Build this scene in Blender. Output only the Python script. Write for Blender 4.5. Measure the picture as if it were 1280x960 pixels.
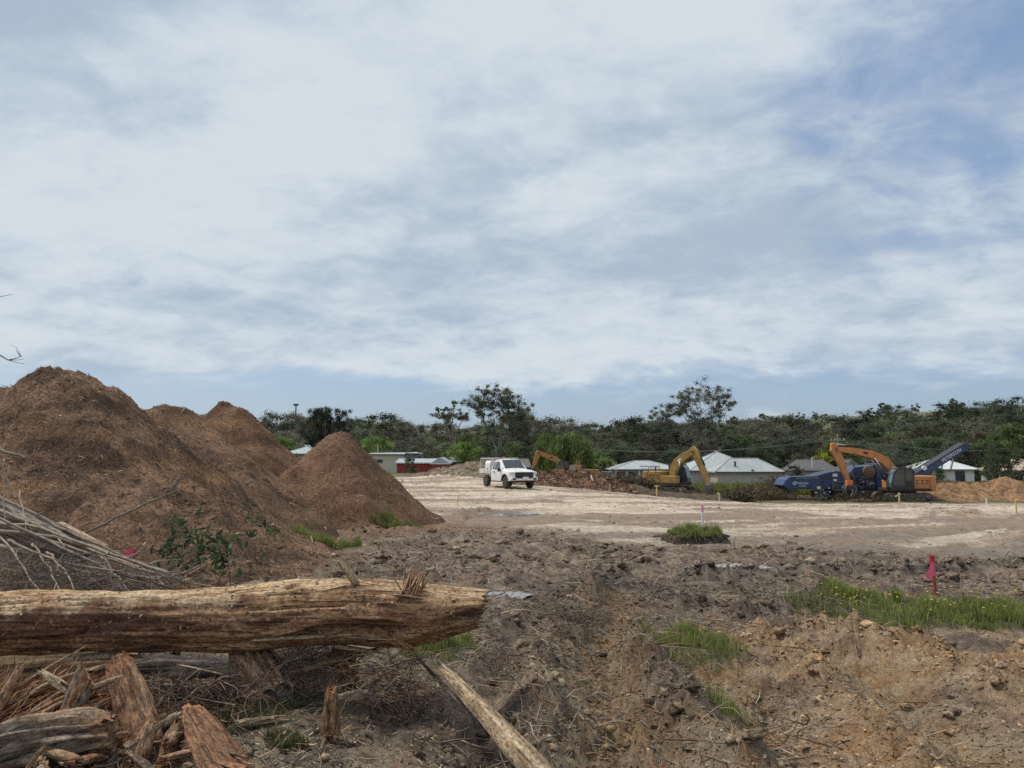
import bpy, math, random
import numpy as np
from mathutils import Vector, Matrix, Euler

R = math.radians
scene = bpy.context.scene
for o in list(bpy.data.objects):
    bpy.data.objects.remove(o, do_unlink=True)
col = scene.collection

# ------------------------------------------------------------------ camera
FPX = 950.0                       # focal length in photo pixels (1280 wide)
PITCH = math.atan((570 - 480) / FPX)
CAMZ = 1.7
cam_data = bpy.data.cameras.new('camera')
cam_data.sensor_width = 36.0
cam_data.lens = 36.0 * FPX / 1280.0
cam_data.clip_start = 0.05
cam_data.clip_end = 20000
cam = bpy.data.objects.new('camera', cam_data)
cam.location = (0, 0, CAMZ)
cam.rotation_euler = (R(90) + PITCH, 0, 0)
col.objects.link(cam)
scene.camera = cam

# ------------------------------------------------------------------ render / exposure
scene.view_settings.view_transform = 'Standard'
scene.view_settings.look = 'None'
scene.view_settings.exposure = 0.3
scene.view_settings.gamma = 1.0
scene.view_settings.use_curve_mapping = False
scene.render.engine = 'CYCLES'
scene.cycles.max_bounces = 5
scene.cycles.diffuse_bounces = 3
scene.cycles.glossy_bounces = 2
scene.cycles.transmission_bounces = 3
scene.cycles.transparent_max_bounces = 6
scene.cycles.use_denoising = False
scene.cycles.sample_clamp_indirect = 2.0
scene.cycles.sample_clamp_direct = 6.0
scene.cycles.use_adaptive_sampling = True
scene.cycles.adaptive_threshold = 0.01

# ------------------------------------------------------------------ sun + sky
SUN_EL, SUN_AZ = R(58), R(-62)    # azimuth from +Y towards +X
sd = Vector((math.sin(SUN_AZ) * math.cos(SUN_EL), math.cos(SUN_AZ) * math.cos(SUN_EL), math.sin(SUN_EL)))
sun_data = bpy.data.lights.new('sun', 'SUN')
sun_data.energy = 2.4
sun_data.angle = R(10)
sun_data.color = (1.0, 0.94, 0.84)
sun = bpy.data.objects.new('sun', sun_data)
sun.rotation_euler = sd.to_track_quat('Z', 'Y').to_euler()
sun.location = (0, 0, 60)
col.objects.link(sun)


class NT:
    """tiny node-tree helper"""
    def __init__(s, nt):
        s.nt = nt; nt.nodes.clear()
    def n(s, kind, **kw):
        nd = s.nt.nodes.new(kind)
        for k, v in kw.items():
            setattr(nd, k, v)
        return nd
    def put(s, sock, v):
        if isinstance(v, bpy.types.NodeSocket):
            s.nt.links.new(v, sock)
        elif v is not None:
            try:
                sock.default_value = v
            except Exception:
                sock.default_value = (v, v, v)
    def math(s, op, a, b=0.0, clamp=False):
        nd = s.n('ShaderNodeMath', operation=op, use_clamp=clamp)
        s.put(nd.inputs[0], a); s.put(nd.inputs[1], b)
        return nd.outputs[0]
    def mul(s, a, b): return s.math('MULTIPLY', a, b)
    def add(s, a, b): return s.math('ADD', a, b)
    def vmath(s, op, a, b=None):
        nd = s.n('ShaderNodeVectorMath', operation=op)
        s.put(nd.inputs[0], a)
        if b is not None: s.put(nd.inputs[1], b)
        return nd
    def ramp(s, v, a, b, lo=0.0, hi=1.0, smooth=True):
        nd = s.n('ShaderNodeMapRange', interpolation_type='SMOOTHSTEP' if smooth else 'LINEAR')
        s.put(nd.inputs[0], v); s.put(nd.inputs[1], a); s.put(nd.inputs[2], b)
        s.put(nd.inputs[3], lo); s.put(nd.inputs[4], hi)
        return nd.outputs[0]
    def noise(s, vec, scale, detail=4, rough=0.55, dist=0.0):
        nd = s.n('ShaderNodeTexNoise')
        s.put(nd.inputs['Vector'], vec)
        nd.inputs['Scale'].default_value = scale
        nd.inputs['Detail'].default_value = detail
        nd.inputs['Roughness'].default_value = rough
        nd.inputs['Distortion'].default_value = dist
        return nd.outputs[0]
    def mix(s, f, a, b, mode='MIX'):
        nd = s.n('ShaderNodeMix', data_type='RGBA', blend_type=mode)
        s.put(nd.inputs[0], f)
        for sock, v in ((nd.inputs[6], a), (nd.inputs[7], b)):
            if not isinstance(v, bpy.types.NodeSocket) and len(v) == 3:
                v = (*v, 1.0)
            s.put(sock, v)
        return nd.outputs[2]


world = bpy.data.worlds.new('World')
scene.world = world
world.use_nodes = True
w = NT(world.node_tree)
sky = w.n('ShaderNodeTexSky', sky_type='NISHITA')
sky.sun_disc = False
sky.sun_elevation = SUN_EL
sky.sun_rotation = SUN_AZ
sky.air_density = 1.0; sky.dust_density = 1.2; sky.ozone_density = 1.5
tc = w.n('ShaderNodeTexCoord')
vdir = w.vmath('NORMALIZE', tc.outputs['Generated']).outputs[0]
sep = w.n('ShaderNodeSeparateXYZ'); w.put(sep.inputs[0], vdir)
dx, dy, dz = sep.outputs
el = w.math('MAXIMUM', dz, 0.0)
# cloud deck seen in perspective: project the direction on a plane overhead
den = w.add(el, 0.26)
cx = w.math('DIVIDE', dx, den); cy = w.math('DIVIDE', dy, den)
cmb = w.n('ShaderNodeCombineXYZ'); w.put(cmb.inputs[0], cx); w.put(cmb.inputs[1], cy); w.put(cmb.inputs[2], 3.7)
deck = cmb.outputs[0]
mp = w.n('ShaderNodeMapping'); w.put(mp.inputs[0], deck)
mp.inputs['Rotation'].default_value = (0, 0, R(24)); mp.inputs['Scale'].default_value = (0.95, 1.15, 1.0)
deck2 = mp.outputs[0]
big = w.noise(deck2, 0.8, 5, 0.5, 0.4)
mid = w.noise(deck2, 2.0, 6, 0.52, 0.35)
fin = w.noise(deck2, 6.0, 6, 0.58, 0.4)
# thinner cover towards the high right, as in the photograph, and a clear strip low down
def lobe(u, v, lo, hi):
    d = Vector((u, 1, v)).normalized()
    dt = w.vmath('DOT_PRODUCT', vdir, tuple(d)).outputs['Value']
    return w.ramp(dt, lo, hi)
hole = lobe(0.56, 0.45, 0.965, 0.999)
cover = w.add(w.mul(big, 0.70), w.add(w.mul(mid, 0.48), w.mul(fin, 0.20)))          # ~0.70 on average
cover = w.add(cover, w.add(w.mul(hole, -0.25), w.mul(w.add(fin, -0.5), 0.22)))
cover = w.add(cover, w.ramp(el, 0.045, 0.145, -0.24, 0.18))
mask = w.ramp(cover, 0.50, 0.80)
fin2 = w.noise(deck2, 15.0, 8, 0.62, 0.5)
tone = w.add(w.mul(mid, 0.50), w.add(w.mul(fin, 0.34), w.add(w.mul(fin2, 0.14), w.mul(w.noise(deck2, 1.3, 5, 0.5, 0.5), 0.50))))
tone = w.ramp(tone, 0.58, 0.86)
grey = (3.35, 4.1, 5.0); white = (5.3, 5.9, 6.4)
cloud = w.mix(tone, grey, white)
skyc = w.mix(0.55, sky.outputs[0], (2.25, 3.3, 5.05))
final = w.mix(mask, skyc, cloud)
bg = w.n('ShaderNodeBackground')
w.put(bg.inputs[0], final); bg.inputs[1].default_value = 0.1
wo = w.n('ShaderNodeOutputWorld'); w.put(wo.inputs[0], bg.outputs[0])

# ------------------------------------------------------------------ helpers
random.seed(5)
rng = np.random.default_rng(11)
CP, SP = math.cos(PITCH), math.sin(PITCH)


def P(px, py, Y):
    """the point at distance Y in front of the camera that lies on the line of sight of a photo pixel"""
    u = (px - 640) / FPX; v = (480 - py) / FPX
    s = Y / (CP - v * SP)
    return Vector((u * s, Y, CAMZ + (SP + v * CP) * s))


def ss(a, b, x):
    t = np.clip((np.asarray(x, float) - a) / (b - a), 0, 1)
    return t * t * (3 - 2 * t)


def _h2(ix, iy, seed):
    h = (ix.astype(np.int64) * 374761393 + iy.astype(np.int64) * 668265263 + seed * 1442695041) & 0xffffffff
    h = ((h ^ (h >> 13)) * 1274126177) & 0xffffffff
    h = ((h ^ (h >> 16)) * 2246822519) & 0xffffffff
    return (h ^ (h >> 15)) & 0xffffffff


def pn(x, y, seed=0):
    """2-D gradient noise, about -1..1"""
    x = np.asarray(x, float); y = np.asarray(y, float)
    ix = np.floor(x); iy = np.floor(y)
    fx = x - ix; fy = y - iy
    ux = fx * fx * fx * (fx * (fx * 6 - 15) + 10); uy = fy * fy * fy * (fy * (fy * 6 - 15) + 10)
    def g(ox, oy):
        a = _h2(ix + ox, iy + oy, seed) * (2 * math.pi / 4294967296.0)
        return np.cos(a) * (fx - ox) + np.sin(a) * (fy - oy)
    n0 = g(0, 0) * (1 - ux) + g(1, 0) * ux
    n1 = g(0, 1) * (1 - ux) + g(1, 1) * ux
    return (n0 * (1 - uy) + n1 * uy) * 1.5


def fbm(x, y, octv=4, seed=0, gain=0.5):
    t = 0; a = 1.0
    for i in range(octv):
        t = t + a * pn(np.asarray(x) * 2.03 ** i + 13.7 * i, np.asarray(y) * 2.03 ** i - 7.3 * i, seed + i)
        a *= gain
    return t


def billow(x, y, octv=3, seed=0, gain=0.5):
    t = 0; a = 1.0
    for i in range(octv):
        t = t + a * (2 * np.abs(pn(np.asarray(x) * 2.1 ** i + 5.1 * i, np.asarray(y) * 2.1 ** i + 9.7 * i, seed + i)) - 0.6)
        a *= gain
    return t


def cm(a, b, t):
    """mix colours a and b (3 or n x 3) by t (n)"""
    a = np.asarray(a, float); b = np.asarray(b, float); t = np.asarray(t, float)[..., None]
    return a + (b - a) * t


def mesh_np(name, verts, faces, mat=None, parent=None, smooth=False, cols=None):
    """one mesh object from numpy arrays (faces: one array, or a list of arrays of tri / quad indices)"""
    me = bpy.data.meshes.new(name)
    verts = np.asarray(verts, np.float32).reshape(-1, 3)
    if not isinstance(faces, (list, tuple)):
        faces = [faces]
    faces = [np.asarray(f, np.int32) for f in faces if len(f)]
    me.vertices.add(len(verts)); me.vertices.foreach_set('co', verts.ravel())
    loops = np.concatenate([f.ravel() for f in faces])
    sizes = np.concatenate([np.full(len(f), f.shape[1], np.int32) for f in faces])
    starts = np.concatenate([[0], np.cumsum(sizes)[:-1]]).astype(np.int32)
    me.loops.add(len(loops)); me.loops.foreach_set('vertex_index', loops)
    me.polygons.add(len(sizes)); me.polygons.foreach_set('loop_start', starts); me.polygons.foreach_set('loop_total', sizes)
    if smooth:
        me.polygons.foreach_set('use_smooth', np.ones(len(sizes), bool))
    if cols is not None:
        c = np.ones((len(verts), 4), np.float32); c[:, :3] = np.clip(np.asarray(cols).reshape(-1, 3), 0, 1)
        at = me.color_attributes.new('Col', 'FLOAT_COLOR', 'POINT'); at.data.foreach_set('color', c.ravel())
    me.update(calc_edges=True)
    me.validate()
    if mat: me.materials.append(mat)
    o = bpy.data.objects.new(name, me); col.objects.link(o)
    if parent is not None: o.parent = parent
    return o


class MB:
    """collects shapes; build() links them as ONE mesh object"""
    def __init__(s): s.v = []; s.f = []
    def add(s, verts, faces):
        b = len(s.v); s.v += [tuple(p) for p in verts]; s.f += [tuple(b + i for i in f) for f in faces]; return s
    def box(s, c, d, rot=None, taper=1.0):
        hx, hy, hz = d[0] / 2, d[1] / 2, d[2] / 2
        vs = [Vector((sx * hx * (taper if sz > 0 else 1), sy * hy * (taper if sz > 0 else 1), sz * hz)) for sz in (-1, 1) for sx, sy in ((-1, -1), (1, -1), (1, 1), (-1, 1))]
        if rot: m = Euler(rot).to_matrix(); vs = [m @ v for v in vs]
        c = Vector(c)
        return s.add([v + c for v in vs], [(3, 2, 1, 0), (4, 5, 6, 7), (0, 1, 5, 4), (1, 2, 6, 5), (2, 3, 7, 6), (3, 0, 4, 7)])
    def b2(s, lo, hi):
        return s.box([(a + b) / 2 for a, b in zip(lo, hi)], [b - a for a, b in zip(lo, hi)])
    def xz(s, poly, y0, y1):
        """polygon in the x-z plane, extruded along y"""
        n = len(poly)
        vs = [(x, y0, z) for x, z in poly] + [(x, y1, z) for x, z in poly]
        return s.add(vs, [tuple(range(n)), tuple(range(2 * n - 1, n - 1, -1))] + [(i, i + n, (i + 1) % n + n, (i + 1) % n) for i in range(n)])
    def yz(s, poly, x0, x1):
        n = len(poly)
        vs = [(x0, y, z) for y, z in poly] + [(x1, y, z) for y, z in poly]
        return s.add(vs, [tuple(range(n)), tuple(range(2 * n - 1, n - 1, -1))] + [(i, i + n, (i + 1) % n + n, (i + 1) % n) for i in range(n)])
    def tube(s, pts, r, n=6, cap=True):
        pts = [Vector(p) for p in pts]
        rr = r if isinstance(r, (list, tuple)) else [r] * len(pts)
        up0 = None; rings = []
        for i, p in enumerate(pts):
            d = (pts[min(i + 1, len(pts) - 1)] - pts[max(i - 1, 0)]).normalized()
            if up0 is None:
                up0 = Vector((0, 0, 1)) if abs(d.z) < 0.9 else Vector((1, 0, 0))
            a = d.cross(up0)
            if a.length < 1e-4: a = d.orthogonal()
            a.normalize(); b = a.cross(d); up0 = b
            rings.append([p + (a * math.cos(2 * math.pi * k / n) + b * math.sin(2 * math.pi * k / n)) * rr[i] for k in range(n)])
        vs = [v for rg in rings for v in rg]
        fs = [(i * n + k, i * n + (k + 1) % n, (i + 1) * n + (k + 1) % n, (i + 1) * n + k) for i in range(len(pts) - 1) for k in range(n)]
        if cap: fs += [tuple(range(n - 1, -1, -1)), tuple((len(pts) - 1) * n + k for k in range(n))]
        return s.add(vs, fs)
    def lathe_y(s, prof, c, n=24):
        """profile (radius, y) spun about the y axis through c"""
        m = len(prof); vs = []
        for k in range(n):
            a = 2 * math.pi * k / n
            vs += [(c[0] + r * math.cos(a), c[1] + y, c[2] + r * math.sin(a)) for r, y in prof]
        fs = [(k * m + i, k * m + i + 1, ((k + 1) % n) * m + i + 1, ((k + 1) % n) * m + i) for k in range(n) for i in range(m - 1)]
        fs += [tuple(k * m for k in range(n)), tuple(k * m + m - 1 for k in range(n - 1, -1, -1))]
        return s.add(vs, fs)
    def quad(s, a, b, c, d): return s.add([a, b, c, d], [(0, 1, 2, 3)])
    def build(s, name, mat=None, parent=None, smooth=False, bevel=0, seg=2):
        me = bpy.data.meshes.new(name); me.from_pydata(s.v, [], s.f); me.validate(); me.update()
        import bmesh
        bm = bmesh.new(); bm.from_mesh(me); bmesh.ops.recalc_face_normals(bm, faces=bm.faces); bm.to_mesh(me); bm.free()
        if mat: me.materials.append(mat)
        if smooth: me.polygons.foreach_set('use_smooth', [True] * len(me.polygons))
        o = bpy.data.objects.new(name, me); col.objects.link(o)
        if parent is not None: o.parent = parent
        if bevel:
            bv = o.modifiers.new('bevel', 'BEVEL'); bv.width = bevel; bv.segments = seg; bv.limit_method = 'ANGLE'; bv.angle_limit = R(35)
        return o


def tag(o, label=None, cat=None, group=None, kind=None):
    if label: o['label'] = label
    if cat: o['category'] = cat
    if group: o['group'] = group
    if kind: o['kind'] = kind
    return o


def empty(name, loc, rz=0.0, rot=None):
    o = bpy.data.objects.new(name, None); col.objects.link(o)
    o.location = loc; o.rotation_euler = rot if rot else (0, 0, rz); o.empty_display_size = 0.2
    return o


def copy_tree(o, parent=None):
    c = o.copy(); col.objects.link(c); c.parent = parent
    for ch in o.children: copy_tree(ch, c)
    return c


def text_mesh(name, body, size, mat, parent, M):
    cu = bpy.data.curves.new('lettering', 'FONT'); cu.body = body; cu.size = size; cu.extrude = 0.004
    cu.align_x = 'CENTER'; cu.align_y = 'CENTER'; cu.resolution_u = 2
    t = bpy.data.objects.new('lettering', cu); col.objects.link(t)
    bpy.context.view_layer.update()
    me = bpy.data.meshes.new_from_object(t.evaluated_get(bpy.context.evaluated_depsgraph_get()))
    bpy.data.objects.remove(t); bpy.data.curves.remove(cu)
    me.transform(M); me.name = name
    me.materials.clear(); me.materials.append(mat)
    o = bpy.data.objects.new(name, me); col.objects.link(o); o.parent = parent
    return o


# ------------------------------------------------------------------ materials
def material(name, c1, c2=None, rough=0.7, metal=0.0, scale=4.0, stretch=(1, 1, 1), bump=0.0, bscale=None, attr=False,
             dirt=None, spec=0.5, detail=5, trans=0.0, dirt_hi=0.66, objvar=False):
    """c1..c2 mixed by noise; attr: colour attribute times the noise; dirt: (colour, amount)"""
    m = bpy.data.materials.new(name); m.use_nodes = True
    t = NT(m.node_tree)
    tco = t.n('ShaderNodeTexCoord')
    mpn = t.n('ShaderNodeMapping'); t.put(mpn.inputs[0], tco.outputs['Object']); mpn.inputs['Scale'].default_value = stretch
    v = mpn.outputs[0]
    nz = t.noise(v, scale, detail, 0.6)
    f = t.ramp(nz, 0.32, 0.68)
    if attr:
        at = t.n('ShaderNodeAttribute', attribute_name='Col')
        c = t.mix(1.0, at.outputs['Color'], t.mix(f, c1, c2 or c1), 'MULTIPLY')
    else:
        c = t.mix(f, c1, c2 or c1)
    if objvar:
        oi = t.n('ShaderNodeObjectInfo'); rr_ = oi.outputs['Random']
        hv = t.n('ShaderNodeHueSaturation'); t.put(hv.inputs['Hue'], t.ramp(t.math('FRACT', t.mul(rr_, 7.31)), 0, 1, 0.5 - 0.022, 0.5 + 0.03, False)); t.put(hv.inputs['Saturation'], t.ramp(t.math('FRACT', t.mul(rr_, 3.17)), 0, 1, 0.75, 1.15, False)); t.put(hv.inputs['Value'], t.ramp(rr_, 0, 1, 0.60, 1.5, False)); t.put(hv.inputs['Color'], c); c = hv.outputs[0]
    if dirt:
        dn = t.noise(tco.outputs['Object'], 1.7, 6, 0.65)
        c = t.mix(t.mul(t.ramp(dn, 0.42, dirt_hi), dirt[1]), c, dirt[0])
    b = t.n('ShaderNodeBsdfPrincipled')
    t.put(b.inputs['Base Color'], c)
    b.inputs['Metallic'].default_value = metal
    b.inputs['Specular IOR Level'].default_value = spec
    if dirt: t.put(b.inputs['Roughness'], t.ramp(dn, 0.4, 0.7, rough, min(1, rough + 0.35)))
    else: b.inputs['Roughness'].default_value = rough
    if bump:
        bn = t.n('ShaderNodeBump'); bn.inputs['Strength'].default_value = bump; bn.inputs['Distance'].default_value = 0.02
        t.put(bn.inputs['Height'], t.noise(v, bscale or scale * 4, 6, 0.65))
        t.put(b.inputs['Normal'], bn.outputs[0])
    out = t.n('ShaderNodeOutputMaterial')
    if trans:
        tr = t.n('ShaderNodeBsdfTranslucent'); t.put(tr.inputs[0], c)
        mx = t.n('ShaderNodeMixShader'); mx.inputs[0].default_value = trans
        t.nt.links.new(b.outputs[0], mx.inputs[1]); t.nt.links.new(tr.outputs[0], mx.inputs[2]); t.nt.links.new(mx.outputs[0], out.inputs[0])
    else:
        t.nt.links.new(b.outputs[0], out.inputs[0])
    return m


DUST = (0.30, 0.24, 0.18)
M = {
    'leaf': material('leaf', (0.75, 0.75, 0.75), (1.25, 1.25, 1.2), 0.6, scale=0.6, attr=True, trans=0.38, spec=0.25, objvar=True),
    'leaffix': material('leaf_steady', (0.75, 0.75, 0.75), (1.25, 1.25, 1.2), 0.6, scale=0.6, attr=True, trans=0.38, spec=0.25),
    'grass': material('grass', (0.8, 0.8, 0.8), (1.2, 1.2, 1.1), 0.6, scale=3, attr=True, trans=0.3, spec=0.25),
    'chips': material('wood_chips', (0.75, 0.75, 0.75), (1.25, 1.25, 1.25), 0.85, scale=25, attr=True, spec=0.2),
    'mulch': material('mulch', (0.55, 0.53, 0.5), (1.35, 1.3, 1.25), 0.95, scale=22, bump=0.9, bscale=30, attr=True, spec=0.15, detail=8),
    'twig': material('twig', (0.7, 0.7, 0.7), (1.2, 1.2, 1.2), 0.85, scale=18, attr=True, spec=0.2),
    'soil': material('soil_clod', (0.55, 0.53, 0.5), (1.4, 1.4, 1.4), 0.95, scale=30, bump=1.0, bscale=70, attr=True, spec=0.15),
    'debris': material('debris', (0.6, 0.58, 0.55), (1.3, 1.28, 1.25), 0.95, scale=3, bump=0.8, bscale=8, attr=True, spec=0.15),
    'gumbark': material('gum_bark', (0.13, 0.11, 0.09), (0.30, 0.27, 0.23), 0.8, scale=1.2, stretch=(1, 1, 0.3)),
    'bark': material('bark', (0.07, 0.055, 0.045), (0.16, 0.13, 0.11), 0.9, scale=2, stretch=(1, 1, 0.3)),
    'white': material('white_paint', (0.78, 0.78, 0.77), (0.82, 0.82, 0.81), 0.28, scale=1, dirt=(DUST, 0.25)),
    'tray': material('dusty_grey_tray', (0.55, 0.54, 0.52), (0.66, 0.65, 0.63), 0.5, scale=2, dirt=(DUST, 0.4)),
    'black': material('black_plastic', (0.018, 0.018, 0.02), (0.03, 0.03, 0.032), 0.5, scale=3, dirt=(DUST, 0.12)),
    'under': material('dark_chassis', (0.02, 0.018, 0.016), (0.05, 0.042, 0.035), 0.85, scale=3),
    'glass': material('window_glass', (0.035, 0.045, 0.055), (0.05, 0.06, 0.07), 0.06, scale=1, spec=0.8),
    'cabglass': material('cab_glass', (0.10, 0.16, 0.18), (0.16, 0.24, 0.26), 0.08, scale=1, spec=0.8),
    'tyre': material('tyre', (0.025, 0.024, 0.023), (0.09, 0.075, 0.06), 0.9, scale=6),
    'rim': material('rim', (0.30, 0.30, 0.31), (0.42, 0.42, 0.43), 0.4, metal=0.6, scale=3, dirt=(DUST, 0.5)),
    'lamp': material('lamp_lens', (0.45, 0.47, 0.5), (0.6, 0.62, 0.65), 0.1, scale=8),
    'plate': material('number_plate', (0.75, 0.76, 0.78), None, 0.4),
    'yellow': material('yellow_paint', (0.40, 0.225, 0.045), (0.48, 0.275, 0.06), 0.45, scale=2, dirt=((0.20, 0.14, 0.08), 0.65)),
    'orange': material('orange_paint', (0.50, 0.19, 0.055), (0.58, 0.235, 0.075), 0.42, scale=2, dirt=((0.24, 0.13, 0.07), 0.5)),
    'grapple': material('hi_vis_orange_steel', (0.70, 0.14, 0.03), (0.75, 0.18, 0.05), 0.5, scale=3),
    'blue': material('blue_paint', (0.018, 0.052, 0.14), (0.026, 0.07, 0.18), 0.4, scale=1.3, dirt=((0.10, 0.10, 0.11), 0.55)),
    'bluedark': material('dark_blue_paint', (0.018, 0.035, 0.09), (0.03, 0.055, 0.13), 0.5, scale=2, dirt=((0.09, 0.08, 0.08), 0.6)),
    'steel': material('worn_steel', (0.10, 0.095, 0.09), (0.20, 0.19, 0.18), 0.55, metal=0.5, scale=4, dirt=((0.12, 0.09, 0.06), 0.5)),
    'chrome': material('cylinder_rod', (0.6, 0.6, 0.6), (0.7, 0.7, 0.7), 0.25, metal=0.7),
    'track': material('track_steel', (0.05, 0.042, 0.036), (0.14, 0.11, 0.085), 0.85, scale=4),
    'rust': material('rusty_screen', (0.12, 0.075, 0.05), (0.20, 0.13, 0.09), 0.8, scale=7),
    'sticker': material('white_sticker', (0.72, 0.74, 0.76), (0.8, 0.8, 0.8), 0.5),
    'roofg': material('grey_metal_roof', (0.36, 0.38, 0.40), (0.43, 0.45, 0.46), 0.45, scale=0.4, stretch=(3, 1, 1), spec=0.4),
    'roofpale': material('pale_metal_roof', (0.36, 0.39, 0.38), (0.44, 0.47, 0.455), 0.45, scale=0.4, stretch=(3, 1, 1), spec=0.4),
    'roofw': material('white_metal_roof', (0.58, 0.60, 0.60), (0.68, 0.69, 0.69), 0.45, scale=0.4),
    'roofdark': material('dark_tile_roof', (0.085, 0.08, 0.08), (0.14, 0.13, 0.125), 0.8, scale=2),
    'roofgreen': material('pale_green_roof', (0.30, 0.36, 0.34), (0.38, 0.44, 0.41), 0.5, scale=0.5),
    'roofcream': material('cream_tile_roof', (0.42, 0.34, 0.24), (0.5, 0.41, 0.3), 0.7, scale=2),
    'cream': material('cream_wall', (0.55, 0.50, 0.36), (0.62, 0.56, 0.42), 0.8, scale=0.6),
    'brickpale': material('pale_brick', (0.36, 0.33, 0.30), (0.46, 0.42, 0.39), 0.85, scale=3),
    'whitewall': material('white_wall', (0.66, 0.66, 0.64), (0.72, 0.72, 0.70), 0.7, scale=1),
    'redwall': material('red_metal_wall', (0.27, 0.028, 0.024), (0.34, 0.04, 0.034), 0.55, scale=0.5, stretch=(6, 6, 0.4)),
    'post': material('timber_post', (0.32, 0.27, 0.21), (0.42, 0.36, 0.29), 0.8, scale=2),
    'darkwin': material('dark_window', (0.03, 0.033, 0.04), (0.06, 0.062, 0.07), 0.15, scale=0.8),
    'fence': material('grey_green_fence', (0.11, 0.14, 0.13), (0.17, 0.20, 0.19), 0.8, scale=1),
    'redstake': material('red_stake', (0.30, 0.06, 0.035), (0.42, 0.10, 0.06), 0.7, scale=8),
    'redtop': material('red_paint', (0.38, 0.012, 0.02), (0.46, 0.02, 0.03), 0.6, scale=8),
    'flag': material('pink_red_tape', (0.62, 0.09, 0.16), (0.72, 0.14, 0.22), 0.5, scale=6, trans=0.3),
    'stakewhite': material('white_stake', (0.70, 0.69, 0.65), (0.76, 0.75, 0.71), 0.6, scale=8),
    'pink': material('fluoro_pink', (0.78, 0.25, 0.45), (0.82, 0.32, 0.5), 0.6, scale=8),
    'peg': material('raw_timber_peg', (0.45, 0.36, 0.22), (0.55, 0.45, 0.28), 0.8, scale=8),
    'pegyellow': material('yellow_peg', (0.55, 0.44, 0.14), (0.62, 0.5, 0.18), 0.7, scale=8),
    'wire': material('power_wire', (0.10, 0.10, 0.10), (0.14, 0.14, 0.14), 0.6),
}


def wood_material():
    """colour attribute times fine fibre, with drying checks along the grain (local X)"""
    m = bpy.data.materials.new('weathered_wood'); m.use_nodes = True; t = NT(m.node_tree)
    tco = t.n('ShaderNodeTexCoord'); at = t.n('ShaderNodeAttribute', attribute_name='Col')
    def st(sx, sy):
        mp_ = t.n('ShaderNodeMapping'); t.put(mp_.inputs[0], tco.outputs['Object']); mp_.inputs['Scale'].default_value = (sx, sy, sy); return mp_.outputs[0]
    fib = t.noise(st(1.6, 6.0), 14, 10, 0.78, 0.6); spot = t.noise(st(1.0, 1.5), 34, 8, 0.8); chk = t.noise(st(0.5, 8.0), 6, 5, 0.6, 0.8)
    g = t.add(t.ramp(fib, 0.36, 0.64, 0.0, 0.85, False), t.ramp(spot, 0.40, 0.60, 0.10, 1.05, False))
    crack = t.ramp(chk, 0.575, 0.61)
    g = t.mul(g, t.ramp(crack, 0, 1, 1.0, 0.45))
    nd = t.n('ShaderNodeVectorMath', operation='SCALE'); t.put(nd.inputs[0], at.outputs['Color']); t.put(nd.inputs['Scale'], g)
    b = t.n('ShaderNodeBsdfPrincipled'); t.put(b.inputs['Base Color'], nd.outputs[0]); b.inputs['Roughness'].default_value = 0.8; b.inputs['Specular IOR Level'].default_value = 0.25
    bn = t.n('ShaderNodeBump'); bn.inputs['Strength'].default_value = 0.8; bn.inputs['Distance'].default_value = 0.018
    t.put(bn.inputs['Height'], t.add(t.add(fib, t.mul(spot, 0.6)), t.mul(crack, -1.0))); t.put(b.inputs['Normal'], bn.outputs[0])
    out = t.n('ShaderNodeOutputMaterial'); t.nt.links.new(b.outputs[0], out.inputs[0])
    return m


M['wood'] = wood_material()

# ------------------------------------------------------------------ ground shape
def base(x, y):
    """the lie of the land: a shallow fall away from the camera and to the right, a valley, a far hill"""
    x = np.asarray(x, float); y = np.asarray(y, float)
    z = -0.30 * ss(5, 24, y)
    z = z - 2.1 * ss(22, 72, y) * ss(-2, 20, x)
    z = z - 1.3 * ss(82, 140, y)
    z = z - 1.5 * ss(150, 230, y)
    h = 30 + 37 * np.clip((x - 40) / 560, 0, 1.3)
    return z + h * ss(300, 930, y)


def gp(px, py):
    """where the line of sight of a photo pixel meets the land"""
    lo, hi = 2.5, 80.0
    for _ in range(50):
        m = (lo + hi) / 2; p = P(px, py, m)
        if p.z > float(base(p.x, p.y)): lo = m
        else: hi = m
    p = P(px, py, lo); return (p.x, p.y)


def seg_dist(x, y, pts):
    d = np.full(np.shape(x), 1e9)
    for (ax, ay), (bx, by) in zip(pts[:-1], pts[1:]):
        vx, vy = bx - ax, by - ay
        t = np.clip(((x - ax) * vx + (y - ay) * vy) / (vx * vx + vy * vy + 1e-9), 0, 1)
        d = np.minimum(d, np.hypot(x - ax - t * vx, y - ay - t * vy))
    return d


def along(x, y, pts):
    """distance to a path and the length run along it"""
    d = np.full(np.shape(x), 1e9); s = np.zeros(np.shape(x)); run = 0.0
    for (ax, ay), (bx, by) in zip(pts[:-1], pts[1:]):
        vx, vy = bx - ax, by - ay; ln = math.hypot(vx, vy)
        t = np.clip(((x - ax) * vx + (y - ay) * vy) / (ln * ln + 1e-9), 0, 1); q = np.hypot(x - ax - t * vx, y - ay - t * vy)
        sd_ = ((x - ax) * vy - (y - ay) * vx) / (ln + 1e-9)
        s = np.where(q < d, run + t * ln + 0.5 * np.abs(sd_), s); d = np.minimum(d, q); run += ln
    return d, s


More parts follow.
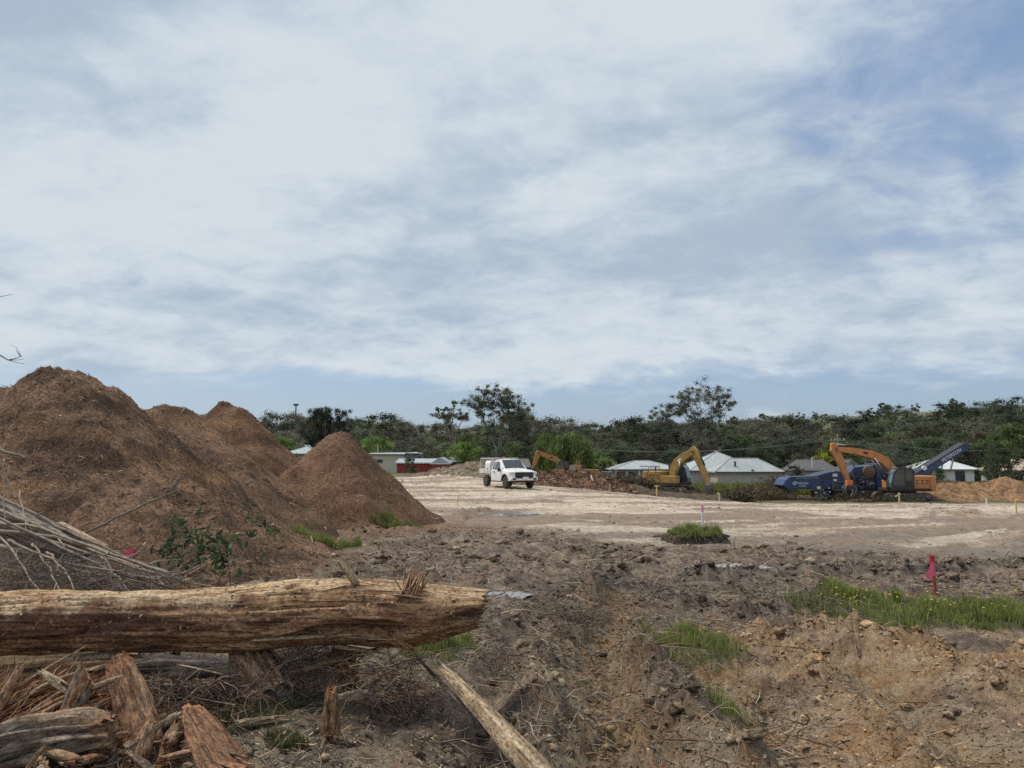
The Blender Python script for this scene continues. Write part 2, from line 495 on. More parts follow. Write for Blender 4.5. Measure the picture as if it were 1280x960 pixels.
# ridges of pushed-up earth (+) and wheel ruts (-): photo pixels -> points on the land, half width, height
RIDGES = [([gp(935, 975), gp(885, 910), gp(835, 860), gp(790, 805), gp(775, 770)], 0.20, 0.24),
          ([gp(660, 975), gp(668, 880), gp(690, 800), gp(735, 745), gp(770, 715)], 0.18, 0.19),
          ([gp(790, 975), gp(765, 880), gp(755, 800), gp(770, 750)], 0.24, -0.18),
          ([gp(585, 975), gp(610, 880), gp(640, 800), gp(690, 740)], 0.22, -0.15),
          ([gp(950, 790), gp(1005, 825), gp(1050, 865), gp(1085, 905), gp(1150, 960)], 0.17, 0.15),
          ([gp(1030, 785), gp(1100, 800), gp(1170, 815), gp(1230, 850), gp(1320, 900)], 0.22, 0.17),
          ([gp(1010, 800), gp(1080, 830), gp(1150, 880), gp(1240, 945)], 0.24, -0.17),
          ([gp(905, 975), gp(940, 900), gp(900, 840)], 0.3, -0.07),
          ([gp(905, 775), gp(960, 775), gp(1020, 755), gp(1045, 742)], 0.26, 0.20),
          ([gp(700, 745), gp(780, 735), gp(860, 760)], 0.30, 0.17),
          ([gp(860, 722), gp(1000, 712), gp(1120, 716), gp(1280, 705)], 0.22, 0.15),
          ([gp(880, 708), gp(1000, 702), gp(1280, 694)], 0.3, -0.07),
          ([gp(900, 738), gp(1000, 728), gp(1140, 730), gp(1290, 722)], 0.25, -0.06),
          ([gp(560, 672), gp(650, 682), gp(760, 690)], 0.4, 0.12),
          ([gp(1180, 645), gp(1240, 635), gp(1290, 640)], 1.2, 0.16),
          ([gp(1245, 672), gp(1290, 665)], 0.7, 0.14),
          ([gp(575, 648), gp(600, 640)], 0.5, 0.28),
          ([gp(545, 596), gp(600, 603)], 1.6, 0.35),
          ([gp(340, 672), gp(420, 668), gp(520, 664)], 0.35, 0.16)]
DARK_R = (0, 8, 9, 10); OCHRE_R = (4, 5); TROUGH_R = (6, 7, 2)
PUDDLES = [(gp(626, 742), 0.34, 0.26), (gp(606, 757), 0.18, 0.16), (gp(914, 706), 0.55, 0.28), (gp(882, 727), 0.35, 0.16), (gp(626, 642), 1.1, 0.7)]
GRASSY = [(gp(1150, 768), 1.30, 0.75), (gp(1070, 752), 0.45, 0.35), (gp(862, 812), 0.42, 0.50), (gp(548, 812), 0.33, 0.42), (gp(400, 686), 0.75, 0.5),
          (gp(488, 661), 0.85, 0.45), (gp(900, 893), 0.14, 0.2), (gp(340, 890), 0.38, 0.40), (gp(365, 935), 0.14, 0.12), (gp(1235, 775), 0.7, 0.45)]
PAD_EDGE = lambda x: np.clip(20 - 0.75 * x, 11.5, 24)


def zones(x, y):
    """soft masks: pad (graded clay), far (beyond the pad), mud"""
    wob = fbm(x * 0.16, y * 0.16, 3, 40) * 1.9
    pad = ss(-0.9, 1.3, y + wob - PAD_EDGE(x))
    far_edge = 64 + 10 * ss(4, -10, x) + fbm(x * 0.1, y * 0.05, 3, 44) * 1.5
    far = ss(-1.5, 1.5, y - far_edge)
    return pad, far


def ground(x, y):
    x = np.asarray(x, float); y = np.asarray(y, float)
    z = base(x, y)
    pad, far = zones(x, y)
    rough = (1 - pad) * ss(60, 30, np.hypot(x, y))
    lump = ss(-0.35, 0.45, fbm(x * 0.55 + 4, y * 0.55, 2, 21))
    n = 0.06 * fbm(x * 0.8, y * 0.8, 3, 3) + (0.012 + 0.034 * lump) * billow(x * 2.3, y * 2.3, 3, 9, 0.6) \
        + (0.012 + 0.03 * lump) * billow(x * 6.5, y * 6.5, 3, 17, 0.65) + 0.010 * fbm(x * 23, y * 23, 2, 29, 0.7)
    z = z + rough * n
    # tyre and track marks on the graded clay
    wx = x + 2.2 * fbm(x * 0.13, y * 0.13, 2, 140); wy = y + 2.6 * fbm(x * 0.11 + 5, y * 0.11, 2, 144)
    u = wx * 0.94 + wy * 0.34; v = -wx * 0.34 + wy * 0.94
    z = z + pad * (1 - far) * (0.045 * fbm(u * 0.25, v * 0.9, 4, 31) + 0.02 * fbm(x * 2, y * 2, 3, 35) + 0.02 * billow(u * 0.5, v * 3.2, 2, 37))
    z = z + far * 0.12 * fbm(x * 0.3, y * 0.3, 3, 50) * ss(200, 90, y)
    crumb = 0.7 + 0.42 * billow(x * 2.2, y * 2.2, 3, 61, 0.6)
    for pts, hw, h in RIDGES:
        d = seg_dist(x, y, pts)
        z = z + h * np.exp(-(d / hw) ** 2) * (np.clip(crumb, 0.25, 1.15) if h > 0 else 1.0)
    for i in (2, 3, 6, 11):                                    # tread lugs pressed into the ruts
        d, sl = along(x, y, RIDGES[i][0])
        z = z + 0.022 * np.sin(sl * 2 * np.pi / 0.21) * np.exp(-(d / 0.24) ** 4) * ss(-0.4, 0.3, fbm(x * 1.2, y * 1.2, 2, 66) + 0.25)
    for (cx_, cy_), rx, ry in PUDDLES:
        d = np.hypot((x - cx_) / rx, (y - cy_) / ry)
        lev = base(cx_, cy_) - 0.02
        k = ss(1.5, 0.75, d + 0.75 * fbm(x * 2.8, y * 2.8, 3, 71))
        z = z * (1 - k) + (lev - 0.03) * k
    for (cx_, cy_), rx, ry in GRASSY:
        d = np.hypot((x - cx_) / rx, (y - cy_) / ry)
        k = ss(1.3, 0.6, d)
        z = z * (1 - 0.6 * k) + (base(x, y) + 0.05 + 0.03 * fbm(x * 2, y * 2, 2, 5)) * 0.6 * k
    return z


def gz(x, y): return float(ground(np.array([x]), np.array([y]))[0])


def ground_colour(x, y, z):
    pad, far = zones(x, y)
    n1 = fbm(x * 0.7, y * 0.7, 4, 80); n2 = fbm(x * 3.1, y * 3.1, 4, 84, 0.6); n3 = fbm(x * 9, y * 9, 3, 88, 0.65)
    rel = (z - base(x, y)) / 0.12
    mud = cm((0.115, 0.084, 0.065), (0.31, 0.232, 0.172), ss(-0.6, 0.7, 0.6 * n2 + 0.5 * n3 + 0.35 * n1))
    # dry crumbly crust on the tops of the lumps, different soil
    mud = cm(mud, (0.38, 0.305, 0.23), 0.75 * ss(0.25, 1.1, n3 * 0.7 + n2 * 0.5))
    warm = ss(0.3, 2.4, x) * ss(9.5, 6.0, y)
    orange = ss(0.05, 0.75, fbm(x * 0.8 + 9, y * 0.8, 4, 92) + 0.75 * warm - 0.28 + 0.25 * n2)
    och = cm((0.50, 0.275, 0.115), (0.46, 0.335, 0.21), ss(-0.5, 0.6, n2))
    mud = cm(mud, och, orange * (0.30 + 0.60 * warm))
    tan = ss(-0.1, 0.6, fbm(x * 1.1 + 30, y * 1.1, 3, 96) + 0.2 * n3) * ss(9.0, 5.0, y)
    mud = cm(mud, (0.42, 0.325, 0.22), 0.75 * tan)
    for i in DARK_R: mud = cm(mud, cm((0.085, 0.066, 0.055), (0.20, 0.16, 0.13), ss(-0.4, 0.6, n3 + 0.5 * n2)), 0.8 * np.exp(-(seg_dist(x, y, RIDGES[i][0]) / 0.26) ** 2))
    for i in OCHRE_R: mud = cm(mud, cm((0.36, 0.22, 0.12), (0.52, 0.36, 0.215), ss(-0.4, 0.6, n3 + 0.5 * n2)), 0.8 * np.exp(-(seg_dist(x, y, RIDGES[i][0]) / 0.28) ** 2))
    for i in TROUGH_R: mud = cm(mud, cm((0.40, 0.24, 0.11), (0.40, 0.31, 0.20), ss(-0.4, 0.6, n2)), 0.7 * np.exp(-(seg_dist(x, y, RIDGES[i][0]) / 0.3) ** 2))
    # graded pad: pale clay dragged in streaks over mauve-brown damp ground
    wx = x + 2.2 * fbm(x * 0.13, y * 0.13, 2, 140); wy = y + 2.6 * fbm(x * 0.11 + 5, y * 0.11, 2, 144)
    u = wx * 0.96 + wy * 0.28; v = -wx * 0.28 + wy * 0.96
    st = 1.15 * fbm(u * 0.12, v * 0.28, 4, 100, 0.6) + 0.42 * fbm(u * 0.6, v * 1.6, 4, 104, 0.65) + 0.25 * n3
    damp = cm((0.26, 0.192, 0.145), (0.34, 0.262, 0.198), ss(-0.5, 0.5, n2))
    clay = cm((0.51, 0.41, 0.305), (0.68, 0.58, 0.455), ss(-0.4, 0.6, n2 + 0.4 * n1))
    k = ss(-0.25, 0.45, 1.3 * st + 0.62 * ss(24, 36, y + 0.35 * x) - 0.42)
    padc = cm(damp, clay, k)
    for off, ph in ((0, 0.0), (2.1, 0.4), (7.5, 1.3), (9.6, 1.7), (-9, 2.0), (-11.1, 2.4)):
        yy = 33 + off + 5.0 * np.sin(x * 0.07 + ph) + 0.25 * x * (0.5 if off > 5 else 1)
        padc = cm(padc, (0.25, 0.19, 0.145), 0.55 * np.exp(-((y - yy) / 0.33) ** 2) * ss(-0.5, 0.3, n2 + 0.4))
    padc = cm(padc, (0.36, 0.235, 0.14), 0.5 * ss(0.25, 0.8, fbm(u * 0.2 + 7, v * 0.6, 3, 110)))
    c = cm(mud, padc, pad)
    # mulch washed round the foot of the piles
    spread = ss(1.5, 0.0, np.hypot((x + 3.6) / 3.4, (y - 21.3) / 2.6) + 0.4 * n2) + ss(1.25, 0.7, np.hypot((x + 8.6) / 5.4, (y - 14.5) / 5.2) + 0.3 * n2)
    c = cm(c, (0.23, 0.125, 0.068), 0.8 * np.clip(spread, 0, 1))
    # beyond the pad: rough grass, paddock
    fg = cm((0.085, 0.075, 0.045), (0.13, 0.135, 0.05), ss(-0.4, 0.5, fbm(x * 0.12, y * 0.12, 4, 120)))
    fg = cm(fg, (0.15, 0.135, 0.085), ss(500, 800, y))
    hillg = cm((0.115, 0.125, 0.06), (0.20, 0.195, 0.105), ss(-0.3, 0.5, fbm(x * 0.012, y * 0.012, 4, 124)))
    fg = cm(fg, hillg, ss(350, 600, y))
    c = cm(c, fg, far)
    for (cx_, cy_), rx, ry in GRASSY:
        d = np.hypot((x - cx_) / rx, (y - cy_) / ry)
        c = cm(c, (0.075, 0.085, 0.035), 0.75 * ss(1.25, 0.7, d + 0.3 * n2))
    return c


def damp_map(x, y):
    """0 dry .. 1 wet"""
    pad, far = zones(x, y)
    wet = 0.45 * ss(0.2, 0.8, fbm(x * 0.35, y * 0.6, 3, 130)) * (1 - far)
    wet = wet + 0.5 * pad * ss(30, 18, y + 0.4 * x)
    for (cx_, cy_), rx, ry in PUDDLES:
        wet = wet + ss(2.2, 0.9, np.hypot((x - cx_) / rx, (y - cy_) / ry))
    return np.clip(wet, 0, 1)


def build_ground():
    fine = np.linspace(R(-48), R(48), 650)
    rest = np.linspace(R(48), R(312), 54)[1:-1]
    ang = np.concatenate([fine, rest])
    rad = np.concatenate([np.geomspace(0.3, 2.8, 14)[:-1], np.geomspace(2.8, 95, 375)[:-1], np.geomspace(95, 3200, 56)])
    A, Q = np.meshgrid(ang, rad)
    X = Q * np.sin(A); Y = Q * np.cos(A)
    x = X.ravel(); y = Y.ravel()
    z = ground(x, y)
    na, nr = len(ang), len(rad)
    i = np.arange(nr - 1)[:, None] * na; k = np.arange(na)[None, :]; k2 = (k + 1) % na
    f = np.stack([i + k, i + k2, i + na + k2, i + na + k], -1).reshape(-1, 4)[:, ::-1]
    c = ground_colour(x, y, z)
    v = np.stack([x, y, z], -1)
    v = np.vstack([v, [[0, 0, 0.0]]]); c = np.vstack([c, c[:1]])
    ctr = len(v) - 1
    kk = np.arange(na)
    tri = np.stack([np.full(na, ctr), (kk + 1) % na, kk], -1)
    o = mesh_np('ground', v, [f, tri], None, None, True, c)
    wv = np.append(damp_map(x, y), 0).astype(np.float32)
    at = o.data.attributes.new('wet', 'FLOAT', 'POINT'); at.data.foreach_set('value', wv)
    m = bpy.data.materials.new('ground_soil'); m.use_nodes = True
    t = NT(m.node_tree)
    tco = t.n('ShaderNodeTexCoord'); v3 = tco.outputs['Object']
    a = t.n('ShaderNodeAttribute', attribute_name='Col'); wa = t.n('ShaderNodeAttribute', attribute_name='wet')
    f1 = t.noise(v3, 26, 7, 0.7); f2 = t.noise(v3, 95, 4, 0.7)
    g = t.ramp(t.add(t.mul(f1, 0.55), t.mul(f2, 0.45)), 0.34, 0.66, 0.28, 1.75, False)
    nd = t.n('ShaderNodeVectorMath', operation='SCALE'); t.put(nd.inputs[0], a.outputs['Color']); t.put(nd.inputs['Scale'], g)
    dk = t.ramp(wa.outputs['Fac'], 0, 1, 1.0, 0.70)
    nd2 = t.n('ShaderNodeVectorMath', operation='SCALE'); t.put(nd2.inputs[0], nd.outputs[0]); t.put(nd2.inputs['Scale'], dk)
    b = t.n('ShaderNodeBsdfPrincipled'); t.put(b.inputs['Base Color'], nd2.outputs[0])
    t.put(b.inputs['Roughness'], t.ramp(wa.outputs['Fac'], 0.1, 1.0, 0.95, 0.42))
    b.inputs['Specular IOR Level'].default_value = 0.3
    bp = t.n('ShaderNodeBump'); bp.inputs['Strength'].default_value = 1.0; bp.inputs['Distance'].default_value = 0.05
    t.put(bp.inputs['Height'], t.add(t.noise(v3, 14, 10, 0.78), t.mul(f2, 0.45)))
    t.put(b.inputs['Normal'], bp.outputs[0])
    out = t.n('ShaderNodeOutputMaterial'); t.nt.links.new(b.outputs[0], out.inputs[0])
    o.data.materials.append(m)
    tag(o, kind='structure')
    return o


build_ground()

# puddles: shallow sheets of water lying in the hollows
mw = bpy.data.materials.new('muddy_water'); mw.use_nodes = True
_t = NT(mw.node_tree); _b = _t.n('ShaderNodeBsdfPrincipled')
_b.inputs['Base Color'].default_value = (0.20, 0.165, 0.135, 1); _b.inputs['Roughness'].default_value = 0.05; _b.inputs['Specular IOR Level'].default_value = 0.6
_n = _t.n('ShaderNodeBump'); _n.inputs['Strength'].default_value = 0.05; _n.inputs['Distance'].default_value = 0.01
_c = _t.n('ShaderNodeTexCoord'); _t.put(_n.inputs['Height'], _t.noise(_c.outputs['Object'], 9, 3)); _t.put(_b.inputs['Normal'], _n.outputs[0])
_o = _t.n('ShaderNodeOutputMaterial'); _t.nt.links.new(_b.outputs[0], _o.inputs[0])
for (cx_, cy_), rx, ry in PUDDLES:
    a = np.linspace(0, 2 * np.pi, 40, endpoint=False)
    rr = 1.15 + 0.12 * np.sin(3 * a + cx_) + 0.08 * np.sin(7 * a)
    v = np.stack([cx_ + rx * rr * np.cos(a), cy_ + ry * rr * np.sin(a), np.full(40, float(base(cx_, cy_)) - 0.022)], -1)
    o = mesh_np('puddle', v, np.arange(40)[None, :], mw)
    tag(o, kind='structure')

# ------------------------------------------------------------------ scatter builders (vectorised)
def unit(v): return v / np.maximum(np.linalg.norm(v, axis=-1, keepdims=True), 1e-9)


def twigs_mesh(name, base_pts, dirs, lengths, radii, cols, mat, parent=None, bend=0.35, segs=3, gravity=0.0):
    """n bent three-sided twigs as one mesh"""
    n = len(base_pts); d = unit(np.asarray(dirs, float))
    side = unit(np.cross(d, rng.normal(size=(n, 3)))); up = np.cross(side, d)
    t = np.linspace(0, 1, segs + 1)
    ph = rng.uniform(-1, 1, n); ph2 = rng.uniform(-1, 1, n)
    L = np.asarray(lengths)[:, None, None]
    tt = t[None, :, None]
    pts = base_pts[:, None, :] + d[:, None, :] * tt * L + side[:, None, :] * (bend * ph[:, None, None] * tt ** 2 * L) \
        + up[:, None, :] * (bend * 0.6 * ph2[:, None, None] * np.sin(tt * 3.1) * L)
    pts[:, :, 2] -= gravity * (t[None, :] ** 2) * np.asarray(lengths)[:, None]
    r = np.asarray(radii)[:, None] * (1 - 0.72 * t[None, :])
    vs = np.empty((n, segs + 1, 3, 3))
    for k in range(3):
        a = 2 * math.pi * k / 3
        vs[:, :, k, :] = pts + (side[:, None, :] * math.cos(a) + up[:, None, :] * math.sin(a)) * r[:, :, None]
    b = (np.arange(n) * (segs + 1) * 3)[:, None, None]
    s_ = (np.arange(segs) * 3)[None, :, None]; k = np.arange(3)[None, None, :]; k2 = (k + 1) % 3
    f = np.stack([b + s_ + k, b + s_ + k2, b + s_ + 3 + k2, b + s_ + 3 + k], -1).reshape(-1, 4)
    c = np.repeat(np.asarray(cols), (segs + 1) * 3, axis=0)
    return mesh_np(name, vs.reshape(-1, 3), f, mat, parent, False, c)


def blades_mesh(name, pts, heights, widths, cols, mat, parent=None, lean=0.45):
    n = len(pts)
    a = rng.uniform(0, 2 * np.pi, n); ln = rng.uniform(0.1, 1, n) * lean
    w = np.stack([np.cos(a), np.sin(a), np.zeros(n)], -1) * np.asarray(widths)[:, None]
    b = a + rng.uniform(0.8, 2.3, n)
    ld = np.stack([np.cos(b), np.sin(b), np.zeros(n)], -1)
    h = np.asarray(heights)[:, None]; z = np.array([0, 0, 1.0])
    m = pts + z * h * 0.55 + ld * h * (ln * 0.35)[:, None]
    tip = pts + z * h * (1 - 0.35 * ln)[:, None] + ld * h * ln[:, None]
    v = np.stack([pts - w, pts + w, m - w * 0.7, m + w * 0.7, tip], 1)
    i = (np.arange(n) * 5)[:, None]
    q = i + np.array([[0, 1, 3, 2]]); t = i + np.array([[2, 3, 4]])
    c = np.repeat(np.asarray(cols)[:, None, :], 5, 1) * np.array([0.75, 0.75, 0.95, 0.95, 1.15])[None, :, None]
    return mesh_np(name, v.reshape(-1, 3), [q, t], mat, parent, False, c.reshape(-1, 3))


def chips_mesh(name, pts, nrm, lengths, widths, cols, mat, parent=None, lift=0.35):
    """bent slivers lying on a surface"""
    n = len(pts)
    r = rng.normal(size=(n, 3)); t = unit(r - nrm * np.sum(r * nrm, -1, keepdims=True))
    d = unit(t + nrm * rng.uniform(-lift * 0.3, lift, n)[:, None])
    s = unit(np.cross(d, nrm) + 0.5 * rng.normal(size=(n, 3)) * 0.6)
    up = np.cross(s, d)
    L = np.asarray(lengths)[:, None] / 2; W = np.asarray(widths)[:, None] / 2
    mid = pts + up * L * rng.uniform(-0.25, 0.25, n)[:, None]
    v = np.stack([pts - d * L - s * W * 0.5, pts - d * L + s * W * 0.5, mid - s * W, mid + s * W, pts + d * L - s * W * 0.3, pts + d * L + s * W * 0.3], 1)
    i = (np.arange(n) * 6)[:, None]
    f = np.concatenate([i + np.array([[0, 1, 3, 2]]), i + np.array([[2, 3, 5, 4]])])
    return mesh_np(name, v.reshape(-1, 3), f, mat, parent, False, np.repeat(np.asarray(cols), 6, 0))


def ico(sub):
    import bmesh
    bm = bmesh.new(); bmesh.ops.create_icosphere(bm, subdivisions=sub, radius=1.0)
    bm.verts.index_update()
    v = np.array([p.co[:] for p in bm.verts]); f = np.array([[q.index for q in p.verts] for p in bm.faces]); bm.free()
    return v, f


def lumps_mesh(name, pts, sizes, cols, mat, parent=None, sub=2, squash=0.7, jag=0.35, smooth=False):
    """irregular clods"""
    v0, f0 = ico(sub); nv = len(v0); n = len(pts)
    k = rng.integers(0, 12, n)
    var = np.stack([v0 * (1 + jag * (pn(v0[:, 0] * 1.7 + 9 * q, v0[:, 1] * 1.7 + v0[:, 2] * 2.3, 300 + q) + 0.5 * pn(v0[:, 0] * 4 + q, v0[:, 2] * 4 - v0[:, 1] * 3, 320 + q)))[:, None] for q in range(12)])
    ax = unit(rng.normal(size=(n, 3))); an = rng.uniform(0, 6.28, n)
    c, s = np.cos(an), np.sin(an)
    K = np.zeros((n, 3, 3)); K[:, 0, 1] = -ax[:, 2]; K[:, 0, 2] = ax[:, 1]; K[:, 1, 0] = ax[:, 2]; K[:, 1, 2] = -ax[:, 0]; K[:, 2, 0] = -ax[:, 1]; K[:, 2, 1] = ax[:, 0]
    Rm = np.eye(3)[None] + s[:, None, None] * K + (1 - c)[:, None, None] * (K @ K)
    vv = np.einsum('nij,nvj->nvi', Rm, var[k]) * np.asarray(sizes)[:, None, None]
    vv[:, :, 2] *= squash
    vv = vv + pts[:, None, :]
    f = (f0[None] + (np.arange(n) * nv)[:, None, None]).reshape(-1, 3)
    return mesh_np(name, vv.reshape(-1, 3), f, mat, parent, smooth, np.repeat(np.asarray(cols), nv, 0))


def palette(n, cols, jitter=0.2, p=None):
    cols = np.asarray(cols, float); k = rng.choice(len(cols), n, p=p)
    return cols[k] * rng.uniform(1 - jitter, 1 + jitter, (n, 1)) * rng.uniform(0.94, 1.06, (n, 3))


def fan(n, y0, y1, half=0.75):
    """points on the open ground in front, denser near by"""
    y = y0 * (y1 / y0) ** rng.uniform(0, 1, n)
    x = rng.uniform(-half, half, n) * y
    return x, y


# --- clods and crumbs of earth
def scatter_ground():
    x, y = fan(35000, 3.5, 22)
    pad, far = zones(x, y)
    dens = np.clip(0.35 + 0.9 * fbm(x * 0.7, y * 0.7, 3, 21), 0.03, 1)
    for pts, hw, h in RIDGES:
        if h > 0: dens = np.maximum(dens, 1.2 * np.exp(-(seg_dist(x, y, pts) / (hw * 1.3)) ** 2))
    for (cx_, cy_), rx, ry in GRASSY + PUDDLES:
        dens = np.where(np.hypot((x - cx_) / rx, (y - cy_) / ry) < 1.2, 0, dens)
    keep = rng.uniform(size=len(x)) < dens * (1 - pad * 0.95)
    x, y = x[keep], y[keep]
    z = ground(x, y)
    s = 0.007 + 0.008 * rng.uniform(size=len(x)) + 0.040 * rng.uniform(size=len(x)) ** 18
    s *= np.clip(y / 6, 0.8, 2.0)
    c = ground_colour(x, y, z) * rng.uniform(0.55, 1.5, (len(x), 1))
    p = np.stack([x, y, z + s * 0.15], -1)
    near = s > 0.030
    tag(lumps_mesh('soil_clods', p[near], s[near], c[near], M['soil'], sub=2, jag=1.0, squash=0.6), 'loose brown and ochre clods crumbled over the churned foreground', 'soil', kind='stuff')
    tag(lumps_mesh('soil_clods', p[~near], s[~near], c[~near], M['soil'], sub=1, jag=0.6), 'small dark soil crumbs over the churned foreground mud', 'soil', kind='stuff')
    # roots and twigs torn out of the topsoil
    x, y = fan(40000, 3.4, 21)
    pad, far = zones(x, y)
    keep = rng.uniform(size=len(x)) < np.clip(0.35 + 0.8 * fbm(x * 0.5 + 3, y * 0.5, 3, 25), 0.05, 1) * (1 - 0.97 * pad) * (1 - 0.7 * ss(1.2, 3, x) * ss(8, 6, y))
    x, y = x[keep], y[keep]; n = len(x); z = ground(x, y)
    d = rng.normal(size=(n, 3)); d[:, 2] = np.abs(d[:, 2]) * 0.28
    L = rng.uniform(0.05, 0.30, n) * np.clip(y / 7, 0.8, 1.5)
    tag(twigs_mesh('torn_roots', np.stack([x, y, z + 0.004], -1), d, L, rng.uniform(0.0016, 0.0050, n) * np.clip(y / 6, 0.9, 2.0),
                   palette(n, [(0.10, 0.08, 0.065), (0.19, 0.15, 0.115), (0.30, 0.245, 0.18), (0.42, 0.35, 0.26)], 0.25, [0.22, 0.30, 0.28, 0.2]), M['twig'], gravity=0.25, segs=2),
        'fine torn roots and dead twigs strewn through the dark mud', 'roots', kind='stuff')
    # stouter sticks and strips of bark trodden into the mud
    px = rng.uniform(500, 1150, 3600); y = 3.8 * (12 / 3.8) ** rng.uniform(0, 1, 3600); x = (px - 640) / FPX * y
    keep = rng.uniform(size=len(x)) < np.clip(0.55 + 0.9 * fbm(x * 0.6 + 1, y * 0.6, 3, 33) - 0.5 * ss(900, 1100, px), 0.03, 1)
    x, y = x[keep], y[keep]; n = len(x); z = ground(x, y); d = rng.normal(size=(n, 3)); d[:, 2] = np.abs(d[:, 2]) * 0.2
    tag(twigs_mesh('trodden_sticks', np.stack([x, y, z + 0.006], -1), d, rng.uniform(0.08, 0.42, n), rng.uniform(0.003, 0.008, n), palette(n, [(0.13, 0.10, 0.08), (0.22, 0.17, 0.13), (0.33, 0.265, 0.195), (0.26, 0.15, 0.09)], 0.3), M['twig'], bend=0.25, gravity=0.12),
        'broken sticks and bark strips trodden into the churned mud', 'sticks', kind='stuff')
    # dead straw in the nearest ground
    x, y = fan(26000, 3.4, 10)
    keep = rng.uniform(size=len(x)) < np.clip(0.2 + 1.1 * fbm(x * 0.9 + 8, y * 0.9, 3, 27), 0.03, 1)
    x, y = x[keep], y[keep]; n = len(x); z = ground(x, y)
    d = rng.normal(size=(n, 3)); d[:, 2] = np.abs(d[:, 2]) * 0.35
    tag(twigs_mesh('dead_straw', np.stack([x, y, z + 0.003], -1), d, rng.uniform(0.04, 0.17, n), rng.uniform(0.0013, 0.0026, n),
                   palette(n, [(0.40, 0.33, 0.21), (0.56, 0.47, 0.31), (0.26, 0.20, 0.13)], 0.2), M['twig'], bend=0.5, gravity=0.3, segs=2),
        'pale dead straw matted over the nearest soil', 'straw', kind='stuff')
    # small stones and lumps left on the graded clay
    x = rng.uniform(-14, 34, 5200); y = rng.uniform(14, 64, 5200)
    pad, far = zones(x, y)
    keep = (pad > 0.6) & (far < 0.3) & (rng.uniform(size=len(x)) < np.clip(0.25 + fbm(x * 0.2, y * 0.5, 3, 29), 0.02, 1))
    x, y = x[keep], y[keep]; z = ground(x, y)
    s = 0.015 + 0.05 * rng.uniform(size=len(x)) ** 2.5
    tag(lumps_mesh('clay_crumbs', np.stack([x, y, z], -1), s * (0.7 + y / 60), ground_colour(x, y, z) * rng.uniform(0.65, 1.1, (len(x), 1)), M['soil'], sub=1),
        'small pale clay crumbs scattered over the graded pad', 'clay', kind='stuff')


scatter_ground()

# --- grass patches
def grass(idx, label, n, h, cols, w=0.0035, over=()):
    xs, ys = [], []
    for i in idx:
        (cx_, cy_), rx, ry = GRASSY[i]
        k = n // len(idx)
        r = np.sqrt(rng.uniform(0, 1, k)); a = rng.uniform(0, 6.28, k)
        x = cx_ + rx * 1.15 * r * np.cos(a); y = cy_ + ry * 1.15 * r * np.sin(a)
        keep = rng.uniform(size=k) < ss(1.1, 0.5, r + 0.75 * fbm(x * 2.6, y * 2.6, 3, 200 + i))
        xs.append(x[keep]); ys.append(y[keep])
    x = np.concatenate(xs); y = np.concatenate(ys); m = len(x); z = ground(x, y)
    for hf in over: z = np.maximum(z, np.where(hf(x, y) < z + 0.35, hf(x, y), z - 0.3))
    tuft = 0.35 + 0.9 * ss(-0.5, 0.6, fbm(x * 4, y * 4, 2, 210))
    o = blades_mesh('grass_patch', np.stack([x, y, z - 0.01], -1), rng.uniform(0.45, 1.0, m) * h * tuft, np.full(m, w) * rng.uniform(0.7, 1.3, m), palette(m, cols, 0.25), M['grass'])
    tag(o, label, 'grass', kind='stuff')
    return o


GREENS = [(0.20, 0.27, 0.06), (0.27, 0.32, 0.085), (0.145, 0.20, 0.05), (0.33, 0.30, 0.13), (0.24, 0.25, 0.08)]
grass([0, 1, 9], 'bright green grass patch with yellow flowers round the red stake', 17000, 0.20, GREENS, w=0.004)
grass([2], 'small ragged grass tuft between wheel ruts in the mud', 3000, 0.15, GREENS)
grass([3], 'green grass clump beside the torn end of the fallen log', 3600, 0.16, GREENS)
grass([6], 'tiny grass sprout in ochre soil', 350, 0.12, GREENS)
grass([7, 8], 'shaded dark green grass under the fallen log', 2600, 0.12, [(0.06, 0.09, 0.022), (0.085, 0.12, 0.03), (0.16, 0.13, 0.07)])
# yellow flowers
def flowers():
    xs = []; ys = []
    for i, k in ((0, 46), (1, 12), (9, 14)):
        (cx_, cy_), rx, ry = GRASSY[i]
        r = np.sqrt(rng.uniform(0, 1, k)); a = rng.uniform(0, 6.28, k)
        xs.append(cx_ + rx * r * np.cos(a)); ys.append(cy_ + ry * r * np.sin(a))
    x = np.concatenate(xs); y = np.concatenate(ys); n = len(x)
    p = np.stack([x, y, ground(x, y) + rng.uniform(0.13, 0.24, n)], -1)
    o = lumps_mesh('yellow_flowers', p, rng.uniform(0.010, 0.017, n), palette(n, [(0.75, 0.55, 0.04), (0.8, 0.65, 0.12)], 0.1), M['grass'], sub=1, squash=0.45, jag=0.2)
    tag(o, 'tiny yellow flower heads in the grass round the red stake', 'flowers', kind='stuff')
    st = p.copy(); st[:, 2] = ground(x, y)
    twigs_mesh('flower_stems', st, p - st, np.linalg.norm(p - st, axis=1), np.full(n, 0.0014), palette(n, [(0.10, 0.15, 0.04)]), M['grass'], o, bend=0.02)
flowers()

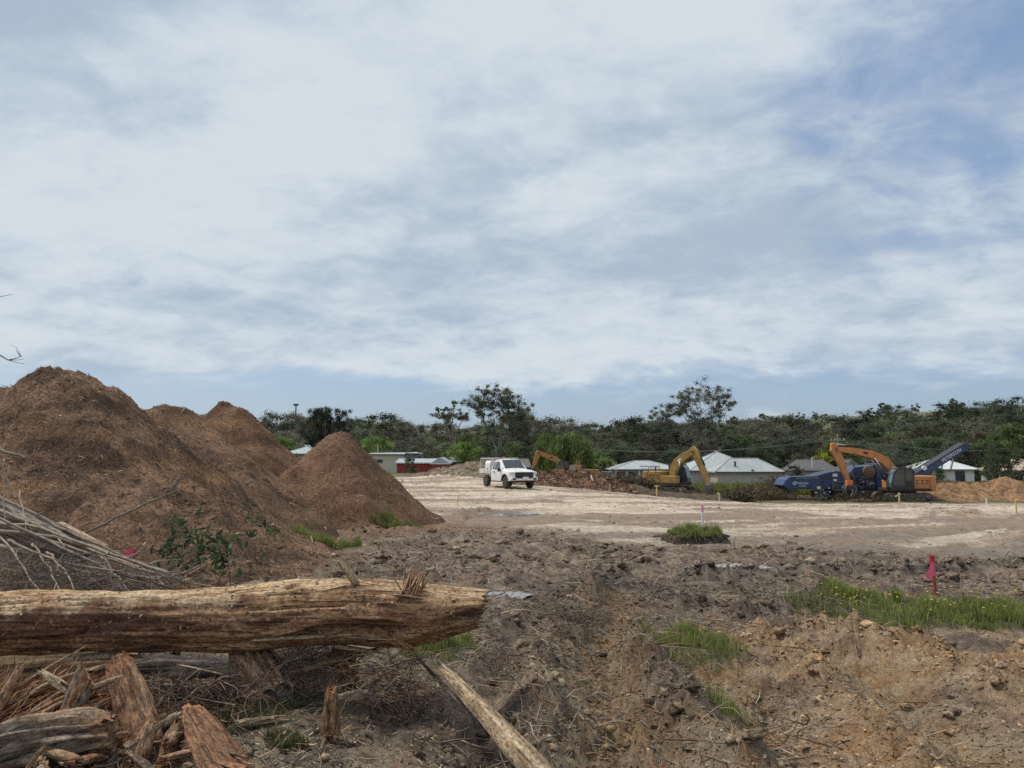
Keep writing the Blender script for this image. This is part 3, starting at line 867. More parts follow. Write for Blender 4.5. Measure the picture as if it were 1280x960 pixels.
# ------------------------------------------------------------------ mulch piles and heaps
def heap(name, label, cat, lobes, cols, res, chip_n, chip_len, bump=0.06, bfreq=1.3, group=None, chipcols=None, chip_name='wood_chips', patch=0.7, seed=0, mat='mulch', part='mound', lift=0.35):
    """lobes: (x, y, top z, slope x, slope y, rounding) -> one mound with loose pieces lying on it"""
    def hz(x, y):
        wx = x + 0.35 * fbm(x * 0.45, y * 0.45, 3, 400 + seed); wy = y + 0.35 * fbm(x * 0.45 + 40, y * 0.45, 3, 404 + seed)
        z = np.full(np.shape(x), -50.0)
        for cx_, cy_, zt, sx, sy, r0 in lobes:
            d2 = ((wx - cx_) * sx) ** 2 + ((wy - cy_) * sy) ** 2
            zz = zt - (np.sqrt(d2 + r0 * r0) - r0)
            k = 0.18
            z = np.where(np.abs(z - zz) < 3, np.logaddexp(np.clip(z, -40, 40) / k, zz / k) * k, np.maximum(z, zz))
        g = base(x, y)
        foot = ss(-0.1, 1.0, z - g)
        # material slid out at the foot: a flatter toe
        z = z + 0.10 * np.exp(-np.clip(z - g, 0, 9) / 0.3)
        return z + (0.3 + 0.7 * foot) * bump * (fbm(x * bfreq, y * bfreq, 4, 410 + seed, 0.55) + 0.5 * billow(x * bfreq * 3, y * bfreq * 3, 2, 414 + seed))
    zmin = min(float(base(l[0], l[1])) for l in lobes)
    x0 = min(l[0] - (l[2] - zmin + 0.9) / l[3] for l in lobes); x1 = max(l[0] + (l[2] - zmin + 0.9) / l[3] for l in lobes)
    y0 = min(l[1] - (l[2] - zmin + 0.9) / l[4] for l in lobes); y1 = max(l[1] + (l[2] - zmin + 0.9) / l[4] for l in lobes)
    nx = int((x1 - x0) / res) + 2; ny = int((y1 - y0) / res) + 2
    X, Y = np.meshgrid(np.linspace(x0, x1, nx), np.linspace(y0, y1, ny)); X = X.ravel(); Y = Y.ravel()
    Z = hz(X, Y); G = ground(X, Y)
    i = (np.arange(ny - 1) * nx)[:, None]; k = np.arange(nx - 1)[None, :]
    f = np.stack([i + k, i + k + 1, i + nx + k + 1, i + nx + k], -1).reshape(-1, 4)
    f = f[(Z[f] > G[f] - 0.12).any(1)]
    used = np.unique(f); mp_ = np.full(len(X), -1); mp_[used] = np.arange(len(used)); f = mp_[f]
    X, Y, Z, G = X[used], Y[used], np.maximum(Z[used], G[used] - 0.3), G[used]
    ctr = (float(np.mean([l[0] for l in lobes])), float(np.mean([l[1] for l in lobes])))
    root = empty(name, (ctr[0], ctr[1], zmin)); tag(root, label, cat, group)
    off = np.array([ctr[0], ctr[1], zmin])
    ca, cb, cc = [np.array(c) for c in cols]
    def colour(x, y, z):
        n = fbm(x * 0.9 + seed, y * 0.9 + z * 0.9, 4, 420 + seed, 0.6)
        c = cm(ca, cb, ss(-0.5, 0.5, n + 0.3 * fbm(x * 5, y * 5 + z * 5, 3, 424)))
        return cm(c, cc, patch * ss(0.1, 0.7, fbm(x * 0.55 + 9, z * 0.8 + y * 0.4, 3, 428 + seed)))
    mesh_np(part, np.stack([X, Y, Z], -1) - off, f, M[mat], root, True, colour(X, Y, Z))
    if chip_n:
        x = rng.uniform(x0, x1, chip_n * 4); y = rng.uniform(y0, y1, chip_n * 4)
        z = hz(x, y); ok = z > ground(x, y) + 0.01
        x, y, z = x[ok][:chip_n], y[ok][:chip_n], z[ok][:chip_n]; n = len(x)
        e = 0.06
        nrm = unit(np.stack([-(hz(x + e, y) - z) / e, -(hz(x, y + e) - z) / e, np.ones(n)], -1))
        L = rng.uniform(0.35, 1.0, n) ** 2 * chip_len * np.where(rng.uniform(size=n) < 0.04, 2.2, 1.0)
        c = colour(x, y, z) * rng.uniform(0.4, 1.6, (n, 1))
        if chipcols is not None:
            s = rng.uniform(size=n) < 0.30
            c[s] = palette(int(s.sum()), chipcols, 0.25)
        o = chips_mesh(chip_name, np.stack([x, y, z + 0.004], -1) - off, nrm, L, L * rng.uniform(0.05, 0.14, n) + 0.003, c, M['chips'], root, lift=lift)
        tag(o, kind='stuff')
    return root, hz


BROWN = [(0.092, 0.058, 0.040), (0.195, 0.122, 0.080), (0.32, 0.19, 0.10)]
CHIPC = [(0.36, 0.24, 0.14), (0.27, 0.165, 0.09), (0.06, 0.04, 0.028), (0.05, 0.034, 0.025), (0.44, 0.32, 0.20)]


def top(px, py, Y): return P(px, py, Y)


def L_(px, py, Y, sx=0.95, sy=0.9, r0=0.5):
    p = P(px, py, Y); return (p.x, p.y, p.z, sx, sy, r0)


PILE1, hz1 = heap('mulch_pile', 'tallest brown wood mulch pile behind the grey branches and fallen log', 'mulch pile',
    [L_(88, 464, 14.6, 1.05, 0.80, 0.55), L_(8, 484, 15.5, 0.6, 0.85, 0.6), L_(133, 486, 14.8, 1.25, 0.80, 0.6), L_(-90, 500, 15.0, 0.6, 0.8, 0.8), L_(190, 592, 13.2, 0.85, 0.70, 0.7), L_(60, 590, 12.4, 0.7, 0.75, 0.8), L_(255, 650, 12.3, 0.75, 0.75, 0.6)],
    BROWN, 0.065, 80000, 0.14, 0.10, 1.4, 'mulch piles', CHIPC, seed=1, patch=0.5)
heap('mulch_pile', 'small rounded mulch pile between the tallest pile and the dark capped pile', 'mulch pile',
    [L_(206, 507, 19.0, 0.95, 0.85, 0.7), L_(240, 560, 18.2, 0.85, 0.85, 0.6)], BROWN, 0.09, 15000, 0.19, 0.06, 1.5, 'mulch piles', CHIPC, seed=2, patch=0.4)
heap('mulch_pile', 'mulch pile with dark knobbed crown behind the smooth cone pile', 'mulch pile',
    [L_(277, 501, 26.5, 1.5, 1.0, 0.30), L_(297, 512, 26.3, 0.95, 0.9, 0.4), L_(248, 521, 26.5, 1.2, 0.95, 0.35), L_(325, 572, 25.0, 1.0, 0.85, 0.5), L_(262, 585, 24.0, 0.85, 0.8, 0.6)],
    [(0.10, 0.059, 0.038), (0.19, 0.112, 0.068), (0.29, 0.165, 0.085)], 0.11, 17000, 0.20, 0.07, 1.2, 'mulch piles', CHIPC, seed=3, patch=0.45)
PILE4, hz4 = heap('mulch_pile', 'smooth cone shaped mulch pile standing alone on the right of the piles', 'mulch pile',
    [L_(420, 540, 23.2, 1.03, 1.0, 0.28), L_(418, 575, 22.9, 0.93, 0.95, 0.4)], [(0.13, 0.077, 0.05), (0.195, 0.115, 0.073), (0.25, 0.14, 0.08)], 0.08, 21000, 0.13, 0.045, 2.0, 'mulch piles', CHIPC, seed=4, patch=0.45)


grass([4], 'green grass strip at the foot of the big mulch pile', 6000, 0.24, GREENS, w=0.006, over=(hz1, hz4))
grass([5], 'yellowish grass strip at the foot of the cone shaped mulch pile', 4500, 0.24, [(0.16, 0.21, 0.05), (0.22, 0.25, 0.07), (0.28, 0.25, 0.11)], w=0.007, over=(hz1, hz4))


# ------------------------------------------------------------------ logs, chunks, branches
def rot_to(p0, p1, roll=0.0):
    d = (Vector(p1) - Vector(p0)).normalized()
    q = Vector((1, 0, 0)).rotation_difference(d)
    return (q.to_matrix() @ Matrix.Rotation(roll, 3, 'X')).to_euler()


def chunk(name, p0, p1, r0, r1, seed=0, flat=1.0, bark=((0.16, 0.115, 0.08), (0.32, 0.24, 0.16)), wood=((0.36, 0.18, 0.09), (0.5, 0.33, 0.19)),
          torn0=0.1, torn1=0.15, groove=0.16, bend=0.0, roll=0.0, nu=44, nt=26, parent=None, hollow=0.5, lean=0.0):
    """a broken length of timber: fibrous sides, torn or cut ends; built along local X"""
    p0 = Vector(p0); p1 = Vector(p1); Ln = (p1 - p0).length
    th = np.linspace(0, 2 * np.pi, nu, endpoint=False); t = np.linspace(0, 1, nt)
    T, TH = np.meshgrid(t, th, indexing='ij')
    rad = r0 + (r1 - r0) * T
    cs, sn = np.cos(TH), np.sin(TH)
    fib = pn(cs * 5 + seed, sn * 5 + T * 0.7 * Ln / max(r0, 0.02) * 0.12, 500 + seed) * groove + 0.6 * groove * pn(cs * 11 + 3, sn * 11 + T * 2 + seed, 520 + seed)
    lump = 0.16 * pn(T * 4 + seed, cs * 1.2 + sn * 0.7, 540 + seed)
    rr = rad * (1 + fib + lump)
    sp0 = (pn(cs * 2.6 + 7, sn * 2.6 + seed, 560 + seed) * 0.7 + pn(cs * 8, sn * 8 + seed, 564 + seed) * 0.5)
    sp1 = (pn(cs * 2.6 - 7, sn * 2.6 + seed, 570 + seed) * 0.7 + pn(cs * 8 + 3, sn * 8 + seed, 574 + seed) * 0.5)
    X = T * Ln - torn0 * np.abs(sp0) * ss(0.35, 0, T) + torn1 * sp1 * ss(0.55, 1, T) + lean * sn * rad * ss(0.4, 1, T)
    rr = rr * (1 - 0.35 * (torn1 > 0.03) * ss(0.75, 1, T) * (0.5 + 0.5 * np.clip(sp1 * 2, -1, 1))) * (1 - 0.3 * (torn0 > 0.03) * ss(0.2, 0, T))
    Yc = rr * cs; Zc = rr * sn * flat + bend * Ln * (T - T * T) * 4
    v = np.stack([X, Yc, Zc], -1).reshape(-1, 3)
    cb = cm(bark[0], bark[1], ss(-0.5, 0.6, fib / max(groove, 1e-3) * 0.6 + pn(T * 9, cs * 3 + sn * 2, 580 + seed)))
    cw = cm(wood[0], wood[1], ss(-0.5, 0.6, pn(cs * 9, sn * 9 + T * 2, 584 + seed)))
    strip = ss(0.15, 0.5, pn(cs * 1.6 + seed, sn * 1.6 + T * 1.5, 590 + seed)) * 0.6
    c = cm(cb, cw, np.clip(strip + ss(0.82, 1, T) * (torn1 > 0.03) + ss(0.15, 0, T) * (torn0 > 0.03), 0, 1))
    b = (np.arange(nt - 1) * nu)[:, None]; k = np.arange(nu)[None, :]; k2 = (k + 1) % nu
    f = [np.stack([b + k, b + k2, b + nu + k2, b + nu + k], -1).reshape(-1, 4)[:, ::-1]]
    vs = [v]; cl = [c.reshape(-1, 3)]; nb = len(v)
    for end, ring, sgn in ((0, 0, -1), (1, nt - 1, 1)):
        edge = v[ring * nu:(ring + 1) * nu]
        cen = edge.mean(0)
        torn = torn1 if end else torn0
        inner = cen + (edge - cen) * 0.55; inner[:, 0] -= sgn * hollow * torn * (0.6 + 0.4 * np.abs(pn(cs[0] * 6, sn[0] * 6 + seed, 595)))
        cpt = cen.copy(); cpt[0] -= sgn * hollow * torn * 0.9
        s0 = nb + len(np.concatenate(vs)) - nb
        vs += [inner, cpt[None]]
        jit = rng.uniform(0.8, 1.15, (nu, 1))
        cl += [np.tile(np.array(wood[1]), (nu, 1)) * jit, np.array([wood[0]])]
        e = ring * nu + np.arange(nu); e2 = ring * nu + (np.arange(nu) + 1) % nu
        a = s0 + np.arange(nu); a2 = s0 + (np.arange(nu) + 1) % nu
        q = np.stack([e, e2, a2, a], -1); tr = np.stack([a, a2, np.full(nu, s0 + nu)], -1)
        if end == 1: q = q[:, ::1]; 
        f += [q, tr]
    o = mesh_np(name, np.concatenate(vs), f, M['wood'], parent, True, np.concatenate(cl))
    o.location = p0; o.rotation_euler = rot_to(p0, p1, roll)
    return o


# --- the big fallen log that crosses the foreground
def fallen_log():
    Y0 = 5.6
    pxs = np.array([-110, 0, 130, 230, 330, 400, 460, 500, 530, 560, 585, 605.0])
    tops = np.array([741, 742, 739, 738, 730, 725, 724, 727, 731, 733, 735, 738.0])
    bots = np.array([822, 818, 813, 812, 813, 806, 803, 806, 806, 799, 790, 782.0])
    nt, nu = 250, 124
    t = np.linspace(0, 1, nt); px = pxs[0] + (pxs[-1] - pxs[0]) * t
    tp = np.interp(px, pxs, tops); bt = np.interp(px, pxs, bots)
    ker = np.hanning(25); ker /= ker.sum()
    sm = lambda a: np.convolve(np.pad(a, 12, 'edge'), ker, 'valid')
    tp, bt = sm(tp), sm(bt)
    x = (px - 640) / FPX * Y0
    ztop = np.array([P(640, r, Y0).z for r in tp]); zbot = np.array([P(640, r, Y0).z for r in bt])
    zc = (ztop + zbot) / 2; rad = (ztop - zbot) / 2
    th = np.linspace(0, 2 * np.pi, nu, endpoint=False)     # 0 = towards the camera, pi/2 = up
    T, TH = np.meshgrid(t, th, indexing='ij'); PX = np.repeat(px[:, None], nu, 1)
    cs, sn = np.cos(TH), np.sin(TH)
    Xw = np.repeat(x[:, None], nu, 1)
    n_fib = pn(TH * 5.5 * 1.0, Xw * 1.1, 600) ; n_fib = pn(cs * 4.2 + 20, sn * 4.2 + Xw * 0.35, 601) + 0.6 * pn(cs * 10, sn * 10 + Xw * 0.9, 602)
    rr = 1 + 0.055 * n_fib + 0.075 * pn(Xw * 1.6, cs + sn * 1.3, 604) + 0.035 * pn(Xw * 5.2, cs * 1.8 + sn * 2.2, 607) + 0.015 * pn(cs * 22, sn * 22 + Xw * 2.2, 606)
    dth = lambda c: np.abs((TH - c + np.pi) % (2 * np.pi) - np.pi)
    win = lambda a, b, c, d: ss(a, b, PX) * ss(d, c, PX)
    # long split along the lower front
    thc = -0.62 + 0.20 * ss(300, 520, PX) + 0.05 * np.sin(PX * 0.05)
    crack = np.exp(-(dth(thc) / (0.07 + 0.13 * ss(330, 470, PX))) ** 2) * win(290, 380, 500, 545)
    rr = rr - 0.42 * crack
    # hollow torn mouth at the right hand end
    mouth = np.exp(-(dth(-0.25) / 0.30) ** 2) * ss(535, 590, PX)
    rr = rr - 0.50 * mouth
    lip = np.exp(-(dth(-0.02) / 0.14) ** 2) * win(400, 470, 545, 580); rr = rr + 0.10 * lip
    bite = np.exp(-(dth(-0.95) / 0.22) ** 2) * win(520, 545, 570, 600); rr = rr - 0.3 * bite
    # knot scars
    for kx, kt, kw, kd in ((170, 0.22, 16, 0.11), (215, 0.18, 9, 0.10), (240, 0.5, 10, 0.05), (372, 1.15, 8, 0.12), (2, 0.9, 5, 0.12)):
        rr = rr - kd * np.exp(-((PX - kx) / kw) ** 2 - (dth(kt) / 0.16) ** 2)
    rr = rr * (1 - 0.10 * np.exp(-(dth(1.25) / 0.22) ** 2) * win(455, 490, 510, 530))
    sp = pn(cs * 2.2 + 3, sn * 2.2, 610) * 0.6 + pn(cs * 7, sn * 7, 611) * 0.5
    Xe = Xw + ss(540, 603, PX) * (0.07 * sp + 0.05 * sn)
    Zr = np.repeat(rad[:, None], nu, 1) * rr
    v = np.stack([Xe, -Zr * cs * 1.0, np.repeat(zc[:, None], nu, 1) + Zr * sn], -1)
    for q in range(16):                                   # drying checks running with the grain
        a0_ = rng.uniform(-100, 520); a1_ = a0_ + rng.uniform(60, 190); tc_ = rng.uniform(-1.1, 1.7)
        Zr_k = np.exp(-(dth(tc_ + 0.10 * np.sin(PX * 0.02 + q)) / 0.022) ** 2) * win(a0_, a0_ + 25, a1_ - 25, a1_); v[..., 1] += 0.030 * Zr_k * cs; v[..., 2] -= 0.030 * Zr_k * sn
    # colours: sunlight from above painted in as a paler top, red-brown bark stain left on the middle, tan below
    n1 = fbm(Xw * 1.3, TH * 1.6, 4, 620, 0.6); n2 = fbm(Xw * 5, cs * 5 + sn * 4, 4, 624, 0.6); n3 = pn(Xw * 3, cs * 16 + sn * 13, 628)
    c = cm((0.35, 0.195, 0.10), (0.53, 0.335, 0.18), ss(-0.5, 0.5, n2 + 0.5 * n3))
    stain = ss(-0.15, 0.45, 0.75 * n1 + 0.45 * n2 + 0.55 * np.exp(-(dth(0.15) / 0.55) ** 2) - 0.12 + 0.25 * ss(250, 100, PX) - 0.45 * ss(300, 420, PX))
    c = cm(c, (0.12, 0.052, 0.034), 0.9 * stain)
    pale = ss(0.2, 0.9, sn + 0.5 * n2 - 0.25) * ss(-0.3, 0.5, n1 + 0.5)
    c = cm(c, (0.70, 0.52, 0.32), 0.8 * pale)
    c = cm(c, (0.33, 0.14, 0.075), 0.75 * ss(0.1, 0.6, n2 + 0.3 * n3) * win(400, 450, 520, 560) * ss(-0.5, 0.2, sn))
    flakes = ss(0.55, 0.75, pn(Xw * 17, cs * 9 + sn * 7, 640)) * win(440, 465, 505, 530) * ss(0.9, 0.3, dth(0.25)); c = cm(c, (0.12, 0.05, 0.035), flakes)
    c = cm(c, (0.40, 0.19, 0.08), 0.8 * np.exp(-(dth(-1.1) / 0.35) ** 2) * win(470, 500, 530, 555))
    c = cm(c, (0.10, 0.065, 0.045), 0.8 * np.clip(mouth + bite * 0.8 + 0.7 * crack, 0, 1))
    for kx, kt, kw, kd in ((170, 0.22, 16, 0.11), (215, 0.18, 9, 0.10), (372, 1.15, 8, 0.12)):
        c = cm(c, (0.05, 0.03, 0.02), 0.8 * np.exp(-((PX - kx) / kw) ** 2 - (dth(kt) / 0.14) ** 2))
    vv = v.reshape(-1, 3); b = (np.arange(nt - 1) * nu)[:, None]; k = np.arange(nu)[None, :]; k2 = (k + 1) % nu
    f = [np.stack([b + k, b + k2, b + nu + k2, b + nu + k], -1).reshape(-1, 4)]
    nb = len(vv); ends = [vv]; cl = [c.reshape(-1, 3)]
    for ring, sg in ((0, -1), (nt - 1, 1)):
        edge = vv[ring * nu:(ring + 1) * nu]; cen = edge.mean(0); inn = cen + (edge - cen) * 0.6; inn[:, 0] -= sg * 0.10
        cp = cen.copy(); cp[0] -= sg * 0.2
        s0 = sum(len(q) for q in ends)
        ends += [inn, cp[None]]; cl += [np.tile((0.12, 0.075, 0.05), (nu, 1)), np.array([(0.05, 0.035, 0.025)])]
        e = ring * nu + np.arange(nu); e2 = ring * nu + (np.arange(nu) + 1) % nu; a = s0 + np.arange(nu); a2 = s0 + (np.arange(nu) + 1) % nu
        f += [np.stack([e, e2, a2, a], -1), np.stack([a, a2, np.full(nu, s0 + nu)], -1)]
    root = empty('fallen_log', (float(x[nt // 2]), Y0, 0.0))
    tag(root, 'long weathered debarked log lying across the foreground with a torn right end', 'log')
    off = np.array([0, Y0, 0.0])
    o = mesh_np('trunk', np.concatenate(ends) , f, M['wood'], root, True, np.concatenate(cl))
    o.location = (-root.location.x, 0, 0)
    def W(px_, py_, dy=0.0):
        p = P(px_, py_, Y0 + dy); return p - Vector((root.location.x, Y0, 0))
    TAN = ((0.36, 0.25, 0.15), (0.55, 0.42, 0.27)); RED = ((0.30, 0.14, 0.075), (0.50, 0.30, 0.17))
    chunk('branch_stub', W(446, 730, -0.1), W(424, 700, -0.12), 0.026, 0.020, 3, bark=TAN, wood=((0.5, 0.38, 0.24), (0.62, 0.5, 0.34)), torn1=0.02, torn0=0.02, parent=root, nu=20, nt=10)
    chunk('bark_strip', W(405, 738, -0.14), W(450, 728, -0.10), 0.016, 0.010, 4, bark=TAN, wood=TAN, parent=root, nu=14, nt=10, flat=0.5)
    for q in range(15):                                   # the upright brush of torn fibres
        a = q / 14
        chunk('splinter', W(500 + 26 * a + random.uniform(-3, 3), 742 + random.uniform(-4, 4), -0.17 + 0.05 * (q % 3)), W(507 + 27 * a + random.uniform(-4, 6), 708 + 16 * abs(a - 0.45) + random.uniform(-5, 5), -0.13 + 0.05 * (q % 3)),
              0.021, 0.005, 20 + q, bark=RED, wood=((0.5, 0.33, 0.2), (0.68, 0.52, 0.34)), torn1=0.03, parent=root, nu=10, nt=8, flat=0.55)
    chunk('splinter', W(500, 735, -0.15), W(492, 722, -0.16), 0.008, 0.003, 41, bark=TAN, wood=TAN, parent=root, nu=8, nt=6)
    chunk('cup_scar', W(496, 744, -0.19), W(526, 748, -0.20), 0.022, 0.014, 42, bark=((0.10, 0.06, 0.04), (0.2, 0.13, 0.08)), wood=((0.5, 0.38, 0.25), (0.6, 0.48, 0.33)), parent=root, nu=18, nt=10, flat=0.6)
    chunk('split_strip', W(318, 800, -0.20), W(442, 793, -0.22), 0.040, 0.016, 43, flat=0.42, bark=((0.27, 0.19, 0.115), (0.40, 0.29, 0.18)), wood=TAN, parent=root, nt=40, groove=0.1, torn0=0.05)
    chunk('split_strip', W(430, 797, -0.17), W(500, 800, -0.18), 0.020, 0.008, 44, flat=0.4, bark=TAN, wood=TAN, parent=root, groove=0.1)
    chunk('split_strip', W(420, 808, -0.10), W(478, 816, -0.12), 0.035, 0.016, 45, flat=0.5, bark=((0.3, 0.2, 0.12), (0.5, 0.36, 0.22)), wood=TAN, parent=root)
    chunk('torn_wedge', W(470, 786, -0.12), W(515, 812, -0.13), 0.055, 0.03, 46, flat=0.7, bark=((0.28, 0.15, 0.08), (0.42, 0.24, 0.12)), wood=((0.40, 0.20, 0.09), (0.5, 0.3, 0.16)), parent=root, torn1=0.06)
    for q in range(16):                                   # ragged fibres at the torn right end
        a = q / 15; an = -1.3 + 2.6 * a
        x0_ = 572 + random.uniform(-8, 8); y0_ = 760 - 20 * math.sin(an) + random.uniform(-3, 3)
        chunk('splinter', W(x0_, y0_, -0.10 * math.cos(an)), W(x0_ + random.uniform(22, 44), y0_ + random.uniform(-5, 4), -0.10 * math.cos(an) + random.uniform(-0.03, 0.03)), random.uniform(0.014, 0.032), 0.006, 240 + q, bark=((0.17, 0.11, 0.07), (0.40, 0.28, 0.17)), wood=TAN, parent=root, nu=12, nt=10, flat=0.5, groove=0.25)
    # flakes of bark still clinging to the trunk
    K = 3000; ri = rng.integers(4, nt - 12, K); ti = rng.integers(0, nu, K)
    th_ = th[ti]; m_ = rng.uniform(size=K) < np.clip(0.25 + 0.8 * pn(x[ri] * 2.2, th_ * 1.5, 650) + 0.35 * np.exp(-((th_ - 0.15) / 0.6) ** 2) + 0.5 * ((px[ri] > 430) & (px[ri] < 525) & (th_ < 1.2)), 0.02, 1)
    ri, ti = ri[m_], ti[m_]; pt = v[ri, ti] ; nr = np.stack([np.zeros(len(ri)), -np.cos(th[ti]), np.sin(th[ti])], -1)
    Lf = rng.uniform(0.008, 0.032, len(ri)); cf = palette(len(ri), [(0.12, 0.06, 0.04), (0.19, 0.10, 0.065), (0.42, 0.29, 0.18), (0.28, 0.17, 0.10)], 0.2)
    fo = chips_mesh('bark_flakes', pt + nr * 0.003, nr, Lf, Lf * rng.uniform(0.3, 0.9, len(ri)), cf, M['chips'], root, lift=0.25); fo.location = (-root.location.x, 0, 0); tag(fo, kind='stuff')
    return root


fallen_log()
GREYB = ((0.13, 0.11, 0.095), (0.26, 0.225, 0.19)); REDW = ((0.31, 0.125, 0.06), (0.50, 0.255, 0.13)); PALEW = ((0.42, 0.30, 0.19), (0.60, 0.46, 0.31))


def wood_thing(label, name, p0, p1, r0, r1, seed, cat='timber', group=None, **kw):
    return tag(chunk(name, p0, p1, r0, r1, seed, **kw), label, cat, group)


wood_thing('smooth tan log lying in shade below the long fallen log', 'lower_log', P(-80, 862, 5.75), P(172, 834, 6.2), 0.20, 0.15, 51, 'log', bark=((0.17, 0.115, 0.06), (0.27, 0.185, 0.095)), wood=PALEW, groove=0.05, nt=40, nu=60)
wood_thing('rotten grey log half buried behind the shattered stump', 'buried_log', P(165, 842, 6.0), P(330, 846, 6.2), 0.12, 0.13, 52, 'log', bark=((0.085, 0.07, 0.058), (0.17, 0.14, 0.115)), wood=GREYB, groove=0.22, nt=36)
wood_thing('thick furrowed grey bark slab at the bottom of the debris', 'bark_slab', P(-50, 958, 4.25), P(140, 917, 4.42), 0.16, 0.14, 53, 'bark', bark=((0.17, 0.125, 0.09), (0.36, 0.29, 0.215)), wood=((0.30, 0.15, 0.085), (0.42, 0.27, 0.16)), flat=0.85, groove=0.22, nt=60, nu=70, bend=0.06, torn1=0.05, hollow=0.2)
# shattered stump: one root ball with its splinters
ST = empty('shattered_stump', (float(P(80, 900, 4.8).x), 4.8, 0.0)); tag(ST, 'shattered red-brown stump bristling with splinters under the left of the log', 'stump')
def sw(px, py, Y): return P(px, py, Y) - ST.location
chunk('stump_body', sw(190, 960, 4.6), sw(148, 828, 5.0), 0.16, 0.11, 61, parent=ST, bark=((0.20, 0.10, 0.055), (0.40, 0.24, 0.14)), wood=REDW, torn1=0.09, groove=0.2, flat=0.8)
chunk('cut_root', sw(78, 918, 4.62), sw(109, 842, 4.75), 0.055, 0.068, 62, parent=ST, bark=((0.14, 0.10, 0.07), (0.30, 0.23, 0.16)), wood=((0.42, 0.19, 0.085), (0.5, 0.26, 0.12)), torn1=0.012, lean=0.9, hollow=0.0)
chunk('root', sw(70, 925, 4.68), sw(92, 850, 4.85), 0.05, 0.03, 63, parent=ST, bark=((0.12, 0.09, 0.07), (0.22, 0.17, 0.13)), wood=REDW)
for q in range(26):
    a = q / 25
    x0_, y0_ = -30 + 75 * random.random() + 20 * a, 925 - 45 * a + random.uniform(-14, 14)
    ln = random.uniform(45, 110)
    dy = random.uniform(0.45, 0.95)
    Yq = 4.55 + 0.35 * a + random.uniform(-0.06, 0.06)
    chunk('splinter', sw(x0_, y0_, Yq), sw(x0_ + ln, y0_ - ln * dy * 0.75, Yq + 0.12), random.uniform(0.012, 0.034), random.uniform(0.004, 0.015), 70 + q, parent=ST, nu=14, nt=12, flat=random.uniform(0.4, 1),
          bark=random.choice([((0.22, 0.095, 0.05), (0.42, 0.22, 0.115)), ((0.26, 0.15, 0.085), (0.48, 0.31, 0.185)), ((0.13, 0.075, 0.05), (0.26, 0.165, 0.105))]), wood=PALEW if q % 3 else REDW, bend=random.uniform(-0.08, 0.08))
chunk('splinter', sw(55, 842, 4.75), sw(84, 862, 4.7), 0.022, 0.03, 98, parent=ST, bark=PALEW, wood=PALEW, nu=16, nt=12)
for q, (a_, b_, c_, d_, r_) in enumerate(((176, 945, 188, 905, 0.055), (200, 960, 222, 905, 0.06), (178, 962, 160, 935, 0.06), (225, 965, 214, 930, 0.05), (150, 968, 200, 955, 0.05))):
    chunk('root', sw(a_, b_, 4.35 + 0.06 * q), sw(c_, d_, 4.5 + 0.05 * q), r_, r_ * 0.6, 100 + q, parent=ST, bark=((0.20, 0.11, 0.07), (0.38, 0.24, 0.15)), wood=((0.36, 0.17, 0.09), (0.46, 0.29, 0.17)), nu=26, nt=16, groove=0.3, torn1=0.06)
for q in range(34):
    x0_ = random.uniform(20, 330); y0_ = random.uniform(905, 975); Yq = 1.7 / ((y0_ - 568) / FPX) * 0.99; an = random.uniform(-0.9, 3.6); ln = random.uniform(25, 80); rq = random.uniform(0.014, 0.045)
    if 228 < x0_ < 300: continue
    chunk('splinter', sw(x0_, y0_, Yq), sw(x0_ + ln * math.cos(an), y0_ - abs(ln * math.sin(an)) * 0.45, Yq + 0.15), rq, rq * random.uniform(0.3, 0.8), 130 + q, parent=ST, nu=16, nt=12, flat=random.uniform(0.45, 1), groove=0.28,
          bark=random.choice([((0.20, 0.09, 0.05), (0.42, 0.22, 0.12)), ((0.26, 0.155, 0.09), (0.48, 0.32, 0.2)), ((0.09, 0.06, 0.042), (0.20, 0.135, 0.09))]), wood=PALEW if q % 2 else REDW, bend=random.uniform(-0.1, 0.1))
# torn red fibre hanging off the stump
_k = 2400; _px = np.concatenate([rng.uniform(-40, 120, _k * 3 // 4), rng.uniform(110, 225, _k // 4)]); _py = rng.uniform(850, 965, _k); _py = np.where(_px > 120, rng.uniform(900, 970, _k), _py)
_Y = 4.35 + 0.75 * (965 - _py) / 115 + rng.uniform(-0.08, 0.08, _k)
_p = np.array([sw(a_, b_, c_)[:] for a_, b_, c_ in zip(_px, _py, _Y)]); _g = ground(_p[:, 0] + ST.location.x, _p[:, 1] + ST.location.y); _p[:, 2] = np.maximum(_p[:, 2] - 0.03, _g + 0.01)
_d = np.array([0.8, 0.25, 0.40]) + np.where(_px > 120, 1.1, 0.45)[:, None] * rng.normal(size=(_k, 3))
tag(twigs_mesh('torn_fibre', _p, _d, np.where(_px > 120, rng.uniform(0.02, 0.09, _k), rng.uniform(0.05, 0.26, _k)), rng.uniform(0.002, 0.007, _k), palette(_k, [(0.26, 0.12, 0.065), (0.40, 0.23, 0.13), (0.15, 0.075, 0.045), (0.55, 0.40, 0.26)], 0.3, [0.35, 0.3, 0.25, 0.1]), M['twig'], ST, bend=0.3), kind='stuff')
wood_thing('big broken reddish root lying across the front of the stump', 'broken_root', P(20, 930, 4.45), P(120, 880, 4.75), 0.075, 0.05, 190, 'root', bark=((0.20, 0.10, 0.06), (0.38, 0.23, 0.14)), wood=REDW, groove=0.3, nt=34)
wood_thing('split orange brown slab below the middle of the log', 'split_slab', P(355, 842, 5.5), P(470, 812, 5.7), 0.05, 0.03, 191, 'timber', bark=((0.30, 0.17, 0.09), (0.48, 0.32, 0.19)), wood=PALEW, flat=0.5, groove=0.25)
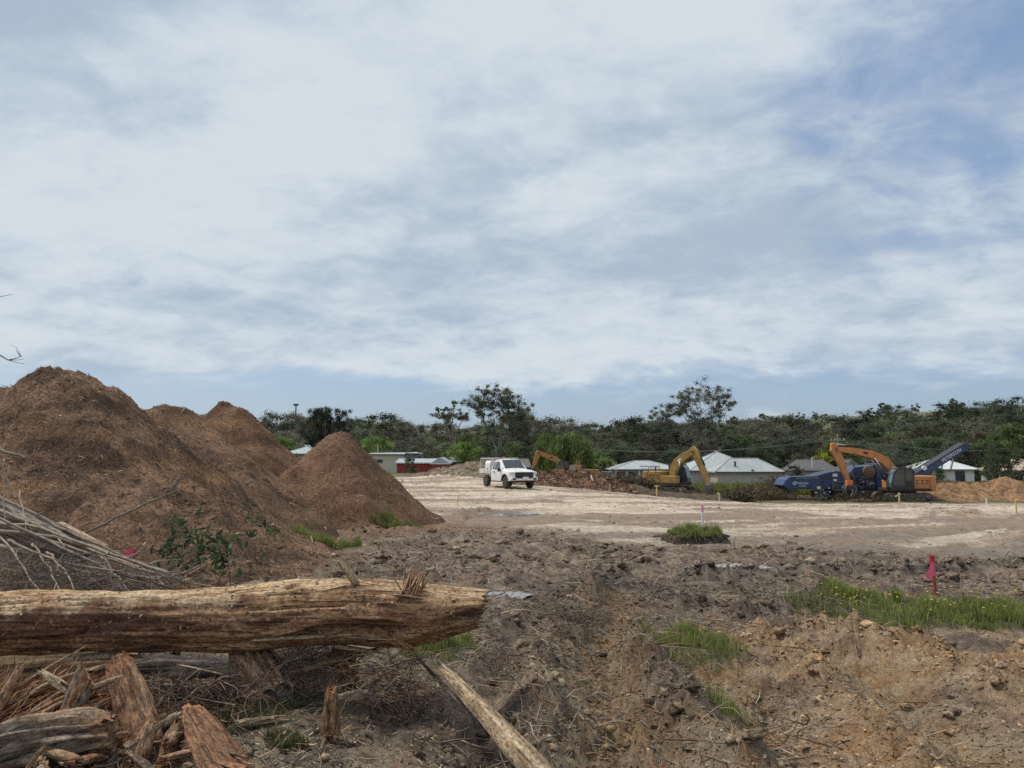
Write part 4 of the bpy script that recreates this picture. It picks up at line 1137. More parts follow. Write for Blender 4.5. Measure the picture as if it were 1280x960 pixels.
wood_thing('dark bark covered limb lying behind the split block', 'dark_limb', P(215, 872, 5.5), P(325, 850, 5.6), 0.05, 0.04, 192, 'branch', bark=((0.09, 0.07, 0.055), (0.20, 0.16, 0.125)), wood=PALEW, groove=0.2)
wood_thing('torn tan offcut lying on the litter right of the root wedge', 'offcut', P(300, 905, 4.85), P(350, 898, 4.95), 0.03, 0.02, 193, 'timber', bark=((0.24, 0.17, 0.11), (0.4, 0.3, 0.2)), wood=PALEW, nu=18)
wood_thing('upright broken red splinter leaning on the lower tan log', 'wood_shard', P(-8, 895, 4.75), P(27, 830, 4.9), 0.032, 0.022, 110, 'timber', bark=((0.28, 0.15, 0.09), (0.46, 0.29, 0.18)), wood=PALEW, nu=20, torn1=0.02)
wood_thing('pale flat splinter lying on the left of the stump', 'wood_shard', P(-20, 905, 4.85), P(35, 868, 5.05), 0.035, 0.018, 111, 'timber', bark=PALEW, wood=PALEW, flat=0.35, nu=18)
wood_thing('rust coloured flat root plate wedge at the bottom edge', 'root_plate', P(242, 885, 4.75), P(300, 985, 4.1), 0.10, 0.21, 112, 'root', bark=((0.20, 0.10, 0.055), (0.33, 0.18, 0.10)), wood=REDW, flat=0.25, groove=0.16, torn0=0.05, torn1=0.03, roll=R(-12), nt=34)
wood_thing('split timber block with a pale cut end below the log', 'split_block', P(306, 806, 5.8), P(346, 876, 5.35), 0.15, 0.13, 113, 'timber', bark=((0.24, 0.12, 0.075), (0.44, 0.29, 0.18)), wood=((0.34, 0.29, 0.25), (0.44, 0.38, 0.33)), torn1=0.03, groove=0.3, hollow=0.1)
wood_thing('crumbling orange rotten wood below the log split', 'rotten_wood', P(425, 815, 5.75), P(440, 860, 5.6), 0.10, 0.06, 114, 'timber', bark=((0.26, 0.11, 0.05), (0.42, 0.22, 0.10)), wood=REDW, groove=0.35)
wood_thing('small red-brown broken stub standing upright in the soil', 'broken_stub', P(414, 918, 4.75), P(414, 862, 4.85), 0.05, 0.035, 115, 'stump', bark=((0.14, 0.07, 0.04), (0.28, 0.16, 0.085)), wood=((0.36, 0.15, 0.07), (0.5, 0.28, 0.14)), torn1=0.06, groove=0.3)
wood_thing('short torn offcut with a pale face lying behind the small stub', 'offcut', P(425, 872, 5.15), P(470, 866, 5.2), 0.035, 0.028, 116, 'timber', bark=((0.2, 0.14, 0.1), (0.34, 0.26, 0.19)), wood=((0.5, 0.36, 0.27), (0.62, 0.5, 0.4)), nu=22)
wood_thing('long pointed split plank leaning out of the soil', 'split_plank', P(694, 990, 3.95), P(541, 822, 5.45), 0.085, 0.022, 117, 'timber', bark=((0.27, 0.185, 0.115), (0.47, 0.34, 0.215)), wood=((0.52, 0.40, 0.26), (0.62, 0.49, 0.33)), flat=0.55, groove=0.14, torn1=0.10, nt=60, nu=50, roll=R(-20), bend=0.02)
wood_thing('dark slender rail lying along the left side of the split plank', 'dark_rail', P(600, 905, 4.7), P(522, 822, 5.6), 0.020, 0.010, 118, 'timber', bark=((0.10, 0.075, 0.06), (0.19, 0.15, 0.12)), wood=GREYB, nt=40, nu=20)
wood_thing('thin grey branch propped under the middle of the log', 'propped_branch', P(318, 868, 5.3), P(388, 806, 5.6), 0.016, 0.011, 119, 'branch', bark=GREYB, wood=PALEW, nu=12, nt=20, bend=0.05)
wood_thing('pale leaf shaped splinter stuck beside the propped branch', 'wood_shard', P(340, 836, 5.45), P(372, 822, 5.5), 0.018, 0.010, 120, 'timber', bark=PALEW, wood=PALEW, flat=0.4, nu=16)
wood_thing('pale narrow slat of wood on the buried grey log', 'wood_shard', P(228, 832, 5.85), P(275, 842, 5.85), 0.018, 0.009, 121, 'timber', bark=((0.36, 0.28, 0.18), (0.5, 0.4, 0.27)), wood=PALEW, flat=0.4, nu=14)
wood_thing('long pale splinter lying in front of the buried grey log', 'wood_shard', P(205, 856, 5.7), P(285, 862, 5.75), 0.017, 0.008, 122, 'timber', bark=((0.30, 0.23, 0.15), (0.44, 0.35, 0.24)), wood=PALEW, flat=0.4, nu=14)
wood_thing('broken bark piece wedged between the two logs', 'bark_piece', P(97, 822, 5.5), P(140, 820, 5.5), 0.035, 0.035, 123, 'bark', bark=((0.20, 0.15, 0.11), (0.34, 0.27, 0.2)), wood=PALEW, nu=22, flat=0.7)
# timber behind the log, at the foot of the tall pile
wood_thing('thick grey barked log with a sawn end resting on the tallest pile', 'grey_log', P(-60, 628, 7.9), P(120, 697, 7.4), 0.25, 0.115, 130, 'log', bark=((0.13, 0.11, 0.09), (0.25, 0.215, 0.175)), wood=((0.55, 0.45, 0.35), (0.66, 0.56, 0.45)), groove=0.16, torn0=0.02, torn1=0.02, hollow=0.0, nt=50, nu=60)
wood_thing('pale sawn plank lying on the thick grey log', 'sawn_slab', P(78, 655, 7.5), P(132, 684, 7.2), 0.05, 0.045, 131, 'timber', bark=((0.33, 0.18, 0.10), (0.46, 0.28, 0.17)), wood=((0.6, 0.5, 0.4), (0.72, 0.62, 0.5)), torn1=0.01, hollow=0, flat=0.4)
wood_thing('short grey-green branch length behind the fallen log', 'cut_branch', P(92, 748, 6.7), P(130, 722, 6.9), 0.055, 0.055, 132, 'branch', bark=((0.16, 0.15, 0.12), (0.27, 0.25, 0.20)), wood=((0.05, 0.04, 0.03), (0.09, 0.07, 0.05)), torn0=0.01, torn1=0.01, hollow=0.0, groove=0.06)
wood_thing('short log with an orange sawn face behind the fallen log', 'sawn_end', P(228, 742, 6.9), P(240, 738, 6.5), 0.11, 0.10, 133, 'timber', bark=((0.3, 0.2, 0.12), (0.4, 0.28, 0.17)), wood=((0.52, 0.34, 0.17), (0.62, 0.42, 0.23)), torn1=0.01, torn0=0.01, hollow=0.0)
wood_thing('small round cut branch end in the brushwood', 'cut_branch', P(30, 690, 8.0), P(18, 700, 7.3), 0.04, 0.042, 134, 'branch', bark=GREYB, wood=((0.5, 0.38, 0.25), (0.6, 0.47, 0.32)), torn1=0.005, torn0=0.01, hollow=0.0, nu=24)
wood_thing('reddish broken stick rising from the orange sawn log end', 'broken_stick', P(232, 722, 6.9), P(262, 704, 6.9), 0.022, 0.010, 135, 'branch', bark=REDW, wood=PALEW, nu=14)
wood_thing('weathered grey piece of wood high on the tallest pile', 'wood_shard', P(215, 612, 12.3), P(226, 594, 12.2), 0.05, 0.025, 136, 'timber', bark=((0.3, 0.25, 0.2), (0.42, 0.36, 0.29)), wood=PALEW, nu=16)

# dead branches fanned over the brushwood behind the log
def branch(label, pts, r0, r1, tone=1.0, name='dead_branch', group='dead branches behind the log', cat='branch', forks=1):
    ps = [P(*p) for p in pts]; r0 *= 1.5; r1 *= 1.4
    # smooth the path
    for _ in range(2):
        q = [ps[0]]
        for a, b in zip(ps[:-1], ps[1:]): q += [a * 0.75 + b * 0.25, a * 0.25 + b * 0.75]
        ps = q + [ps[-1]]
    ps = [p + Vector((random.uniform(-1, 1), random.uniform(-1, 1), random.uniform(-1, 1))) * 0.010 for p in ps]
    n = len(ps); m = MB(); m.tube(ps, [r0 + (r1 - r0) * i / (n - 1) for i in range(n)], 6)
    for q in range(forks):
        i = random.randint(n // 4, n - 4); d = (ps[i + 3] - ps[i]).normalized()
        e = (d + Vector((random.uniform(-1, 1), random.uniform(-0.5, 0.5), random.uniform(-0.6, 1))) * 0.7).normalized()
        ln = random.uniform(0.2, 0.5)
        m.tube([ps[i], ps[i] + e * ln * 0.5 + Vector((0, 0, random.uniform(-0.03, 0.03))), ps[i] + e * ln], [r1 * 1.2, r1, r1 * 0.4], 5)
    o = m.build(name, None, None, True)
    nv = len(o.data.vertices); c = np.ones((nv, 4), np.float32)
    c[:, :3] = np.array((0.27, 0.215, 0.165)) * tone
    at = o.data.color_attributes.new('Col', 'FLOAT_COLOR', 'POINT'); at.data.foreach_set('color', c.ravel())
    o.data.materials.append(M['twig'])
    return tag(o, label, cat, group)


BR = 'thin grey dead branch in the bundle sweeping down behind the fallen log'
for pts, r0, r1, tn in (
        ([(-30, 628, 7.6), (60, 660, 7.3), (140, 700, 7.0), (235, 728, 6.7)], 0.014, 0.006, 1.2), ([(-30, 640, 7.5), (50, 672, 7.2), (130, 696, 6.9), (245, 735, 6.6)], 0.013, 0.005, 1.1),
        ([(-30, 662, 7.4), (60, 668, 7.2), (150, 694, 6.9), (240, 728, 6.6)], 0.018, 0.006, 1.0), ([(-30, 655, 7.3), (40, 655, 7.1), (120, 685, 6.9), (228, 722, 6.6)], 0.012, 0.005, 1.25),
        ([(-30, 680, 7.1), (50, 690, 6.9), (90, 714, 6.8), (140, 722, 6.7), (230, 721, 6.6)], 0.017, 0.006, 1.2), ([(-20, 640, 7.2), (70, 680, 6.9), (150, 720, 6.6), (250, 742, 6.5)], 0.010, 0.004, 0.9),
        ([(-20, 612, 7.8), (40, 640, 7.4), (90, 668, 7.1), (150, 692, 6.8), (236, 730, 6.6)], 0.012, 0.004, 0.85), ([(10, 674, 7.0), (60, 700, 6.8), (150, 716, 6.6), (290, 738, 6.4)], 0.010, 0.004, 1.1)):
    branch(BR, pts, r0, r1, tn, forks=2)
BS = 'thin pale dead stick slanting down to the top of the fallen log'
for pts, r0, r1 in (([(-10, 662, 6.8), (18, 690, 6.6), (52, 745, 6.2)], 0.008, 0.005), ([(40, 680, 6.8), (60, 705, 6.6), (76, 745, 6.2)], 0.007, 0.004), ([(60, 690, 6.8), (82, 715, 6.5), (95, 745, 6.2)], 0.007, 0.004),
                    ([(128, 695, 6.8), (150, 725, 6.5), (168, 748, 6.2)], 0.005, 0.003), ([(4, 575, 7.6), (4, 610, 7.5), (6, 660, 7.3)], 0.006, 0.004), ([(24, 612, 7.6), (30, 640, 7.4), (33, 662, 7.2)], 0.006, 0.004)):
    branch(BS, pts, r0, r1, 1.25, group='pale sticks behind the log', forks=1)
branch('long dark rod like branch arching over the foot of the tallest pile', [(95, 672, 9.0), (150, 645, 9.6), (200, 622, 10.4), (225, 612, 11.0)], 0.012, 0.006, 0.6, group=None, forks=0)
branch('straight dark stick lying on the left of the tallest pile', [(-15, 556, 10.6), (10, 566, 10.5), (32, 572, 10.5)], 0.02, 0.012, 0.9, group=None, forks=0)
# brushwood (uncountable) behind and under the log
def brush(name, label, boxes, n, L, r, cols, dz=0.3, cat='brushwood', parent=None):
    ps = []
    per = n // len(boxes)
    for (px0, py0, px1, py1, Ya, Yb) in boxes:
        for _ in range(per):
            Yq = random.uniform(Ya, Yb); ps.append(P(random.uniform(px0, px1), random.uniform(py0, py1), Yq)[:])
    ps = np.array(ps); g = ground(ps[:, 0], ps[:, 1]); ps[:, 2] = np.maximum(ps[:, 2], g + 0.01)
    d = rng.normal(size=(len(ps), 3)); d[:, 2] *= dz
    return tag(twigs_mesh(name, ps, d, rng.uniform(0.3, 1, len(ps)) * L, rng.uniform(0.5, 1.2, len(ps)) * r, palette(len(ps), cols, 0.25), M['twig'], parent, gravity=0.1), label, cat, kind='stuff')


GR = [(0.10, 0.08, 0.07), (0.18, 0.15, 0.125), (0.27, 0.23, 0.19)]
brush('brushwood', 'grey tangle of fine brushwood behind the left of the fallen log', [(-40, 692, 110, 750, 6.3, 7.1), (100, 714, 235, 755, 6.2, 7.0)], 1500, 0.42, 0.0035, GR)
brush('brushwood', 'dark fine brushwood packed under the split of the fallen log', [(330, 815, 425, 880, 5.3, 6.2), (345, 800, 420, 845, 5.6, 6.2)], 1500, 0.30, 0.0022, [(0.06, 0.048, 0.04), (0.11, 0.085, 0.07), (0.17, 0.13, 0.10)])
brush('brushwood', 'pale twigs lying between the stump and the buried grey log', [(165, 850, 300, 905, 4.9, 5.8), (430, 825, 520, 880, 5.0, 5.7), (180, 850, 330, 900, 5.0, 5.6)], 1000, 0.34, 0.0042, [(0.08, 0.06, 0.048), (0.14, 0.105, 0.08), (0.24, 0.18, 0.13), (0.20, 0.10, 0.06)])
brush('brushwood', 'root tangle on the mud ridge in the middle of the site', [(700, 735, 860, 775, 8.6, 10.2), (690, 760, 760, 800, 7.8, 8.6), (1000, 755, 1050, 785, 8.4, 9.0)], 900, 0.38, 0.004, [(0.09, 0.07, 0.055), (0.16, 0.125, 0.10), (0.26, 0.21, 0.16)])
# bare dead sapling outside the left edge whose twigs reach into the sky
def dead_sapling():
    root = empty('dead_sapling', P(-150, 640, 9.0)); tag(root, 'bare dead branch tips reaching over the tallest pile into the sky', 'tree')
    L0 = root.location
    def T(*pts): return [P(*p) - L0 for p in pts]
    m = MB(); m.tube([Vector((0, 0, -1.4))] + T((-140, 560, 9.0), (-125, 470, 9.0), (-100, 360, 9.0), (-95, 260, 9.0)), [0.06, 0.05, 0.035, 0.02, 0.006], 8)
    m.build('trunk', M['bark'], root, True)
    for pts, r in ((((-125, 470, 9.0), (-60, 425, 9), (-20, 432, 9), (10, 450, 9), (20, 448, 9), (28, 445, 9)), 0.012), (((-110, 400, 9.0), (-60, 385, 9), (-20, 375, 9), (15, 368, 9)), 0.010)):
        m = MB(); ps = T(*pts); n = len(ps); m.tube(ps, [r * (1 - 0.75 * i / (n - 1)) for i in range(n)], 5)
        b = m.build('branch', M['bark'], root, True)
    m = MB()
    for pts in (((10, 450, 9), (20, 453, 9), (31, 455, 9)), ((12, 450, 9), (22, 450, 9), (30, 449, 9)), ((26, 446, 9), (20, 438, 9), (22, 435, 9), (12, 431, 9)), ((26, 446, 9), (24, 440, 9), (21, 436, 9))):
        m.tube(T(*pts), [0.0045, 0.003, 0.002, 0.0015][:len(pts)], 4)
    m.build('twig', M['bark'], root, True)
dead_sapling()

# leafy regrowth at the foot of the tall pile
def leafy(label, spots, n, size, cols):
    p = P(*spots[0]); root = empty('leafy_sprout', (p.x, p.y, gz(p.x, p.y))); tag(root, label, 'plant')
    off = np.array(root.location)
    st = MB(); pts = []
    for s in spots:
        q = P(*s); b = Vector((q.x + random.uniform(-0.1, 0.1), q.y, gz(q.x, q.y)))
        st.tube([b - root.location, (b + q) / 2 - root.location + Vector((random.uniform(-0.08, 0.08), 0, 0)), q - root.location], [0.008, 0.006, 0.003], 5)
        pts.append(np.array(q)[None] + rng.normal(size=(n // len(spots), 3)) * np.array([0.10, 0.10, 0.11]))
    st.build('stem', M['bark'], root, True)
    pts = np.concatenate(pts) - off; k = len(pts)
    L = rng.uniform(0.5, 1, k) * size
    o = chips_mesh('leaves', pts, unit(rng.normal(size=(k, 3)) + np.array([0, -0.5, 0.8])), L, L * 0.42, palette(k, cols, 0.3), M['leaffix'], root, lift=0.6)
    tag(o, kind='stuff')
LG = [(0.05, 0.085, 0.035), (0.075, 0.12, 0.045), (0.035, 0.06, 0.028)]
leafy('dark green leafy regrowth sprouting at the foot of the tallest pile', [(210, 690, 10.2), (230, 660, 10.4), (255, 675, 10.2), (275, 690, 10.1), (285, 700, 10.0), (245, 690, 10.1)], 230, 0.15, LG)
leafy('small leafy sprout on the right shoulder of the tallest pile foot', [(322, 655, 11.4), (335, 668, 11.3)], 60, 0.12, LG)
# pink survey tape on a broken peg among the brush
_p = P(166, 700, 8.6); tp = empty('taped_peg', _p); tag(tp, 'short red peg with torn pink tape at the foot of the tallest pile', 'survey peg')
MB().tube([(0.03, 0, -0.25), (0.015, 0, 0.12)], 0.016, 5).build('peg', M['redstake'], tp)
m = MB(); m.add([(0.012, -0.02, 0.16), (-0.06, -0.03, 0.12), (-0.085, -0.05, 0.02), (-0.03, -0.05, -0.02), (0.01, -0.02, 0.04)], [(0, 1, 4), (1, 2, 3, 4)]); m.build('tape', M['flag'], tp)


# shredded bark and splinters littering the ground round the stump and under the log
def litter():
    n = 5200
    px = rng.uniform(-60, 560, n); Yq = rng.uniform(3.7, 6.6, n)
    x = (px - 640) / FPX * Yq; z = ground(x, Yq)
    keep = rng.uniform(size=n) < np.clip(0.5 + 0.9 * fbm(x * 1.5, Yq * 1.5, 3, 700) + 0.5 * (px < 330), 0.05, 1)
    p = np.stack([x, Yq, z + rng.uniform(0.0, 0.035, n)], -1)[keep]; k = len(p)
    L = rng.uniform(0.015, 0.10, k)
    o = chips_mesh('bark_litter', p, unit(np.array([0, 0, 1.0]) + 0.35 * rng.normal(size=(k, 3))), L, L * rng.uniform(0.08, 0.24, k), palette(k, [(0.10, 0.065, 0.045), (0.22, 0.12, 0.07), (0.36, 0.23, 0.14), (0.46, 0.34, 0.22), (0.06, 0.045, 0.035)], 0.25), M['chips'], lift=0.7)
    tag(o, 'shredded bark and splinters littered round the stump and below the log', 'bark litter', kind='stuff')
litter()

# ------------------------------------------------------------------ the white utility truck
def ute():
    p = P(638, 612, 46.0); z = gz(p.x, 46.0)
    root = empty('utility_truck', (p.x - 0.15, 49.5, gz(p.x, 49.5)), R(-90 + 24))
    tag(root, 'white utility truck with tray, toolbox and roof rack parked on pale clay', 'truck')
    XA, XB, ZA, RA = 1.55, -1.67, 0.39, 0.50
    xs = np.concatenate([np.linspace(-0.66, 0.9, 16), np.linspace(0.95, XA + 0.56, 17), np.linspace(2.2, 2.46, 6)])
    def zlo(x):
        b = 0.46
        if abs(x - XA) < RA: b = max(b, ZA + math.sqrt(RA * RA - (x - XA) ** 2))
        if x > 2.15: b = 0.50 + 0.12 * (x - 2.15)
        return b
    def zhi(x):
        return float(np.interp(x, [-0.66, -0.6, -0.45, -0.2, 0.25, 0.38, 1.14, 1.3, 1.9, 2.25, 2.4, 2.46], [1.55, 1.76, 1.80, 1.815, 1.80, 1.765, 1.22, 1.19, 1.15, 1.10, 1.03, 0.92]))
    def hw(x, zz):
        wv = 0.925 - 0.012 * abs(zz - 0.85)
        if zz > 1.08: wv -= (zz - 1.08) * 0.33
        if x > 1.9: wv -= 0.42 * (x - 1.9) ** 2
        if x > 0.95 and zz > 0.98: wv -= 0.45 * (zz - 0.98)
        return wv
    K = 9; C = 7; rings = []
    for x in xs:
        lo, hi = zlo(x), zhi(x); rg = []
        for k in range(K):
            zz = lo + (hi - lo) * k / (K - 1); yy = hw(x, zz)
            if k == K - 1: yy -= 0.06
            rg.append((x, yy, zz))
        yt = rg[-1][1]
        for c in range(1, C):
            u = 1 - 2 * c / C; rg.append((x, yt * u, hi + 0.035 * (1 - u * u)))
        for k in range(K - 1, -1, -1):
            rg.append((x, -rg[k][1], rg[k][2]))
        rings.append(rg)
    n = len(rings[0]); m = MB(); vs = [v for rg in rings for v in rg]
    fs = [(i * n + k, i * n + k + 1, (i + 1) * n + k + 1, (i + 1) * n + k) for i in range(len(rings) - 1) for k in range(n - 1)]
    fs += [tuple(range(n)), tuple((len(rings) - 1) * n + k for k in range(n - 1, -1, -1))]
    m.add(vs, fs); body = m.build('body', M['white'], root, True)
    body.modifiers.new('edges', 'EDGE_SPLIT').split_angle = R(40)
    # underside and floor
    MB().b2((-2.6, -0.5, 0.42), (2.2, 0.5, 0.62)).build('chassis', M['under'], root)
    def glass(name, poly, off=0.008, mat='glass', parent=root):
        return MB().add(poly, [tuple(range(len(poly)))]).build(name, M[mat], parent)
    # windscreen
    a0, a1 = (1.11, 1.235), (0.40, 1.755)
    nx_, nz_ = 0.59 * 0.02, 0.80 * 0.02
    def wsp(x, zz, s): return (x + nx_, s * (hw(x, zz) - 0.07), zz + nz_ + 0.012)
    m = MB(); m.add([wsp(*a0, -1), (a0[0] + nx_, 0, a0[1] + nz_ + 0.035), wsp(*a0, 1), wsp(*a1, 1), (a1[0] + nx_, 0, a1[1] + nz_ + 0.03), wsp(*a1, -1)], [(0, 1, 4, 5), (1, 2, 3, 4)]); m.build('windscreen', M['glass'], root, True)
    for s in (-1, 1):
        d = MB(); pr = [(0.93, 0.56), (0.93, 1.14), (-0.28, 1.14), (-0.28, 0.56)]
        d.add([(x, s * (hw(x, zz) + 0.004), zz) for x, zz in pr], [(0, 1, 2, 3)])
        door = d.build('door', M['white'], root)
        MB().box((-0.12, s * 0.945, 1.02), (0.2, 0.03, 0.05)).build('handle', M['black'], door)
        w_ = MB(); pr = [(0.80, 1.17), (0.36, 1.66), (-0.18, 1.68), (-0.22, 1.17)]
        w_.add([(x, s * (hw(x, zz) + 0.010), zz) for x, zz in pr], [(0, 1, 2, 3)]); w_.build('side_window', M['glass'], root)
        w_ = MB(); pr = [(-0.30, 1.18), (-0.27, 1.66), (-0.50, 1.64), (-0.56, 1.18)]
        w_.add([(x, s * (hw(x, zz) + 0.010), zz) for x, zz in pr], [(0, 1, 2, 3)]); w_.build('quarter_window', M['glass'], root)
        MB().box((0.86, s * 1.02, 1.16), (0.12, 0.2, 0.22)).build('mirror', M['black'], root, bevel=0.03)
        MB().xz([(2.05, 0.95), (2.46, 0.90), (2.49, 1.03), (2.08, 1.09)], s * 0.60, s * 0.885).build('headlight', M['lamp'], root, bevel=0.02)
        MB().box((2.50, s * 0.70, 0.62), (0.10, 0.24, 0.12)).build('fog_lamp', M['black'], root, bevel=0.02)
        # flared arch lips
        pts = [(XA + (RA + 0.015) * math.cos(q), s * 0.935, ZA + (RA + 0.015) * math.sin(q)) for q in np.linspace(0.15, math.pi - 0.15, 12)]
        MB().tube(pts, 0.03, 6).build('wheel_arch', M['black'], root, True)
        MB().b2((-0.55, s * 0.93 - 0.06, 0.40), (0.95, s * 0.93 + 0.06, 0.46)).build('side_step', M['black'], root)
        for xa in (XA, XB):
            tw = empty('wheel', (xa, s * 0.80, ZA)); tw.parent = root
            MB().lathe_y([(0.24, -0.125), (0.36, -0.125), (0.385, -0.09), (0.39, 0), (0.385, 0.09), (0.36, 0.125), (0.24, 0.125)], (0, 0, 0), 28).build('tyre', M['tyre'], tw, True)
            MB().lathe_y([(0.05, s * 0.10), (0.20, s * 0.09), (0.245, s * 0.118), (0.245, -s * 0.11), (0.05, -s * 0.10)], (0, 0, 0), 20).build('rim', M['rim'], tw, True)
    # front: grille, bumper, plate, badge
    g = MB().yz([(-0.52, 0.64), (-0.62, 0.80), (-0.60, 1.04), (0.60, 1.04), (0.62, 0.80), (0.52, 0.64)], 2.40, 2.515).build('grille', M['black'], root, bevel=0.03)
    for zz in (0.78, 0.97): MB().box((2.52, 0, zz), (0.02, 1.02, 0.018)).build('grille_bar', M['under'], g)
    m = MB(); q = 20; m.add([(2.535, 0.11 * math.cos(2 * math.pi * i / q), 0.875 + 0.05 * math.sin(2 * math.pi * i / q)) for i in range(q)] , [tuple(range(q))]); m.build('badge', M['bluedark'], g)
    bp = MB().yz([(-0.90, 0.52), (-0.92, 0.70), (-0.62, 0.74), (-0.58, 0.66), (0.58, 0.66), (0.62, 0.74), (0.92, 0.70), (0.90, 0.52)], 2.28, 2.54).build('bumper', M['white'], root, bevel=0.05)
    MB().b2((2.25, -0.80, 0.42), (2.48, 0.80, 0.525)).build('skid_plate', M['under'], root, bevel=0.03)
    MB().box((2.555, 0.06, 0.69), (0.02, 0.38, 0.13)).build('number_plate', M['plate'], root)
    # tray, toolbox, rack
    MB().b2((-2.72, -0.94, 0.88), (-0.74, 0.94, 0.98)).build('tray_floor', M['tray'], root)
    for s in (-1, 1): MB().b2((-2.72, s * 0.94 - 0.02, 0.90), (-1.70, s * 0.94 + 0.02, 1.20)).build('tray_side', M['tray'], root, bevel=0.01)
    MB().b2((-2.75, -0.93, 0.90), (-2.71, 0.93, 1.20)).build('tailgate', M['tray'], root, bevel=0.01)
    tb = MB().yz([(-0.93, 0.985), (-0.93, 1.58), (-0.84, 1.72), (0.84, 1.72), (0.93, 1.58), (0.93, 0.985)], -1.68, -0.80).build('toolbox', M['white'], root, bevel=0.02)
    for s in (-1, 1):
        MB().b2((-1.62, s * 0.935 - 0.012, 1.04), (-0.86, s * 0.935 + 0.012, 1.52)).build('toolbox_door', M['white'], tb, bevel=0.008)
        MB().box((-1.24, s * 0.955, 1.2), (0.10, 0.02, 0.12)).build('latch', M['black'], tb)
        MB().tube([(-2.70, s * 0.86, 1.0), (-2.70, s * 0.86, 1.84), (-2.60, s * 0.84, 1.88), (0.1, s * 0.66, 1.89)], 0.025, 6).build('rack_rail', M['tray'], root)
        MB().tube([(-0.72, s * 0.86, 0.95), (-0.72, s * 0.80, 1.88)], 0.03, 6).build('rack_post', M['tray'], root)
        MB().b2((-2.05, s * 0.80 - 0.14, 0.86), (-1.30, s * 0.80 + 0.12, 0.90)).build('mudguard', M['black'], root)
    for x in (-2.68, -1.7, -0.72, 0.08): MB().tube([(x, -0.86 + 0.07 * (x + 2.7), 1.89), (x, 0.86 - 0.07 * (x + 2.7), 1.89)], 0.022, 6).build('rack_bar', M['tray'], root)
    MB().box((-0.72, 0, 1.93), (0.12, 0.12, 0.09)).build('beacon', M['grapple'], root, bevel=0.02)
    MB().tube([(2.30, -0.5, 1.0), (2.28, -0.5, 1.9)], 0.006, 5).build('aerial', M['black'], root)


ute()


# ------------------------------------------------------------------ excavators
def beam(pts, half, y0, y1):
    """outline of a plate girder along a polyline in x-z"""
    P2 = [Vector((a, b)) for a, b in pts]; lft = []; rgt = []
    for i, p in enumerate(P2):
        d = (P2[min(i + 1, len(P2) - 1)] - P2[max(i - 1, 0)]).normalized(); nrm = Vector((-d.y, d.x))
        lft.append(tuple(p + nrm * half[i])); rgt.append(tuple(p - nrm * half[i]))
    return MB().xz(lft + rgt[::-1], y0, y1)


